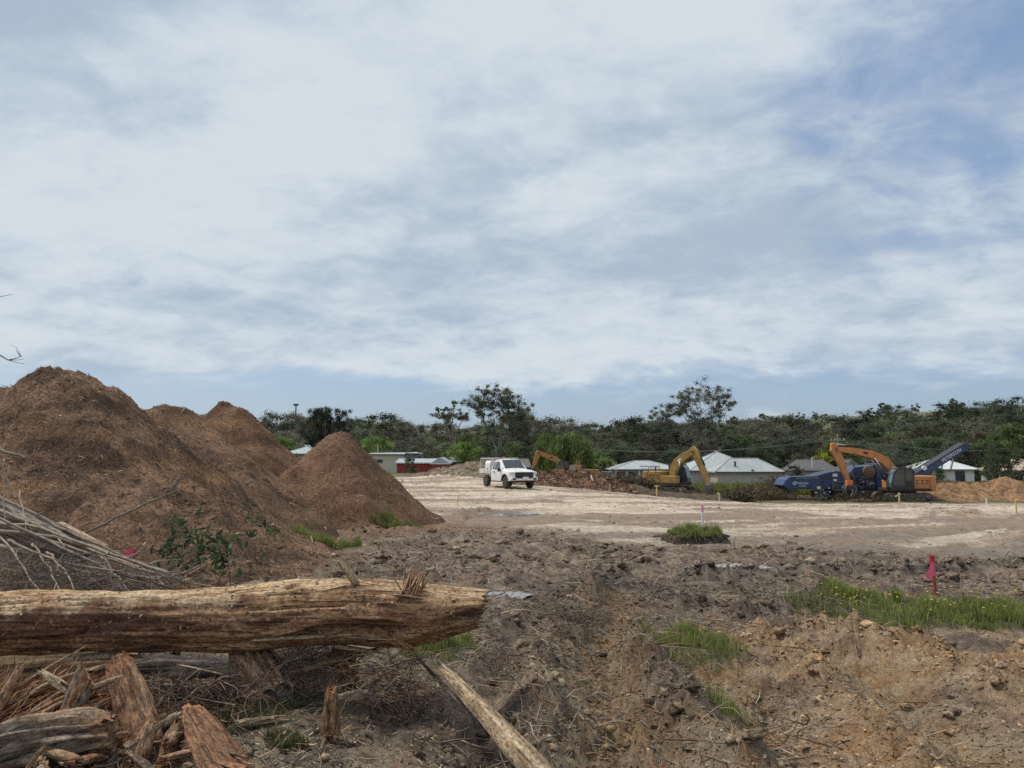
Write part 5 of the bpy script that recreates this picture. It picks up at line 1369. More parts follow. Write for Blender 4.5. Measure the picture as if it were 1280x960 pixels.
def excavator(label, loc, heading, paint, boom, bh, stick, sh, cyls, tool, group=None, dark_cab=True, tool_mat='steel'):
    root = empty('excavator', loc, heading); tag(root, label, 'excavator', group)
    # undercarriage
    MB().b2((-0.9, -0.85, 0.42), (0.9, 0.85, 0.85)).build('undercarriage', M['under'], root, bevel=0.05)
    MB().lathe_y([(0.1, -0.2), (0.1, 0.2)], (0, 0, 0.5), 6).build('swivel', M['under'], root)
    for s in (-1, 1):
        yc = s * 1.1
        prof = []
        for cx_, a0, a1 in ((1.72, -90, 90), (-1.72, 90, 270)):
            prof += [(cx_ + 0.42 * math.cos(R(a)), 0.43 + 0.42 * math.sin(R(a))) for a in np.linspace(a0, a1, 11)]
        tr = MB().xz(prof, yc - 0.30, yc + 0.30).build('track', M['track'], root)
        for cx_ in (-1.72, 1.72): MB().lathe_y([(0.06, -0.05), (0.30, -0.05), (0.30, 0.05), (0.06, 0.05)], (cx_, yc + s * 0.31, 0.43), 16).build('sprocket', M['steel'], tr, True)
        m = MB()
        for i in range(6): m = MB().lathe_y([(0.03, -0.04), (0.11, -0.04), (0.11, 0.04), (0.03, 0.04)], (-1.25 + 0.5 * i, yc + s * 0.31, 0.22), 10); m.build('roller', M['steel'], tr, True)
        # shoes
        for i in range(20):
            a = i / 20; x = -1.7 + 3.4 * a
            pass
        m = MB()
        for i in range(22):
            x = -1.75 + 3.5 * i / 21
            m.box((x, yc, 0.86), (0.07, 0.62, 0.035)); m.box((x, yc, 0.012), (0.07, 0.62, 0.03))
        sh_ = m.build('track_shoes', M['track'], tr); sh_['kind'] = 'stuff'
    # house
    MB().b2((-2.2, -1.3, 1.0), (1.5, 1.3, 1.22)).build('deck', M['under'], root, bevel=0.03)
    MB().lathe_y([(0.01, 0), (0.01, 0.01)], (0, 0, 1), 4)
    cwp = [(-2.0, -1.32), (-2.45, -1.28), (-2.68, -1.0), (-2.76, -0.4), (-2.76, 0.4), (-2.68, 1.0), (-2.45, 1.28), (-2.0, 1.32)]
    m = MB(); nn = len(cwp); m.add([(x, y, 1.08) for x, y in cwp] + [(x * 0.985, y, 2.38) for x, y in cwp], [tuple(range(nn)), tuple(range(2 * nn - 1, nn - 1, -1))] + [(i, (i + 1) % nn, (i + 1) % nn + nn, i + nn) for i in range(nn)])
    cw = m.build('counterweight', M[paint], root, bevel=0.06)
    eng = MB().b2((-1.98, -1.28, 1.23), (-0.55, 1.28, 2.36)).build('engine_cover', M[paint], root, bevel=0.05)
    for s in (-1, 1):
        for q in range(3):
            dp = MB().b2((-1.90 + 0.45 * q, s * 1.285 - 0.012, 1.32), (-1.52 + 0.45 * q, s * 1.285 + 0.012, 2.20)).build('side_panel', M[paint], eng, bevel=0.01)
            for zz in (1.95, 1.72): MB().box((-1.71 + 0.45 * q, s * 1.30, zz), (0.22, 0.012, 0.10)).build('vent', M['under'], dp)
    MB().tube([(-1.5, -0.5, 2.3), (-1.5, -0.5, 2.8)], 0.07, 10).build('exhaust', M['under'], root)
    MB().b2((-0.52, -1.28, 1.23), (1.15, -0.45, 1.95)).build('tank_box', M[paint], root, bevel=0.05)
    for sx in (-1.9, -0.7): MB().tube([(sx, -1.15, 2.3), (sx, -1.15, 2.75)], 0.02, 5).build('rail_post', M['under'], root)
    MB().tube([(-1.9, -1.15, 2.75), (-0.7, -1.15, 2.75)], 0.02, 5).build('hand_rail', M['under'], root)
    # cab on the left
    cabm = 'black' if dark_cab else paint
    cp = [(-0.55, 1.10), (-0.55, 2.85), (-0.40, 3.10), (0.95, 3.10), (1.25, 2.70), (1.50, 1.75), (1.50, 1.10)]
    cab = MB().xz(cp, 0.36, 1.34).build('cab', M[cabm], root, bevel=0.05)
    for s, y in ((1, 1.348), (-1, 0.352)):
        w1 = [(-0.40, 1.95), (-0.37, 2.88), (0.22, 2.92), (0.22, 1.95)]; w2 = [(0.34, 1.50), (0.34, 2.92), (0.90, 2.92), (1.16, 2.60), (1.40, 1.75), (1.40, 1.50)]
        for wv in (w1, w2): MB().add([(x, y, zz) for x, zz in wv], [tuple(range(len(wv)))]).build('cab_window', M['glass'], cab)
    MB().tube([(0.28, 1.36, 1.3), (0.28, 1.36, 2.1)], 0.015, 5).build('grab_handle', M['steel'], cab)
    MB().add([(1.512, 0.44, 1.35), (1.512, 1.26, 1.35), (1.512, 1.26, 1.76), (1.27, 1.26, 2.69), (1.0, 1.26, 3.03), (1.0, 0.44, 3.03), (1.27, 0.44, 2.69), (1.512, 0.44, 1.76)], [(0, 1, 2, 7), (7, 2, 3, 6), (6, 3, 4, 5)]).build('front_window', M['cabglass'], cab)
    MB().b2((0.7, 0.45, 3.105), (0.95, 0.6, 3.2)).build('work_lamp', M['lamp'], cab)
    # boom, stick, cylinders
    b = beam(boom, bh, -0.50, 0.06).build('boom', M[paint], root, bevel=0.03)
    st = beam(stick, sh, -0.42, -0.02).build('stick', M[paint], root, bevel=0.03)
    for (a0, a1, r_, yy) in cyls:
        a0 = Vector((a0[0], yy, a0[1])); a1 = Vector((a1[0], yy, a1[1])); md = a0.lerp(a1, 0.58)
        cy_ = MB().tube([a0, md], r_, 10).build('cylinder', M['black'], root, True)
        MB().tube([md, a1], r_ * 0.55, 8).build('rod', M['chrome'], cy_, True)
    MB().lathe_y([(0.02, -0.58), (0.14, -0.58), (0.14, 0.14), (0.02, 0.14)], (boom[-1][0], 0, boom[-1][1]), 12).build('pivot_pin', M['steel'], root)
    for k_, yy in enumerate((-0.36, -0.12)):                   # hydraulic hoses along the boom
        hp = [Vector((bx, yy, bz + bh[i] + 0.07 + 0.05 * k_)) for i, (bx, bz) in enumerate(boom)]
        MB().tube(hp + [Vector((stick[1][0] + 0.25, yy, stick[1][1] - 0.2))], 0.035, 5).build('hose', M['black'], b, True)
    dm = boom[len(boom) // 2]; dn = boom[len(boom) // 2 + 1]; mx_, mz_ = (dm[0] * 0.6 + dn[0] * 0.4), (dm[1] * 0.6 + dn[1] * 0.4)
    for yy in (-0.51, 0.07): MB().box((mx_, yy, mz_), (0.42, 0.012, 0.22), rot=(0, -math.atan2(dn[1] - dm[1], dn[0] - dm[0]), 0)).build('decal', M['sticker' if paint == 'yellow' else 'black'], b)
    # attachment
    tx, tz = stick[-1]
    if tool == 'grapple':
        hd = MB().box((tx - 0.1, -0.2, tz - 0.25), (0.62, 0.5, 0.55)).build('grapple_head', M[tool_mat], root, bevel=0.12, seg=3)
        for k, (sx, sy) in enumerate(((-1, -1), (-1, 1), (1, -1), (1, 1))):
            x0_, y0_ = tx - 0.1 + sx * 0.22, -0.2 + sy * 0.22
            MB().tube([(x0_, y0_, tz - 0.35), (x0_ + sx * 0.30, y0_ + sy * 0.08, tz - 0.75), (x0_ + sx * 0.20, y0_ + sy * 0.06, tz - 1.2), (x0_ - sx * 0.06, y0_, tz - 1.5)], [0.09, 0.10, 0.08, 0.03], 6).build('grapple_tine', M['steel'], root)
    else:
        m = MB(); pr = [(tx - 0.25, tz + 0.1), (tx + 0.18, tz + 0.05), (tx + 0.24, tz - 0.45), (tx + 0.0, tz - 0.85), (tx - 0.5, tz - 0.72), (tx - 0.42, tz - 0.3)]
        m.xz(pr, -0.75, 0.35); m.build('bucket', M['steel'], root, bevel=0.04)
        for k in range(4): MB().box((tx - 0.52, -0.65 + 0.3 * k, tz - 0.85), (0.22, 0.08, 0.07)).build('tooth', M['steel'], root)
    return root


def at(px, Y):
    p = P(px, 600, Y); return (p.x, Y, gz(p.x, Y))


excavator('orange excavator with dark cab reaching a grapple in front of the blue grinder', at(1126, 70.0), R(180), 'orange',
          [(0.25, 1.75), (0.62, 2.9), (1.35, 3.75), (2.5, 4.3), (4.1, 4.62), (5.75, 4.78)], [0.26, 0.36, 0.40, 0.35, 0.28, 0.20],
          [(6.0, 5.35), (5.85, 4.75), (5.35, 3.6), (4.75, 1.95)], [0.18, 0.42, 0.32, 0.16],
          [((3.2, 5.05), (5.75, 5.25), 0.09, -0.2), ((0.9, 1.6), (2.4, 4.0), 0.10, -0.62), ((0.9, 1.6), (2.4, 4.0), 0.10, 0.18)], 'grapple', 'large excavators on the pad', tool_mat='grapple')
excavator('yellow excavator with raised boom standing behind the brush windrow', at(839.5, 76.0), R(-41), 'yellow',
          [(0.25, 1.75), (0.45, 2.6), (0.85, 3.25), (1.65, 3.85), (2.6, 4.3)], [0.28, 0.39, 0.42, 0.36, 0.26],
          [(2.45, 4.72), (2.78, 4.2), (3.4, 2.8), (4.15, 1.1)], [0.22, 0.36, 0.28, 0.16],
          [((0.9, 3.85), (2.5, 4.65), 0.09, -0.2), ((0.9, 1.6), (1.3, 3.3), 0.10, -0.62), ((3.0, 4.45), (4.2, 2.0), 0.08, -0.2)], 'bucket', 'large excavators on the pad', dark_cab=True)
excavator('small distant orange excavator working behind the red debris heap', at(705, 122.0), R(186), 'orange',
          [(0.25, 1.75), (0.7, 2.9), (1.5, 3.4), (2.8, 3.9), (4.0, 4.35)], [0.30, 0.42, 0.45, 0.36, 0.25],
          [(4.1, 4.75), (4.15, 4.2), (4.5, 3.2), (4.95, 1.9)], [0.2, 0.42, 0.32, 0.18], [((1.5, 4.0), (4.0, 4.7), 0.08, -0.2)], 'bucket', 'distant excavators')
excavator('small distant yellow excavator by the pale posts', at(728, 124.0), R(150), 'yellow',
          [(0.25, 1.75), (0.5, 2.6), (0.8, 3.2), (1.2, 3.8)], [0.28, 0.36, 0.36, 0.26], [(1.15, 4.1), (1.35, 3.7), (1.6, 2.7), (1.9, 1.6)], [0.2, 0.4, 0.3, 0.18], [((0.6, 3.4), (1.2, 4.1), 0.07, -0.2)], 'bucket', 'distant excavators')


# ------------------------------------------------------------------ blue horizontal grinder with discharge conveyor
def grinder():
    Yg = 74.0; sc = FPX / Yg
    cx_, _, z0 = at(1045, Yg)
    root = empty('wood_grinder', (cx_, Yg, z0)); tag(root, 'long blue horizontal wood grinder with raised discharge conveyor', 'grinder')
    X = lambda px: (px - 1045) / sc
    Z = lambda row: max(0.0, (623 - row) / sc)
    W0, W1 = -1.25, 1.25
    hop = MB().xz([(X(973), Z(607)), (X(977), Z(600)), (X(983), Z(596.5)), (X(1032), Z(596)), (X(1032), Z(611.5)), (X(980), Z(611.5))], W0, W1).build('infeed_hopper', M['blue'], root, bevel=0.04)
    MB().xz([(X(982), Z(596.6)), (X(1014), Z(595.8)), (X(1024), Z(592.5)), (X(1034), Z(590)), (X(1034), Z(598.2)), (X(1014), Z(599)), (X(983), Z(599.2))], W0 - 0.05, W1 + 0.05).build('hopper_rim', M['bluedark'], hop)
    for x0_, x1_ in ((985, 1003), (1005, 1022), (1023, 1031)):
        MB().b2((X(x0_), W0 - 0.035, Z(611)), (X(x1_), W0 - 0.004, Z(600.5))).build('side_panel', M['blue'], hop, bevel=0.015)
    Mt = lambda x, zz, y=W0 - 0.06, a=0.0: Matrix.Translation((x, y, zz)) @ Matrix.Rotation(a, 4, 'Y') @ Matrix.Rotation(R(90), 4, 'X')
    text_mesh('lettering', 'EAST BAYS LOGGN', 0.26, M['rim'], hop, Mt(X(1004), Z(598.4), W0 - 0.075))
    text_mesh('lettering', 'Peterson', 0.34, M['sticker'], hop, Mt(X(996.5), Z(604)))
    text_mesh('lettering', '5710D', 0.24, M['sticker'], hop, Mt(X(997), Z(607.4)))
    m = MB(); q = 20
    for k in range(q):
        a = 2 * math.pi * k / q; b = 2 * math.pi * (k + 1) / q
        m.quad(*[(X(987) + r_ * math.cos(t), W0 - 0.055, Z(604.3) + r_ * math.sin(t)) for r_, t in ((0.16, a), (0.16, b), (0.10, b), (0.10, a))])
    m.build('round_logo', M['sticker'], hop)
    for (px, row, w_, h_) in ((1016.5, 609.5, 0.34, 0.24), (1029, 610, 0.12, 0.1), (1013, 615.5, 0.2, 0.12), (1030, 614.8, 0.12, 0.14)):
        MB().box((X(px), W0 - 0.05, Z(row)), (w_, 0.02, h_)).build('sticker', M['sticker'], hop)
    lb = MB().b2((X(1012), W0, Z(621.5)), (X(1031), -0.2, Z(613.2))).build('fuel_tank', M['bluedark'], root, bevel=0.05)
    MB().box((X(1023), W0 - 0.012, Z(618.5)), (0.3, 0.02, 0.16)).build('step_recess', M['under'], lb)
    # mill housing
    mh = MB().xz([(X(1032), Z(612)), (X(1032), Z(592)), (X(1037), Z(589.5)), (X(1050), Z(589.5)), (X(1056), Z(596)), (X(1058), Z(612))], W0, W1).build('mill_housing', M['blue'], root, bevel=0.05)
    for (px, row, w_, h_) in ((1036.5, 594.5, 0.55, 0.26), (1037, 600.5, 0.32, 0.18)):
        MB().box((X(px), W0 - 0.03, Z(row)), (w_, 0.02, h_)).build('sticker', M['sticker'], mh)
    MB().b2((X(1044), W0 - 0.03, Z(601)), (X(1049), W0, Z(591))).build('access_panel', M['blue'], mh, bevel=0.02)
    # platform with railing
    pl = MB().b2((X(1032), W0 - 0.55, Z(612.8)), (X(1057), W0 - 0.02, Z(611.8))).build('platform', M['steel'], root)
    for px in (1038, 1047): MB().tube([(X(px), W0 - 0.52, Z(620)), (X(px), W0 - 0.52, Z(602.5))], 0.035, 5).build('rail_post', M['steel'], pl)
    for row in (602.5, 606.5): MB().tube([(X(1033), W0 - 0.52, Z(row)), (X(1048), W0 - 0.52, Z(row))], 0.03, 5).build('hand_rail', M['steel'], pl)
    # engine bay
    eb = MB().xz([(X(1057), Z(612)), (X(1057), Z(591)), (X(1062), Z(585)), (X(1088), Z(582)), (X(1088), Z(612))], W0 + 0.25, W1).build('engine_bay', M['blue'], root, bevel=0.05)
    MB().lathe_y([(0.05, -0.06), (0.56, -0.06), (0.60, 0.0), (0.60, 0.30)], (X(1079.5), W0 + 0.02, Z(590.5)), 24).build('rotary_screen', M['rust'], eb, True)
    for (x0_, r0_, x1_, r1_) in ((1059, 597, 1066, 590), (1067, 605, 1075, 599), (1076, 612, 1086, 602), (1060, 609, 1065, 603)):
        MB().b2((X(x0_), W0 + 0.12, Z(r0_)), (X(x1_), W0 + 0.25, Z(r1_))).build('engine_part', M['steel'] if x0_ > 1070 else M['bluedark'], eb, bevel=0.03)
    for (px, row) in ((1073, 604), (1081, 607)): MB().tube([(X(px) - 0.3, W0 + 0.08, Z(row)), (X(px) + 0.1, W0 + 0.05, Z(row - 3)), (X(px) + 0.5, W0 + 0.1, Z(row - 1))], 0.05, 6).build('pipe', M['chrome'], eb, True)
    rg = random.Random(8)
    for q in range(14):
        px, row = rg.uniform(1034, 1086), rg.uniform(594, 610)
        MB().tube([(X(px), W0 + 0.05, Z(row)), (X(px + rg.uniform(2, 6)), W0 - 0.10, Z(row + rg.uniform(1, 4))), (X(px + rg.uniform(6, 12)), W0 + 0.05, Z(row + rg.uniform(-3, 3)))], rg.uniform(0.03, 0.06), 5).build('hose', M[rg.choice(['black', 'steel', 'bluedark'])], eb, True)
    for q in range(9):
        px, row = rg.uniform(1034, 1086), rg.uniform(592, 611); w_, h_ = rg.uniform(0.2, 0.6), rg.uniform(0.15, 0.5)
        MB().box((X(px), W0 - 0.02, Z(row)), (w_, 0.16, h_)).build('engine_part', M[rg.choice(['steel', 'bluedark', 'black', 'under'])], eb, bevel=0.02)
    cb = MB().b2((X(1088), W0, Z(613)), (X(1101), W1, Z(580.5))).build('radiator_cabinet', M['blue'], root, bevel=0.05)
    for (px, row, w_, h_) in ((1096, 596, 0.22, 0.15), (1096.5, 604.5, 0.26, 0.12), (1097, 608.5, 0.42, 0.22)):
        MB().box((X(px), W0 - 0.008, Z(row)), (w_, 0.02, h_)).build('sticker', M['sticker'], cb)
    MB().tube([(X(1070), 0.4, Z(586)), (X(1070), 0.4, Z(577))], 0.10, 8).build('exhaust', M['steel'], eb)
    rb = MB().b2((X(1101), W0 + 0.1, Z(612)), (X(1140), W1, Z(592))).build('rear_body', M['bluedark'], root, bevel=0.05)
    # tracks
    for y in (-0.95, 0.95):
        prof = []
        for px, a0, a1 in ((1092, -90, 90), (1040, 90, 270)):
            prof += [(X(px) + 0.40 * math.cos(R(a)), 0.41 + 0.40 * math.sin(R(a))) for a in np.linspace(a0, a1, 9)]
        tr = MB().xz(prof, y - 0.28, y + 0.28).build('track', M['track'], root)
        for k in range(7): MB().lathe_y([(0.03, -0.04), (0.14, -0.04), (0.14, 0.04), (0.03, 0.04)], (X(1044) + 0.6 * k, y - 0.30, 0.25), 10).build('roller', M['steel'], tr)
    MB().b2((X(1034), -0.8, 0.45), (X(1140), 0.8, Z(611))).build('frame', M['under'], root)
    # stand leg under the hopper
    for y in (-0.9, 0.9): MB().tube([(X(984), y, Z(611)), (X(982), y, 0.0)], 0.07, 6).build('support_leg', M['steel'], root)
    # conveyor
    a = Vector((X(1125), 0, Z(606))); b = Vector((X(1204), 0, Z(559))); d = (b - a).normalized(); nrm = Vector((-d.z, 0, d.x)); L = (b - a).length
    ang = -math.atan2(d.z, d.x)
    def beam2(s0, s1, h0, h1, y0, y1):
        ps = [a + d * s0 + nrm * h0, a + d * s1 + nrm * h0, a + d * s1 + nrm * h1, a + d * s0 + nrm * h1]
        return MB().xz([(q.x, q.z) for q in ps], y0, y1)
    cv = beam2(0, L, -0.34, 0.24, -0.68, 0.68).build('conveyor', M['blue'], root, bevel=0.05)
    beam2(0.1, L + 0.1, 0.225, 0.33, -0.55, 0.55).build('belt', M['black'], cv, bevel=0.03)
    for y in (-0.70, 0.62): beam2(0.2, L, 0.20, 0.34, y, y + 0.08).build('side_board', M['bluedark'], cv)
    beam2(1.6, 3.4, -0.26, 0.2, -0.71, -0.685).build('side_panel', M['blue'], cv)
    c = a + d * (L * 0.76); text_mesh('lettering', 'PETERSON', 0.46, M['sticker'], cv, Mt(c.x, c.z, -0.70, ang))
    MB().lathe_y([(0.02, -0.72), (0.26, -0.72), (0.26, 0.72), (0.02, 0.72)], tuple(b), 14).build('head_pulley', M['bluedark'], cv)
    for y in (-0.6, 0.6): MB().tube([(X(1132), y, Z(592)), (X(1141), y, Z(584))], 0.06, 6).build('lift_strut', M['chrome'], cv)
    MB().lathe_y([(0.05, -0.1), (0.22, -0.1), (0.22, 0.1), (0.05, 0.1)], (X(1150), -0.75, Z(586)), 12).build('drive_motor', M['sticker'], cv)


grinder()


# ------------------------------------------------------------------ survey stakes
def stake(name, label, px, Y, h, w_, mat, cat='survey stake', group=None, tip=None, sink=0.15, z=None, lean=0.0):
    p = P(px, 600, Y); g = gz(p.x, Y) if z is None else z
    root = empty(name, (p.x, Y, g), rot=(0, lean, 0.2)); tag(root, label, cat, group)
    m = MB().box((0, 0, (h - sink) / 2), (w_, w_ * 0.7, h + sink)); m.build('post', M[mat], root, bevel=0.004)
    if tip: MB().box((0, 0, h * (1 - tip[1] / 2) + 0.004), (w_ * 1.08, w_ * 0.78, h * tip[1])).build('painted_top', M[tip[0]], root)
    return root


GA = GRASSY[0][0]
rp = gp(1162, 742)
rs = stake('flagged_stake', 'dark red timber stake with torn pink tape flag in the grass', 1162, rp[1], 0.53, 0.045, 'redstake', tip=('redtop', 0.28), lean=R(-3))
m = MB(); m.add([(-0.02, -0.035, 0.47), (-0.07, -0.05, 0.44), (-0.16, -0.05, 0.28), (-0.10, -0.06, 0.24), (-0.04, -0.04, 0.29), (0.0, -0.035, 0.26), (0.02, -0.035, 0.42)], [(0, 1, 4), (1, 2, 3, 4), (0, 4, 5, 6)]); m.build('tape_flag', M['flag'], rs)
# raised grass island with its white stake
ic = gp(876, 681); IX, IY = ic[0], ic[1] + 0.55
def island():
    g = gz(IX, IY); root = empty('grass_island', (IX, IY, g)); tag(root, 'undug grass island with cut dark sides left on the pad', 'turf island')
    n = 56; a = np.linspace(0, 2 * np.pi, n, endpoint=False)
    rr = 1 + 0.13 * np.sin(2 * a + 1) + 0.10 * np.sin(5 * a) + 0.06 * np.sin(9 * a + 2) + 0.06 * rng.normal(size=n)
    lv = [(1.03, -0.10), (0.99, 0.01), (0.94, 0.08), (0.99, 0.14), (0.90, 0.19), (0.6, 0.22), (0.2, 0.23)]
    vs = []; cl = []
    for j, (k, zz) in enumerate(lv):
        jj = rr * k * (1 + (0.06 * rng.normal(size=n) if 0 < j < 4 else 0))
        vs.append(np.stack([0.62 * jj * np.cos(a), 0.5 * jj * np.sin(a), np.full(n, zz) + 0.025 * rng.normal(size=n)], -1))
        cl.append(np.tile((0.10, 0.08, 0.065) if j < 4 else (0.075, 0.085, 0.035), (n, 1)) * rng.uniform(0.7, 1.5, (n, 1)))
    f = []
    for j in range(len(lv) - 1):
        k = np.arange(n); k2 = (k + 1) % n; f.append(np.stack([j * n + k, j * n + k2, (j + 1) * n + k2, (j + 1) * n + k], -1))
    f.append(((len(lv) - 1) * n + np.arange(n))[None, :])
    mesh_np('soil_block', np.concatenate(vs), [np.concatenate(f[:-1]), f[-1]], M['soil'], root, False, np.concatenate(cl))
    k = 3600; r = np.sqrt(rng.uniform(0, 1, k)); b = rng.uniform(0, 6.28, k)
    pt = np.stack([0.60 * r * np.cos(b), 0.48 * r * np.sin(b), 0.17 + 0.05 * (1 - r)], -1)
    o = blades_mesh('grass', pt, rng.uniform(0.05, 0.20, k) * (0.6 + 0.9 * ss(-0.4, 0.6, fbm(pt[:, 0] * 5, pt[:, 1] * 5, 2, 812))), np.full(k, 0.007), palette(k, GREENS, 0.25), M['grass'], root); tag(o, kind='stuff')
    k = 70; b = rng.uniform(0, 6.28, k); pt = np.stack([0.58 * np.cos(b), 0.47 * np.sin(b), rng.uniform(0.06, 0.20, k)], -1)
    d = np.stack([np.cos(b), np.sin(b), -1.2 * np.ones(k)], -1) + 0.5 * rng.normal(size=(k, 3))
    o = twigs_mesh('hanging_roots', pt, d, rng.uniform(0.1, 0.3, k), np.full(k, 0.006), palette(k, GR), M['twig'], root); tag(o, kind='stuff')
    k = 8; pt = np.stack([0.25 + 0.12 * rng.normal(size=k), 0.1 * rng.normal(size=k), np.full(k, 0.3)], -1)
    o = twigs_mesh('seed_stalks', pt, np.tile((0.1, 0, 1.0), (k, 1)) + 0.15 * rng.normal(size=(k, 3)), rng.uniform(0.2, 0.35, k), np.full(k, 0.006), palette(k, [(0.2, 0.15, 0.10)]), M['twig'], root); tag(o, kind='stuff')
    return g
IG = island()
stake('white_stake', 'white stake with pink top standing in the grass island', 877, IY - 0.05, 0.62, 0.045, 'stakewhite', tip=('pink', 0.24), z=IG + 0.20)
pk = 'timber survey pegs round the pad'
stake('survey_peg', 'bent yellow stalk like peg near the mud lump', 572, 31.0, 0.42, 0.04, 'pegyellow', group=pk, lean=R(4))
stake('survey_peg', 'short pale peg in front of the debris heap', 762, 56.5, 0.55, 0.08, 'peg', group=pk)
t_ = stake('survey_peg', 'yellow tee topped peg in front of the yellow excavator', 820.5, 58.0, 0.85, 0.07, 'pegyellow', group=pk)
MB().box((0, 0, 0.84), (0.34, 0.05, 0.09)).build('cross_piece', M['pegyellow'], t_)
t_ = stake('survey_peg', 'pale peg with a split top below the excavator bucket', 898.5, 58.5, 0.82, 0.10, 'peg', group=pk)
MB().box((-0.1, 0, 0.72), (0.2, 0.05, 0.10), rot=(0, R(25), 0)).build('split_piece', M['peg'], t_)
t_ = stake('survey_peg', 'weathered peg with a slanted cross piece before the orange excavator', 1123, 61.0, 0.95, 0.11, 'peg', group=pk)
MB().box((-0.12, 0, 0.74), (0.55, 0.05, 0.10), rot=(0, R(-22), 0)).build('cross_piece', M['peg'], t_)
stake('survey_peg', 'small white peg in front of the ochre stockpile', 1231.5, 60.0, 0.55, 0.08, 'stakewhite', group=pk)
t_ = stake('survey_peg', 'tall yellowish peg beside the dark clod at the right', 1268, 27.5, 0.52, 0.05, 'pegyellow', group=pk)

# ------------------------------------------------------------------ heaps beyond the pad
def lobes_row(items): return [L_(*i) for i in items]


heap('ochre_stockpile', 'ochre topsoil stockpile with a small cone at its right end', 'soil pile',
     lobes_row([(1175, 600, 74, 0.55, 0.6, 1.2), (1205, 603, 73, 0.5, 0.6, 1.2), (1235, 603, 73, 0.5, 0.6, 1.2), (1256, 596, 72, 0.62, 0.7, 0.5), (1285, 606, 72, 0.5, 0.6, 1.0), (1150, 607, 74, 0.6, 0.6, 1.0)]),
     [(0.23, 0.145, 0.085), (0.30, 0.185, 0.10), (0.36, 0.215, 0.105)], 0.22, 6000, 0.45, 0.16, 0.9, None, [(0.12, 0.08, 0.05), (0.4, 0.27, 0.16)], seed=6, mat='debris', chip_name='loose_clods', lift=0.2)
heap('rubble_heap', 'red-brown heap of torn roots and splintered timber right of the truck', 'debris heap',
     lobes_row([(700, 589, 60, 0.55, 0.6, 0.8), (680, 592, 58, 0.5, 0.6, 0.8), (722, 590, 60, 0.5, 0.6, 0.8), (668, 597, 57, 0.5, 0.6, 0.6), (742, 599, 60, 0.5, 0.6, 0.8)]),
     [(0.11, 0.068, 0.048), (0.20, 0.12, 0.08), (0.30, 0.165, 0.095)], 0.16, 9000, 0.65, 0.22, 1.2, None, [(0.44, 0.29, 0.18), (0.34, 0.18, 0.10), (0.07, 0.05, 0.04), (0.52, 0.40, 0.28)], seed=7, mat='debris', chip_name='splintered_timber', lift=0.8)
heap('earth_bank', 'low grey-brown earth bank between the truck and the red shed', 'earth bank',
     lobes_row([(556, 589, 76, 0.35, 0.45, 1.0), (580, 581, 74, 0.4, 0.5, 1.0), (600, 577, 72, 0.5, 0.5, 0.9), (532, 594, 76, 0.3, 0.4, 1.0)]),
     [(0.17, 0.135, 0.10), (0.26, 0.21, 0.155), (0.16, 0.095, 0.06)], 0.25, 3000, 0.7, 0.18, 0.9, None, [(0.3, 0.23, 0.15), (0.09, 0.065, 0.05)], seed=8, mat='debris', chip_name='twigs', lift=0.6)
heap('earth_bank', 'dark churned earth bank along the back edge of the pad', 'earth bank',
     lobes_row([(770, 604, 64, 0.35, 0.5, 0.7), (800, 612, 65, 0.35, 0.5, 0.7), (835, 616, 66, 0.35, 0.5, 0.7), (870, 617, 66, 0.35, 0.5, 0.7), (700, 601, 60, 0.4, 0.5, 0.6), (740, 604, 62, 0.4, 0.5, 0.6)]),
     [(0.07, 0.055, 0.043), (0.12, 0.095, 0.07), (0.15, 0.085, 0.055)], 0.22, 0, 0.5, 0.14, 0.9, None, None, seed=9, mat='debris')


def windrow(name, label, spots, n, L, r, cols, leaf_n, leafcols):
    """a heap of cleared scrub: crossing branches with dead leaf"""
    p0 = P(*spots[0][:3]); root = empty(name, (p0.x, p0.y, gz(p0.x, p0.y))); tag(root, label, 'brush heap')
    off = np.array(root.location); pts = []
    for (px, row, Y, rx, ry) in spots:
        c = P(px, row, Y); g = gz(c.x, Y); h = max(c.z - g, 0.3); k = n // len(spots)
        q = rng.normal(size=(k, 3)); q = unit(q) * rng.uniform(0.2, 1, (k, 1)) ** 0.5; q[:, 2] = np.abs(q[:, 2])
        pts.append(np.array([c.x, Y, g]) + q * np.array([rx, ry, h]))
    pts = np.concatenate(pts); k = len(pts)
    d = rng.normal(size=(k, 3)); d[:, 2] *= 0.45
    o = twigs_mesh('branches', pts - off, d, rng.uniform(0.3, 1, k) * L, rng.uniform(0.5, 1.3, k) * r, palette(k, cols, 0.3), M['twig'], root); tag(o, kind='stuff')
    s = rng.integers(0, k, leaf_n); lp = pts[s] + 0.25 * rng.normal(size=(leaf_n, 3)); lp[:, 2] = np.maximum(lp[:, 2], ground(lp[:, 0], lp[:, 1]) + 0.02)
    ll = rng.uniform(0.12, 0.34, leaf_n)
    o = chips_mesh('dead_foliage', lp - off, unit(rng.normal(size=(leaf_n, 3)) + np.array([0, -0.3, 0.6])), ll, ll * 0.5, palette(leaf_n, leafcols, 0.3), M['leaffix'], root, lift=0.5); tag(o, kind='stuff')


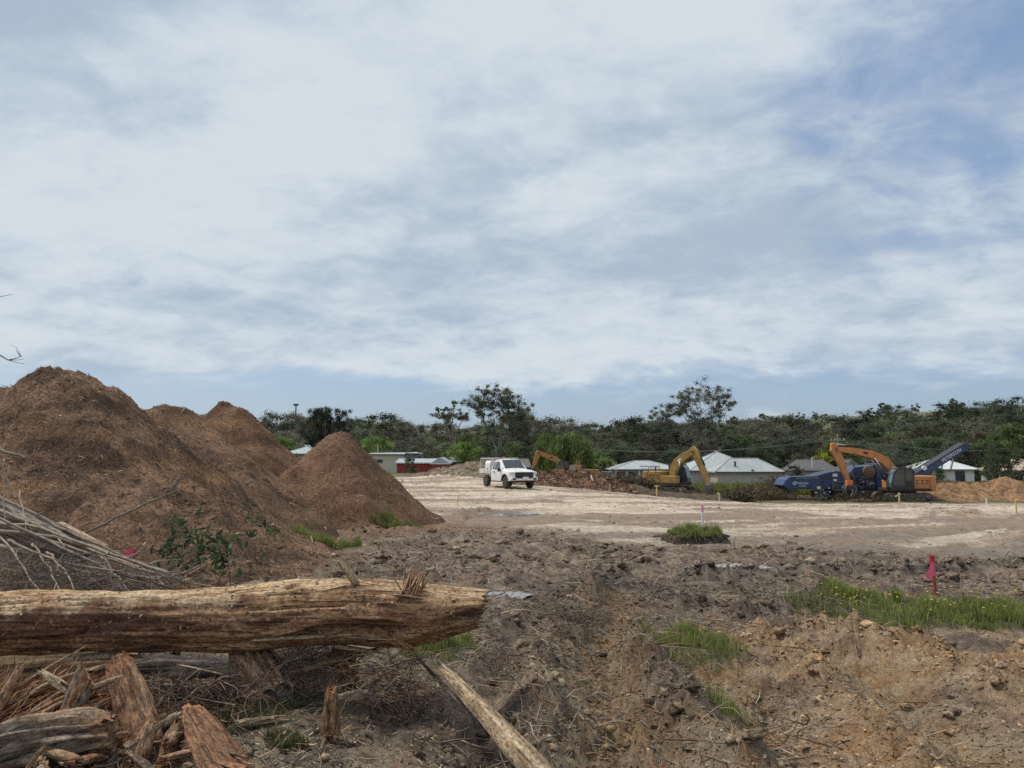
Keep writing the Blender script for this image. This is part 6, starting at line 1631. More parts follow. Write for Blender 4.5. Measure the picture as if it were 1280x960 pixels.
DL = [(0.10, 0.085, 0.05), (0.075, 0.085, 0.04), (0.15, 0.11, 0.07), (0.06, 0.05, 0.035)]
RB = [(0.12, 0.075, 0.055), (0.20, 0.13, 0.095), (0.30, 0.22, 0.16), (0.07, 0.05, 0.042)]
windrow('brush_heap', 'reddish heap of cleared scrub left of the yellow excavator', [(755, 597, 66, 1.6, 1.2), (775, 593, 67, 1.5, 1.2), (795, 593, 68, 1.5, 1.2), (738, 602, 64, 1.2, 1.0), (808, 600, 68, 1.2, 1)], 2600, 1.3, 0.022, RB, 3600, DL)
windrow('brush_heap', 'long low windrow of scrub in front of the yellow excavator', [(785, 610, 66, 1.5, 0.8), (815, 614, 67, 1.5, 0.7), (845, 616, 68, 1.5, 0.7), (870, 616, 68, 1.5, 0.7), (900, 615, 68, 1.5, 0.8), (925, 613, 69, 1.4, 0.8)], 1700, 1.1, 0.02, RB, 4200, [(0.07, 0.075, 0.04), (0.05, 0.05, 0.03), (0.10, 0.10, 0.05), (0.12, 0.09, 0.06)])
windrow('brush_heap', 'brown brush heap against the infeed end of the blue grinder', [(972, 594, 78, 1.8, 1.2), (952, 603, 76, 1.7, 1.2), (935, 611, 74, 1.6, 1.0), (955, 611, 73, 1.5, 0.9), (968, 617, 71, 1.6, 0.7)], 2600, 1.2, 0.02, [(0.15, 0.11, 0.075), (0.22, 0.17, 0.115), (0.10, 0.075, 0.055)], 5200, [(0.15, 0.12, 0.07), (0.11, 0.085, 0.055), (0.18, 0.15, 0.085), (0.075, 0.07, 0.04)])
windrow('brush_heap', 'thin strip of weeds and sticks below the grinder and orange excavator', [(1010, 620, 71, 2, 0.6), (1045, 622, 70, 2, 0.5), (1085, 623, 68, 2, 0.5), (1130, 624, 67, 2, 0.5)], 260, 0.8, 0.016, RB, 700, DL)
# yellow-green paddock grass behind the machines
x = rng.uniform(14, 34, 9000); y = rng.uniform(80, 100, 9000); k = len(x)
tag(blades_mesh('paddock_grass', np.stack([x, y, ground(x, y) - 0.02], -1), rng.uniform(0.5, 1.25, k), np.full(k, 0.05), palette(k, [(0.17, 0.19, 0.04), (0.22, 0.20, 0.05), (0.11, 0.14, 0.035)], 0.25), M['grass']), 'tall yellow-green grass strip in front of the pale brick house', 'grass', kind='stuff')


# ------------------------------------------------------------------ buildings
def hip(m, x0, x1, y0, y1, ze, zr, ridge, oh=0.5, th=0.18, axis='x'):
    """hip roof; ridge = inset of the ridge ends (0 = gable)"""
    x0 -= oh; x1 += oh; y0 -= oh; y1 += oh
    e0 = [(x0, y0), (x1, y0), (x1, y1), (x0, y1)]
    if axis == 'x': r = [(x0 + ridge, (y0 + y1) / 2, zr), (x1 - ridge, (y0 + y1) / 2, zr)]; top = [(4, 5, 9, 8), (5, 6, 9), (6, 7, 8, 9), (7, 4, 8)]
    else: r = [((x0 + x1) / 2, y0 + ridge, zr), ((x0 + x1) / 2, y1 - ridge, zr)]; top = [(4, 5, 8), (5, 6, 9, 8), (6, 7, 9), (7, 4, 8, 9)]
    vs = [(a, b, ze - th) for a, b in e0] + [(a, b, ze) for a, b in e0] + r
    m.add(vs, [(3, 2, 1, 0), (0, 1, 5, 4), (1, 2, 6, 5), (2, 3, 7, 6), (3, 0, 4, 7)] + top)
    return m


def house(name, label, px0, px1, Y, depth, row_e, row_r, roof, wall, inset=None, group='houses beyond the pad', cat='house', axis='x', oh=0.5, base_drop=None):
    a = P(px0, row_e, Y); b = P(px1, row_e, Y); w_ = b.x - a.x; cx_ = (a.x + b.x) / 2
    ze = a.z; zr = P(px0, row_r, Y + depth / 2).z; g = min(gz(cx_, Y), ze - 2.3)
    root = empty(name, (cx_, Y, g)); tag(root, label, cat, group)
    e = ze - g; r = zr - g; hw_ = w_ / 2 - oh
    wl = MB().b2((-hw_, oh, -1.0), (hw_, depth - oh, e - 0.15)).build('wall', M[wall], root)
    rf = hip(MB(), -hw_, hw_, oh, depth - oh, e, r, depth / 2 if inset is None else inset, oh, axis=axis).build('roof', M[roof], root)
    i_ = depth / 2 if inset is None else inset; x_ = hw_ + oh
    if axis == 'x':
        rs_ = [(-x_ + i_, depth / 2, r), (x_ - i_, depth / 2, r)]; ln_ = [(rs_[0], rs_[1]), ((-x_, 0, e), rs_[0]), ((-x_, depth, e), rs_[0]), ((x_, 0, e), rs_[1]), ((x_, depth, e), rs_[1])]
        for a_, b_ in ln_: MB().tube([a_, b_], 0.10, 5).build('ridge_cap', M[roof], rf)
    MB().b2((-x_, -0.13, e - 0.17), (x_, -0.01, e - 0.02)).build('gutter', M['steel' if wall != 'redwall' else 'whitewall'], rf)
    return root, wl, rf, e, r, hw_, (lambda px: P(px, row_e, Y).x - cx_)


def window(parent, x0, x1, z0, z1, y, mat='darkwin', frame='whitewall'):
    f = MB().b2((x0 - 0.06, y - 0.05, z0 - 0.06), (x1 + 0.06, y + 0.02, z1 + 0.06)).build('window', M[frame], parent)
    MB().b2((x0, y - 0.065, z0), (x1, y - 0.04, z1)).build('pane', M[mat], f)
    return f


# veranda house
r_, wl, rf, e, r, hw_, X = house('veranda_house', 'low house with grey hip roof and veranda posts behind the scrub heap', 764, 853, 140, 10, 586.5, 576, 'roofg', 'brickpale', inset=5.2)
for px in (770, 784, 799, 812, 826, 840): MB().b2((X(px) - 0.09, 0.05, -0.8), (X(px) + 0.09, 0.23, e - 0.18)).build('veranda_post', M['stakewhite'], r_)
for px in (776, 791, 818, 833): window(wl, X(px) - 0.8, X(px) + 0.8, 0.7, e - 0.5, 0.5)
MB().b2((X(800), 0.45, e + 0.45), (X(826), 0.6, e + 0.62)).build('roof_patch', M['roofcream'], rf)
# pale twin-roofed house
r_, wl, rf, e, r, hw_, X = house('brick_house', 'pale brick house with tall pale hip roof beside the excavator boom', 862, 955, 137, 14, 588, 564, 'roofpale', 'brickpale', inset=6.9)
MB().box((X(913), 6.5, r + 0.2), (0.35, 0.35, 1.2)).build('flue', M['steel'], rf)
MB().b2((X(897), 0.44, 0.2), (X(907), 0.55, e - 0.35)).build('doorway', M['darkwin'], wl)
MB().b2((X(884), 0.40, 0.0), (X(895), 0.49, e - 0.3)).build('timber_cladding', M['roofcream'], wl)
r2, wl2, rf2, e2, rr2, hw2, X2 = house('brick_wing', 'front wing of pale brick with its own low pale roof', 894, 981, 131, 7, 589.5, 573, 'roofpale', 'brickpale', inset=3.6)
MB().box((X2(922), 1.4, e2 + 1.3), (0.3, 0.3, 0.9)).build('flue', M['steel'], rf2)
MB().box((X2(941), 0.2, e2 + 0.28), (0.4, 0.3, 0.2)).build('roof_vent', M['steel'], rf2)
# dark roofed house
r_, wl, rf, e, r, hw_, X = house('dark_roofed_house', 'house with dark tiled roof behind the blue grinder', 1000, 1050, 128, 9, 588, 574.5, 'roofdark', 'brickpale', inset=1.2)
MB().tube([(X(1019), 1.2, e + 0.4), (X(1019), 1.2, e + 2.2)], 0.09, 6).build('flue', M['stakewhite'], rf)
r_, wl, rf, e, r, hw_, X = house('dark_roofed_house', 'grey roofed house glimpsed between excavator stick and engine bay', 1054, 1084, 130, 9, 588, 574, 'roofdark', 'brickpale', inset=3.5)
# white house on the right
r_, wl, rf, e, r, hw_, X = house('white_house', 'small white house with dark striped white roof behind the ochre stockpile', 1168, 1224, 116, 10, 586.5, 572.5, 'roofw', 'whitewall', inset=3.4)
MB().b2((X(1196), 0.44, 0.3), (X(1208), 0.52, e - 0.3)).build('roller_door', M['darkwin'], wl)
for px in (1184, 1196): MB().tube([(X(px) - 0.9, 0.05, e + 0.06), (X(px) + 2.4, 4.9, r + 0.06)], 0.10, 5).build('roof_strip', M['steel'], rf)  # two dark strips slanting up the white roof
# far right cream house
r_, wl, rf, e, r, hw_, X = house('cream_roofed_house', 'cream roofed house peeping from behind the right hand trees', 1266, 1330, 112, 9, 588, 573.5, 'roofcream', 'whitewall', inset=3.5)
window(wl, X(1275), X(1281), 0.8, 2.0, 0.5)
# red shed
r_, wl, rf, e, r, hw_, X = house('red_shed', 'long red metal shed with pale roof behind the earth bank', 494, 551, 128, 9, 578, 573.5, 'roofg', 'redwall', inset=0.0, group=None, cat='shed', oh=0.25)
gb = P(548, 571.5, 128); a_ = P(537, 590, 128); cxr = r_.location
for q in range(12): MB().b2((-hw_ + 0.2 + q * (2 * hw_ - 0.4) / 11 - 0.03, 0.21, -0.5), (-hw_ + 0.2 + q * (2 * hw_ - 0.4) / 11 + 0.03, 0.25, e - 0.2)).build('wall_rib', M['redwall'], wl)
r2, wl2, rf2, e2, rr2, hw2, X2 = house('red_gable_shed', 'red gable fronted shed joined to the right end of the long red shed', 538, 562, 125, 9, 579, 571.5, 'roofg', 'redwall', inset=0.0, group=None, cat='shed', axis='y', oh=0.2)
MB().add([(-hw2, 0.19, e2 - 0.2), (hw2, 0.19, e2 - 0.2), (0, 0.19, rr2 - 0.16)], [(0, 1, 2)]).build('gable', M['redwall'], wl2)
house('open_carport', 'pale roofed open carport right of the red gable', 556, 575, 132, 8, 577, 572, 'roofpale', 'darkwin', inset=2.0, group=None, cat='shed', oh=0.3)
# cream building
r_, wl, rf, e, r, hw_, X = house('cream_building', 'flat roofed cream building above the red shed', 455, 508, 150, 10, 567.5, 566, 'roofg', 'cream', inset=1.0, group=None, cat='building', oh=0.3)
for px in (468, 472.5, 476.5): window(wl, X(px) - 0.3, X(px) + 0.3, e - 1.75, e - 1.05, 0.3)
MB().tube([(X(470), 2, e), (X(470), 2, e + 1.8)], 0.06, 5).build('mast', M['stakewhite'], rf)
house('grey_annexe', 'grey box annexe at the right end of the cream building', 506.5, 523, 149, 8, 566.5, 565.5, 'roofg', 'fence', inset=1.0, group=None, cat='building', oh=0.1)
house('green_roofed_shed', 'pale green roofed shed seen between two mulch piles', 352, 396, 150, 12, 567, 557, 'roofgreen', 'brickpale', inset=4.0, group=None, cat='shed')
house('grey_gable_house', 'grey roofed house directly behind the truck', 598, 664, 112, 9, 584, 573.5, 'roofdark', 'whitewall', inset=0.4)
# pale gable of that house, seen past the truck
# fence panels and posts near the distant excavators
def fence(label, px0, px1, Y, h, n, mat):
    a = P(px0, 600, Y); b = P(px1, 600, Y); g = gz((a.x + b.x) / 2, Y); root = empty('panel_fence', (a.x, Y, g)); tag(root, label, 'fence')
    w_ = (b.x - a.x) / n
    for i in range(n):
        MB().b2((i * w_ + 0.03, 0, 0.1), ((i + 1) * w_ - 0.03, 0.05, h)).build('panel', M[mat], root)
        MB().b2((i * w_ - 0.05, -0.03, -0.2), (i * w_ + 0.05, 0.08, h + 0.15)).build('post', M['post'], root)
    MB().b2((0, -0.02, h), (n * w_, 0.06, h + 0.1)).build('rail', M['stakewhite'], root)
fence('grey-green panel fence with a pale top rail left of the veranda house', 734, 765, 124, 2.2, 5, 'fence')
fence('pale low wall of panels behind the right of the brick house', 1140, 1170, 125, 1.6, 5, 'fence')
for lab, px, h in (('pale tank like post left of the grey-green fence', 717, 2.6), ('pale tall box post beside the distant yellow excavator', 733.5, 2.3)):
    p = P(px, 590, 120); t_ = empty('concrete_post', (p.x, 120, gz(p.x, 120))); tag(t_, lab, 'post')
    MB().b2((-0.35, -0.3, -0.2), (0.35, 0.3, h)).build('shaft', M['brickpale'], t_, bevel=0.04)
    MB().b2((-0.42, -0.37, h), (0.42, 0.37, h + 0.12)).build('cap', M['brickpale'], t_)

# light tower and power line
p = P(367.5, 600, 260); t_ = empty('floodlight_tower', (p.x, 260, gz(p.x, 260))); tag(t_, 'tall slim floodlight tower rising above the distant trees', 'light tower')
ht = P(367.5, 506, 260).z - t_.location.z
MB().tube([(0, 0, 0), (0, 0, ht)], [0.4, 0.22], 8).build('mast', M['steel'], t_)
MB().box((0, 0, ht), (1.6, 0.6, 0.7)).build('lamp_head', M['steel'], t_)
def pole(px, Y, row, label):
    p = P(px, 600, Y); t_ = empty('power_pole', (p.x, Y, gz(p.x, Y))); tag(t_, label, 'power pole', 'power poles'); h = P(px, row, Y).z - t_.location.z
    MB().tube([(0, 0, -0.3), (0, 0, h)], [0.17, 0.12], 7).build('pole', M['post'], t_)
    MB().b2((-1.2, -0.08, h - 1.1), (1.2, 0.08, h - 0.95)).build('cross_arm', M['post'], t_)
    for q in (-1.05, -0.4, 0.4, 1.05): MB().tube([(q, 0, h - 0.95), (q, 0, h - 0.7)], 0.06, 6).build('insulator', M['stakewhite'], t_)
    return Vector((p.x, Y, t_.location.z + h - 0.72))
PA = pole(1049, 126, 542.5, 'timber power pole rising behind the orange excavator stick')
PB = pole(1400, 118, 548, 'timber power pole beyond the right hand edge'); PC = pole(700, 146, 553, 'timber power pole hidden in the trees behind the distant excavators')
for a, b, nm in ((PC, PA, 'left'), (PA, PB, 'right')):
    for q in (-1.05, 1.05):
        ps = [a.lerp(b, i / 14) + Vector((0, q * 0.3, -1.6 * 4 * (i / 14) * (1 - i / 14))) + Vector((q, 0, 0)) for i in range(15)]
        tag(MB().tube(ps, 0.025, 4).build('power_line', M['wire']), 'thin power line sagging before the trees on the %s of the pole' % nm, 'power line', 'power lines')

# ------------------------------------------------------------------ trees
def leaves(pts_c, radii, per, size, cols, seed, droop=0.0, flat=0.75, shell=0.55):
    """leaf quads round clump centres -> verts, faces, colours; clumps differ in tone, leaves within them a little"""
    r = np.random.default_rng(seed); V = []; C = []
    for c, rad in zip(pts_c, radii):
        k = per; d = unit(r.normal(size=(k, 3))); q = d * np.minimum(np.abs(r.normal(0.55, 0.38, (k, 1))), 1.6) * rad; q[:, 2] *= flat
        p = np.array(c) + q
        n = unit(d + 0.9 * r.normal(size=(k, 3)) + np.array([0, 0, 0.35])); t = unit(np.cross(n, r.normal(size=(k, 3))))
        if droop: t = unit(t * (1 - droop) + np.array([0, 0, -1.0]) * droop); 
        s = np.cross(n, t); s = unit(s)
        L = size * r.uniform(0.55, 1.2, (k, 1)); W = L * r.uniform(0.35, 0.6, (k, 1))
        V.append(np.stack([p - t * L, p + s * W, p + t * L, p - s * W], 1))
        tone = np.array(cols[r.integers(len(cols))]) * r.uniform(0.6, 1.45)
        C.append(np.repeat((tone * r.uniform(0.75, 1.25, (k, 1)) * r.uniform(0.93, 1.07, (k, 3)))[:, None], 4, 1))
    V = np.concatenate(V); C = np.concatenate(C); n = len(V)
    return V.reshape(-1, 3), (np.arange(n) * 4)[:, None] + np.arange(4)[None], C.reshape(-1, 3)


def make_tree(name, h, cw, trunk_h, nclump, per, size, cols, seed, shape='round', bark='bark', tr=0.25, fl=0.75, rad=None, limbs=True):
    """prototype: trunk mesh (with limbs) and crown mesh; base at the origin"""
    r = random.Random(seed); root = empty(name, (0, 0, 0))
    cen = []; rads = []
    for i in range(nclump):
        for _ in range(60):
            u = r.uniform(0, 1); a = r.uniform(0, 2 * math.pi)
            if shape == 'round': env = math.sqrt(max(0, 1 - (2 * u - 1) ** 2)) * 0.9 + 0.12
            elif shape == 'gum': env = (0.25 + 0.75 * math.sin(math.pi * min(1, u * 0.85 + 0.12))) * (0.6 + 0.4 * r.random())
            elif shape == 'cone': env = 1.0 - 0.85 * u
            elif shape == 'column': env = 0.75 + 0.25 * math.sin(math.pi * u)
            elif shape == 'dome': env = math.sqrt(max(0, 1 - u ** 2)) + 0.1
            elif shape == 'umbrella': env = 0.5 + 0.5 * u if u < 0.7 else 1.0 - (u - 0.7)
            k = math.sqrt(r.uniform(0.12, 1)) * env * cw / 2
            c = Vector((math.cos(a) * k, math.sin(a) * k, trunk_h + (h - trunk_h) * u))
            q = (rad or cw * 0.17) * r.uniform(0.65, 1.25)
            if c.z + q * fl > h + 0.4: c.z = h - q * fl
            if shape != 'gum' or all((c - d).length > 0.8 * (q + e) * 0.6 for d, e in zip(cen, rads)): break
        cen.append(c); rads.append(q)
    m = MB(); lean = Vector((r.uniform(-0.06, 0.06) * h, r.uniform(-0.03, 0.03) * h, 0))
    split = Vector((0, 0, trunk_h * 0.75)) + lean * 0.5
    topp = Vector((0, 0, h * 0.86)) + lean
    m.tube([(0, 0, -0.5), split * 0.5 + Vector((r.uniform(-.2, .2), 0, 0)), split, (split + topp) / 2 + Vector((r.uniform(-.4, .4), 0, 0)), topp], [tr * 1.3, tr, tr * 0.85, tr * 0.5, tr * 0.12], 8)
    if limbs:
        for c, q in zip(cen, rads):
            f = r.uniform(0.0, 0.75); s = split.lerp(topp, f * min(1, max(0, (c.z - split.z) / (topp.z - split.z + 0.01))))
            md = s.lerp(c, 0.5) + Vector((0, 0, -0.06 * (c - s).length)); w_ = tr * (0.5 - 0.28 * f)
            m.tube([s, md, c], [w_, w_ * 0.6, w_ * 0.2], 5, cap=False)
    m.build('trunk', M[bark], root, True)
    V, F, C = leaves([tuple(c) for c in cen], rads, per, size, cols, seed, flat=fl)
    mesh_np('crown', V, F, M['leaffix' if cols in (BRIGHT, LIME) else 'leaf'], root, False, C)
    return root


OLIVE = [(0.094, 0.116, 0.061), (0.114, 0.133, 0.071), (0.082, 0.103, 0.056), (0.133, 0.136, 0.078)]
GREYG = [(0.114, 0.121, 0.084), (0.139, 0.139, 0.097), (0.097, 0.101, 0.068)]
DARKG = [(0.043, 0.057, 0.034), (0.057, 0.071, 0.040), (0.038, 0.049, 0.031)]
MIDG = [(0.104, 0.148, 0.055), (0.136, 0.182, 0.066), (0.086, 0.122, 0.049)]
BRIGHT = [(0.155, 0.223, 0.051), (0.189, 0.257, 0.061), (0.121, 0.176, 0.045)]
LIME = [(0.28, 0.29, 0.03), (0.33, 0.33, 0.045)]
RUSSET = [(0.131, 0.114, 0.075), (0.110, 0.105, 0.069), (0.149, 0.125, 0.084)]
protos = {}
def proto(key, *a, **k):
    o = make_tree(*a, **k); protos[key] = [o, False]; return o
for i in range(5): proto('bush%d' % i, 'forest_tree', 15 + i % 3, 9 + i % 2, 1.8, 64, 150, 0.225, [OLIVE, GREYG, OLIVE, DARKG, RUSSET][i], 900 + i, 'round', tr=0.28, rad=1.75)
for i in range(4): proto('gum%d' % i, 'gum_tree', 17 + 1.5 * i, 9, 6.5, 50, 150, 0.21, [OLIVE, GREYG, OLIVE, DARKG][i], 920 + i, 'gum', bark='gumbark', tr=0.24, rad=1.6)
for i in range(2): proto('mid%d' % i, 'leafy_tree', 11, 9, 1.5, 50, 150, 0.23, [MIDG, MIDG][i], 940 + i, 'round', tr=0.22)
proto('bright', 'leafy_tree', 9, 9.5, 1.0, 50, 170, 0.21, BRIGHT, 951, 'dome', tr=0.2)
proto('pine', 'pine_tree', 19, 8, 2.5, 60, 150, 0.2, DARKG, 961, 'column', tr=0.3, rad=1.25)
proto('umbrella', 'pine_tree', 18, 13, 9, 44, 170, 0.22, DARKG, 962, 'umbrella', tr=0.35, fl=0.45, rad=1.9)
for i in range(3): proto('shrub%d' % i, 'garden_shrub', 4.5, 5, 0.4, 24, 70, 0.25, [MIDG, OLIVE, RUSSET][i], 970 + i, 'dome', tr=0.1)
for i in range(3): proto('small%d' % i, 'hill_tree', 9, 8, 1.5, 14, 34, 0.75, [DARKG, OLIVE, GREYG][i], 980 + i, 'round', tr=0.25, limbs=False)


def plant(key, px, Y, label, cat='tree', group=None, row=None, sx=1.0, name=None):
    """stand a copy of a prototype at a place; row = photo row its top should reach"""
    src, used = protos[key]
    if used: o = copy_tree(src)
    else: o = src; protos[key][1] = True
    p = P(px, 600, Y); g = float(base(p.x, Y)) - 0.1
    o.location = (p.x, Y, g)
    s = 1.0
    if row is not None:
        hh = max(v.co.z for v in [c for c in src.children if c.name.startswith('crown')][0].data.vertices) if 'ht' not in plant.__dict__.get(key, {}) else 0
        s = (P(px, row, Y).z - g) / hh
    o.scale = (s * sx, s * sx, s); o.rotation_euler = (0, 0, random.uniform(0, 6.28))
    tag(o, label, cat, group)
    if name: o.name = name
    return o


# -- trees that stand out
def big_gum(px, Y, row_top, crown, label, seed, trunks):
    """open-crowned gum drawn from its limbs: crown = (px, row, radius) clumps"""
    base_p = P(px, 600, Y); g = float(base(base_p.x, Y)); root = empty('gum_tree', (base_p.x, Y, g)); tag(root, label, 'tree')
    r = random.Random(seed); cen = []; rads = []
    for (cx_, cy_, cr) in crown:
        for _ in range(7):
            p = P(cx_ + r.gauss(0, cr * 0.85), cy_ + r.gauss(0, cr * 0.65), Y + r.uniform(-2.5, 2.5)) - root.location; cen.append(p); rads.append(cr * r.uniform(0.5, 1.25) * Y / FPX)
    m = MB(); stems = []
    for pts in trunks:
        ps = [P(a, b, Y + c) - root.location for a, b, c in pts]; ps[0].z = -0.3
        m.tube(ps, [0.24 * (1 - 0.75 * i / (len(ps) - 1)) for i in range(len(ps))], 8); stems += ps[1:]
    for c in cen:
        s = min(stems, key=lambda q: (q - c).length + 1.5 * max(0, q.z - c.z)); w_ = 0.06
        m.tube([s, s.lerp(c, 0.5) + Vector((0, 0, -0.1 * (c - s).length)), c], [w_, w_ * 0.7, w_ * 0.3], 5, cap=False)
    m.build('trunk', M['gumbark'], root, True)
    V, F, C = leaves([tuple(c) for c in cen], rads, 110, 0.16, [(0.145, 0.158, 0.10), (0.17, 0.178, 0.12), (0.135, 0.142, 0.095), (0.165, 0.17, 0.11)], seed, flat=0.72, shell=0.35)
    mesh_np('crown', V, F, M['leaffix'], root, False, C)


rc = random.Random(3)
cl = [(x_ + rc.uniform(-2, 2), y_ + rc.uniform(-2, 2), r__) for x_, y_, r__ in
      [(596, 497, 6), (603, 491, 5), (613, 494, 6), (588, 503, 6), (622, 492, 6), (632, 494, 6), (641, 493, 6), (628, 503, 7), (616, 505, 6), (640, 505, 8), (650, 512, 8), (656, 514, 6), (636, 515, 8), (622, 516, 7), (608, 513, 7), (600, 517, 5), (646, 520, 7), (615, 527, 7), (640, 530, 8), (655, 522, 5), (604, 503, 5), (630, 524, 6), (645, 540, 7), (610, 540, 6)]]
big_gum(624, 140, 488, cl, 'tall open crowned gum tree above the white truck', 31, [[(622, 594, 0), (623, 560, 0), (628, 535, 0), (636, 510, 0)], [(622, 594, 0), (620, 560, 0), (606, 530, 0.5), (600, 510, 1)], [(622, 594, 0), (627, 550, 0), (640, 530, -1), (648, 516, -1)]])
cl = [(x_ + rc.uniform(-2, 2), y_ + rc.uniform(-2, 2), r__) for x_, y_, r__ in
      [(848, 494, 6), (860, 489, 6), (872, 488, 6), (884, 487, 7), (896, 489, 6), (905, 494, 5), (852, 503, 6), (866, 500, 7), (880, 499, 8), (894, 501, 7), (907, 505, 6), (835, 508, 6), (829, 514, 5), (845, 511, 6), (858, 512, 6), (872, 512, 8), (886, 513, 8), (899, 516, 7), (910, 508, 5), (850, 520, 5), (866, 524, 7), (882, 526, 8), (896, 529, 7), (838, 518, 4), (818, 520, 4), (890, 540, 7), (872, 540, 7)]]
big_gum(884, 165, 485, cl, 'tall wide crowned gum tree above the pale hip roofed house', 32, [[(884, 580, 0), (884, 560, 0), (887, 540, 0), (893, 515, 0), (890, 497, 0)], [(884, 580, 0), (882, 550, 0), (874, 530, 0.5), (860, 508, 1)], [(884, 580, 0), (880, 555, 0), (872, 540, 0), (850, 515, -1)]])
cl = [(549, 513, 2.6), (555, 511, 2.6), (570, 504, 3.0), (547, 519, 4), (556, 520, 4), (565, 518, 4.5), (573, 516, 4.5), (582, 519, 4.5), (577, 522, 3.5), (560, 524, 4)]
big_gum(566, 175, 503, cl, 'spindly gum tree with separate leaf tufts left of the tall open gum', 33, [[(566, 580, 0), (566, 550, 0), (565, 530, 0), (568, 510, 0)], [(566, 580, 0), (562, 540, 0), (552, 522, 0)], [(566, 580, 0), (570, 540, 0), (580, 522, 0)]])
PN = 'dark rounded pine rising above the wood right of the floodlight tower'
for px, row in ((390, 508), (403, 506), (416, 507), (429, 509), (398, 512)): plant('pine', px, 210 + random.uniform(-6, 6), PN, group='pines above the wood', row=row, sx=0.9)
# willow
def willow(px, Y, row, w_px, label, seed):
    p = P(px, 600, Y); g = float(base(p.x, Y)); root = empty('willow_tree', (p.x, Y, g)); tag(root, label, 'tree', 'willows'); h = P(px, row, Y).z - g; R0 = w_px / 2 * Y / FPX
    r = np.random.default_rng(seed); m = MB(); V = []; C = []
    m.tube([(0, 0, -0.3), (0.1, 0, h * 0.3), (0, 0, h * 0.6)], [0.35, 0.28, 0.15], 8)
    for i in range(150):
        a = r.uniform(0, 6.28); k = math.sqrt(r.uniform(0.02, 1)); top = Vector((math.cos(a) * k * R0, math.sin(a) * k * R0, h * (0.97 - 0.34 * k ** 2 + r.uniform(-0.05, 0.03))))
        if i < 26: m.tube([(0, 0, h * 0.4), top * 0.6 + Vector((0, 0, h * 0.3)), top], [0.1, 0.06, 0.02], 5, cap=False)
        ln = h * r.uniform(0.28, 0.6) ; nl = 46; t = np.sort(r.uniform(0, 1, nl))
        pp = np.array(top) + np.stack([0.35 * r.normal(size=nl), 0.35 * r.normal(size=nl), -t * min(ln, top.z - 0.3)], -1)
        s = unit(np.stack([r.normal(size=nl), r.normal(size=nl), np.zeros(nl)], -1)); L = r.uniform(0.25, 0.6, (nl, 1)); dn = unit(np.array([[0, 0, -1.0]]) + 0.25 * r.normal(size=(nl, 3)))
        V.append(np.stack([pp - dn * L, pp + s * 0.09, pp + dn * L, pp - s * 0.09], 1))
        C.append(np.repeat((np.array((0.165, 0.215, 0.07)) * r.uniform(0.65, 1.25) * r.uniform(0.8, 1.2, (nl, 1)))[:, None] * np.ones((1, 1, 3)), 4, 1))
    m.build('trunk', M['bark'], root, True)
    V = np.concatenate(V); C = np.concatenate(C); n = len(V)
    mesh_np('crown', V.reshape(-1, 3), (np.arange(n) * 4)[:, None] + np.arange(4)[None], M['leaffix'], root, False, C.reshape(-1, 3))
willow(713, 128, 539, 58, 'pale green weeping willow behind the distant excavators', 41)
willow(684, 134, 540, 30, 'smaller weeping willow just left of the big willow', 42)
plant('bright', 469, 158, 'bright green rounded tree behind the cream building', row=541)
plant('bright', 582, 134, 'fresh green bushy tree right of the red shed', row=548, sx=1.05)
plant('bright', 346, 170, 'bright green tree top just right of the dark crowned mulch pile', row=541)
plant('shrub0', 512, 122, 'small dark shrub in front of the red shed', 'shrub', row=570, sx=0.7)
plant('umbrella', 1278, 150, 'dark layered pine at the right hand edge above the wood', row=494, sx=0.9)
plant('umbrella', 1105, 330, 'flat topped dark pine standing out on the right hill', row=505, group='hill pines')
plant('umbrella', 1212, 330, 'broad flat topped dark pine clump below the hill crest', row=501, group='hill pines', sx=1.3)
plant('umbrella', 1228, 345, 'flat topped pine just right of the broad pine clump', row=500, group='hill pines')
plant('mid0', 1246, 104, 'dense dark green tree beside the white house', row=548, sx=0.8)
plant('mid1', 1262, 100, 'dense green tree between the white house and the cream roofed house', row=556, sx=1.1)
plant('mid1', 1275, 125, 'bright leafy tree at the right edge above the cream roof', row=525, sx=1.1)
plant('mid0', 1168, 112, 'dark bushy shrub left of the white house', 'shrub', row=582, sx=1.5)
# lime coloured bush
limet = make_tree('golden_shrub', 6, 5, 0.5, 26, 80, 0.22, LIME, 991, 'dome', tr=0.12)
p = P(1031, 600, 142); gq = float(base(p.x, 142)); limet.location = (p.x, 142, gq); sq = (P(1031, 560, 142).z - gq) / 6.3; limet.scale = (sq * 0.9, sq * 0.9, sq)
tag(limet, 'bright yellow-green shrub above the dark tiled roof', 'shrub')
l2 = copy_tree(limet); p = P(1118, 600, 140); l2.location = (p.x, 140, float(base(p.x, 140))); sq = (P(1118, 567, 140).z - l2.location.z) / 6.3; l2.scale = (sq * 0.35, sq * 0.35, sq); tag(l2, 'narrow yellow-green shrub behind the orange boom', 'shrub')
for px, row, Y, key, lab in ((1003, 566, 140, 'shrub2', 'russet shrub right of the pale house'), (1010, 570, 136, 'shrub1', 'olive shrub beside the dark tiled roof'), (992, 580, 124, 'shrub2', 'low russet bush at the end of the pale brick wing'), (748, 585, 128, 'shrub0', 'green shrub behind the panel fence'),
                             (530, 567, 146, 'shrub0', 'round green shrub behind the long red shed'), (585, 580, 118, 'shrub1', 'low olive bush left of the truck'), (757, 570, 150, 'shrub0', 'pale green shrub left of the veranda house'), (1150, 575, 124, 'shrub0', 'green garden shrub below the conveyor'), (1072, 572, 150, 'shrub0', 'green shrub behind the orange excavator stick'), (1138, 572, 146, 'mid1', 'green leafy bush behind the conveyor foot')):
    plant(key, px, Y, lab, 'shrub', row=row)
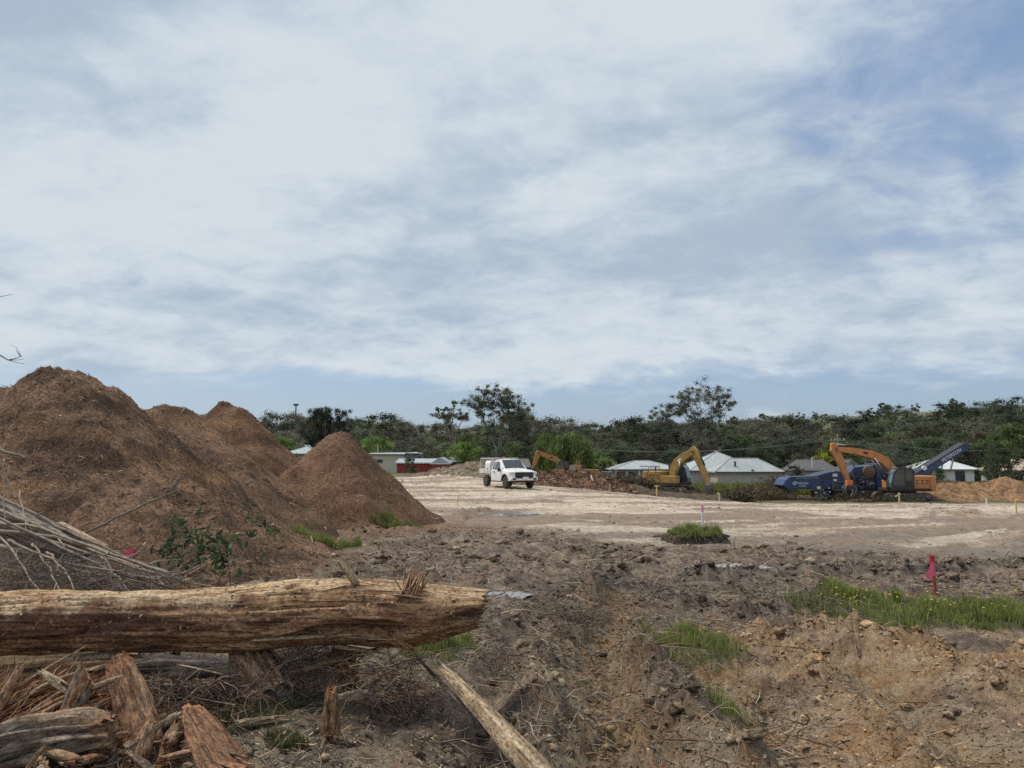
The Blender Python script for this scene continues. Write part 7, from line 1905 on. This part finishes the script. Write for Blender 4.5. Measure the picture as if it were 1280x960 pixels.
# -- the wood: three ranks of trees
SKY = ([250, 330, 380, 440, 490, 545, 580, 660, 700, 800, 830, 930, 960, 1000, 1050, 1100, 1150, 1200, 1260, 1400], [516, 515, 513, 514, 517, 520, 520, 518, 519, 520, 516, 511, 512, 515, 517, 513, 509, 506, 502, 498])
rt = random.Random(77)
SEG = [(330, 'behind the mulch piles'), (450, 'near the floodlight tower'), (560, 'behind the red shed'), (600, 'left of the tall open gum'), (680, 'behind the truck'), (765, 'behind the weeping willow'), (860, 'behind the veranda house'), (990, 'behind the brick house'), (1070, 'behind the dark tiled roof'), (1160, 'behind the conveyor'), (1250, 'behind the white house'), (9999, 'right of the white house')]
KIND = {'bush0': 'dense olive tree', 'bush1': 'dense grey-green tree', 'bush2': 'bushy olive tree', 'bush3': 'dense very dark tree', 'bush4': 'dense brownish tree', 'gum0': 'slender olive gum', 'gum1': 'slender grey-green gum', 'gum2': 'tall olive gum', 'gum3': 'slender very dark gum', 'mid0': 'leafy green tree', 'mid1': 'broad leafy green tree'}
def rank(Y0, Y1, step, drop, keys, where, px0=255, px1=1400):
    px = px0
    while px < px1:
        k = rt.choice(keys); Y = rt.uniform(Y0, Y1); sk = float(np.interp(px, *SKY)) + drop + rt.uniform(-4, 12)
        side = next(t for lim, t in SEG if px < lim)
        plant(k, px, Y, '%s %s of the wood %s' % (KIND[k], where, side), group='trees of the wood', row=sk, sx=rt.uniform(1.05, 1.6))
        px += step * rt.uniform(0.7, 1.3)
rank(285, 330, 21, 0, ['bush0', 'bush1', 'bush3', 'bush4', 'gum0', 'gum3', 'bush2'], 'on the skyline')
rank(225, 262, 25, 9, ['bush0', 'bush1', 'bush2', 'bush4', 'gum1', 'gum2', 'bush3'], 'below the skyline')
rank(178, 205, 28, 20, ['bush1', 'bush0', 'bush2', 'gum2', 'gum1', 'gum0', 'mid0', 'bush4'], 'in the middle')
rank(152, 168, 33, 33, ['bush0', 'bush1', 'mid0', 'bush2', 'mid1', 'bush4'], 'at the front edge')
rank(124, 142, 30, 38, ['mid0', 'mid1', 'bush1', 'mid0'], 'at the very foot', 1080, 1400)
# -- trees dotted over the far hill
for i in range(95):
    px = rt.uniform(620, 1420); Y = rt.uniform(480, 900)
    k = rt.choice(['small0', 'small1', 'small2'])
    o = plant(k, px, Y, {'small0': 'dark tree dotted on the far grassy hill', 'small1': 'olive tree dotted on the far grassy hill', 'small2': 'grey-green tree dotted on the far grassy hill'}[k], group='trees on the far hill')
    s = rt.uniform(0.8, 1.5); o.scale = (s, s, s)
for k, (o, used) in protos.items():
    if not used:
        for c in list(o.children): bpy.data.objects.remove(c, do_unlink=True)
        bpy.data.objects.remove(o, do_unlink=True)
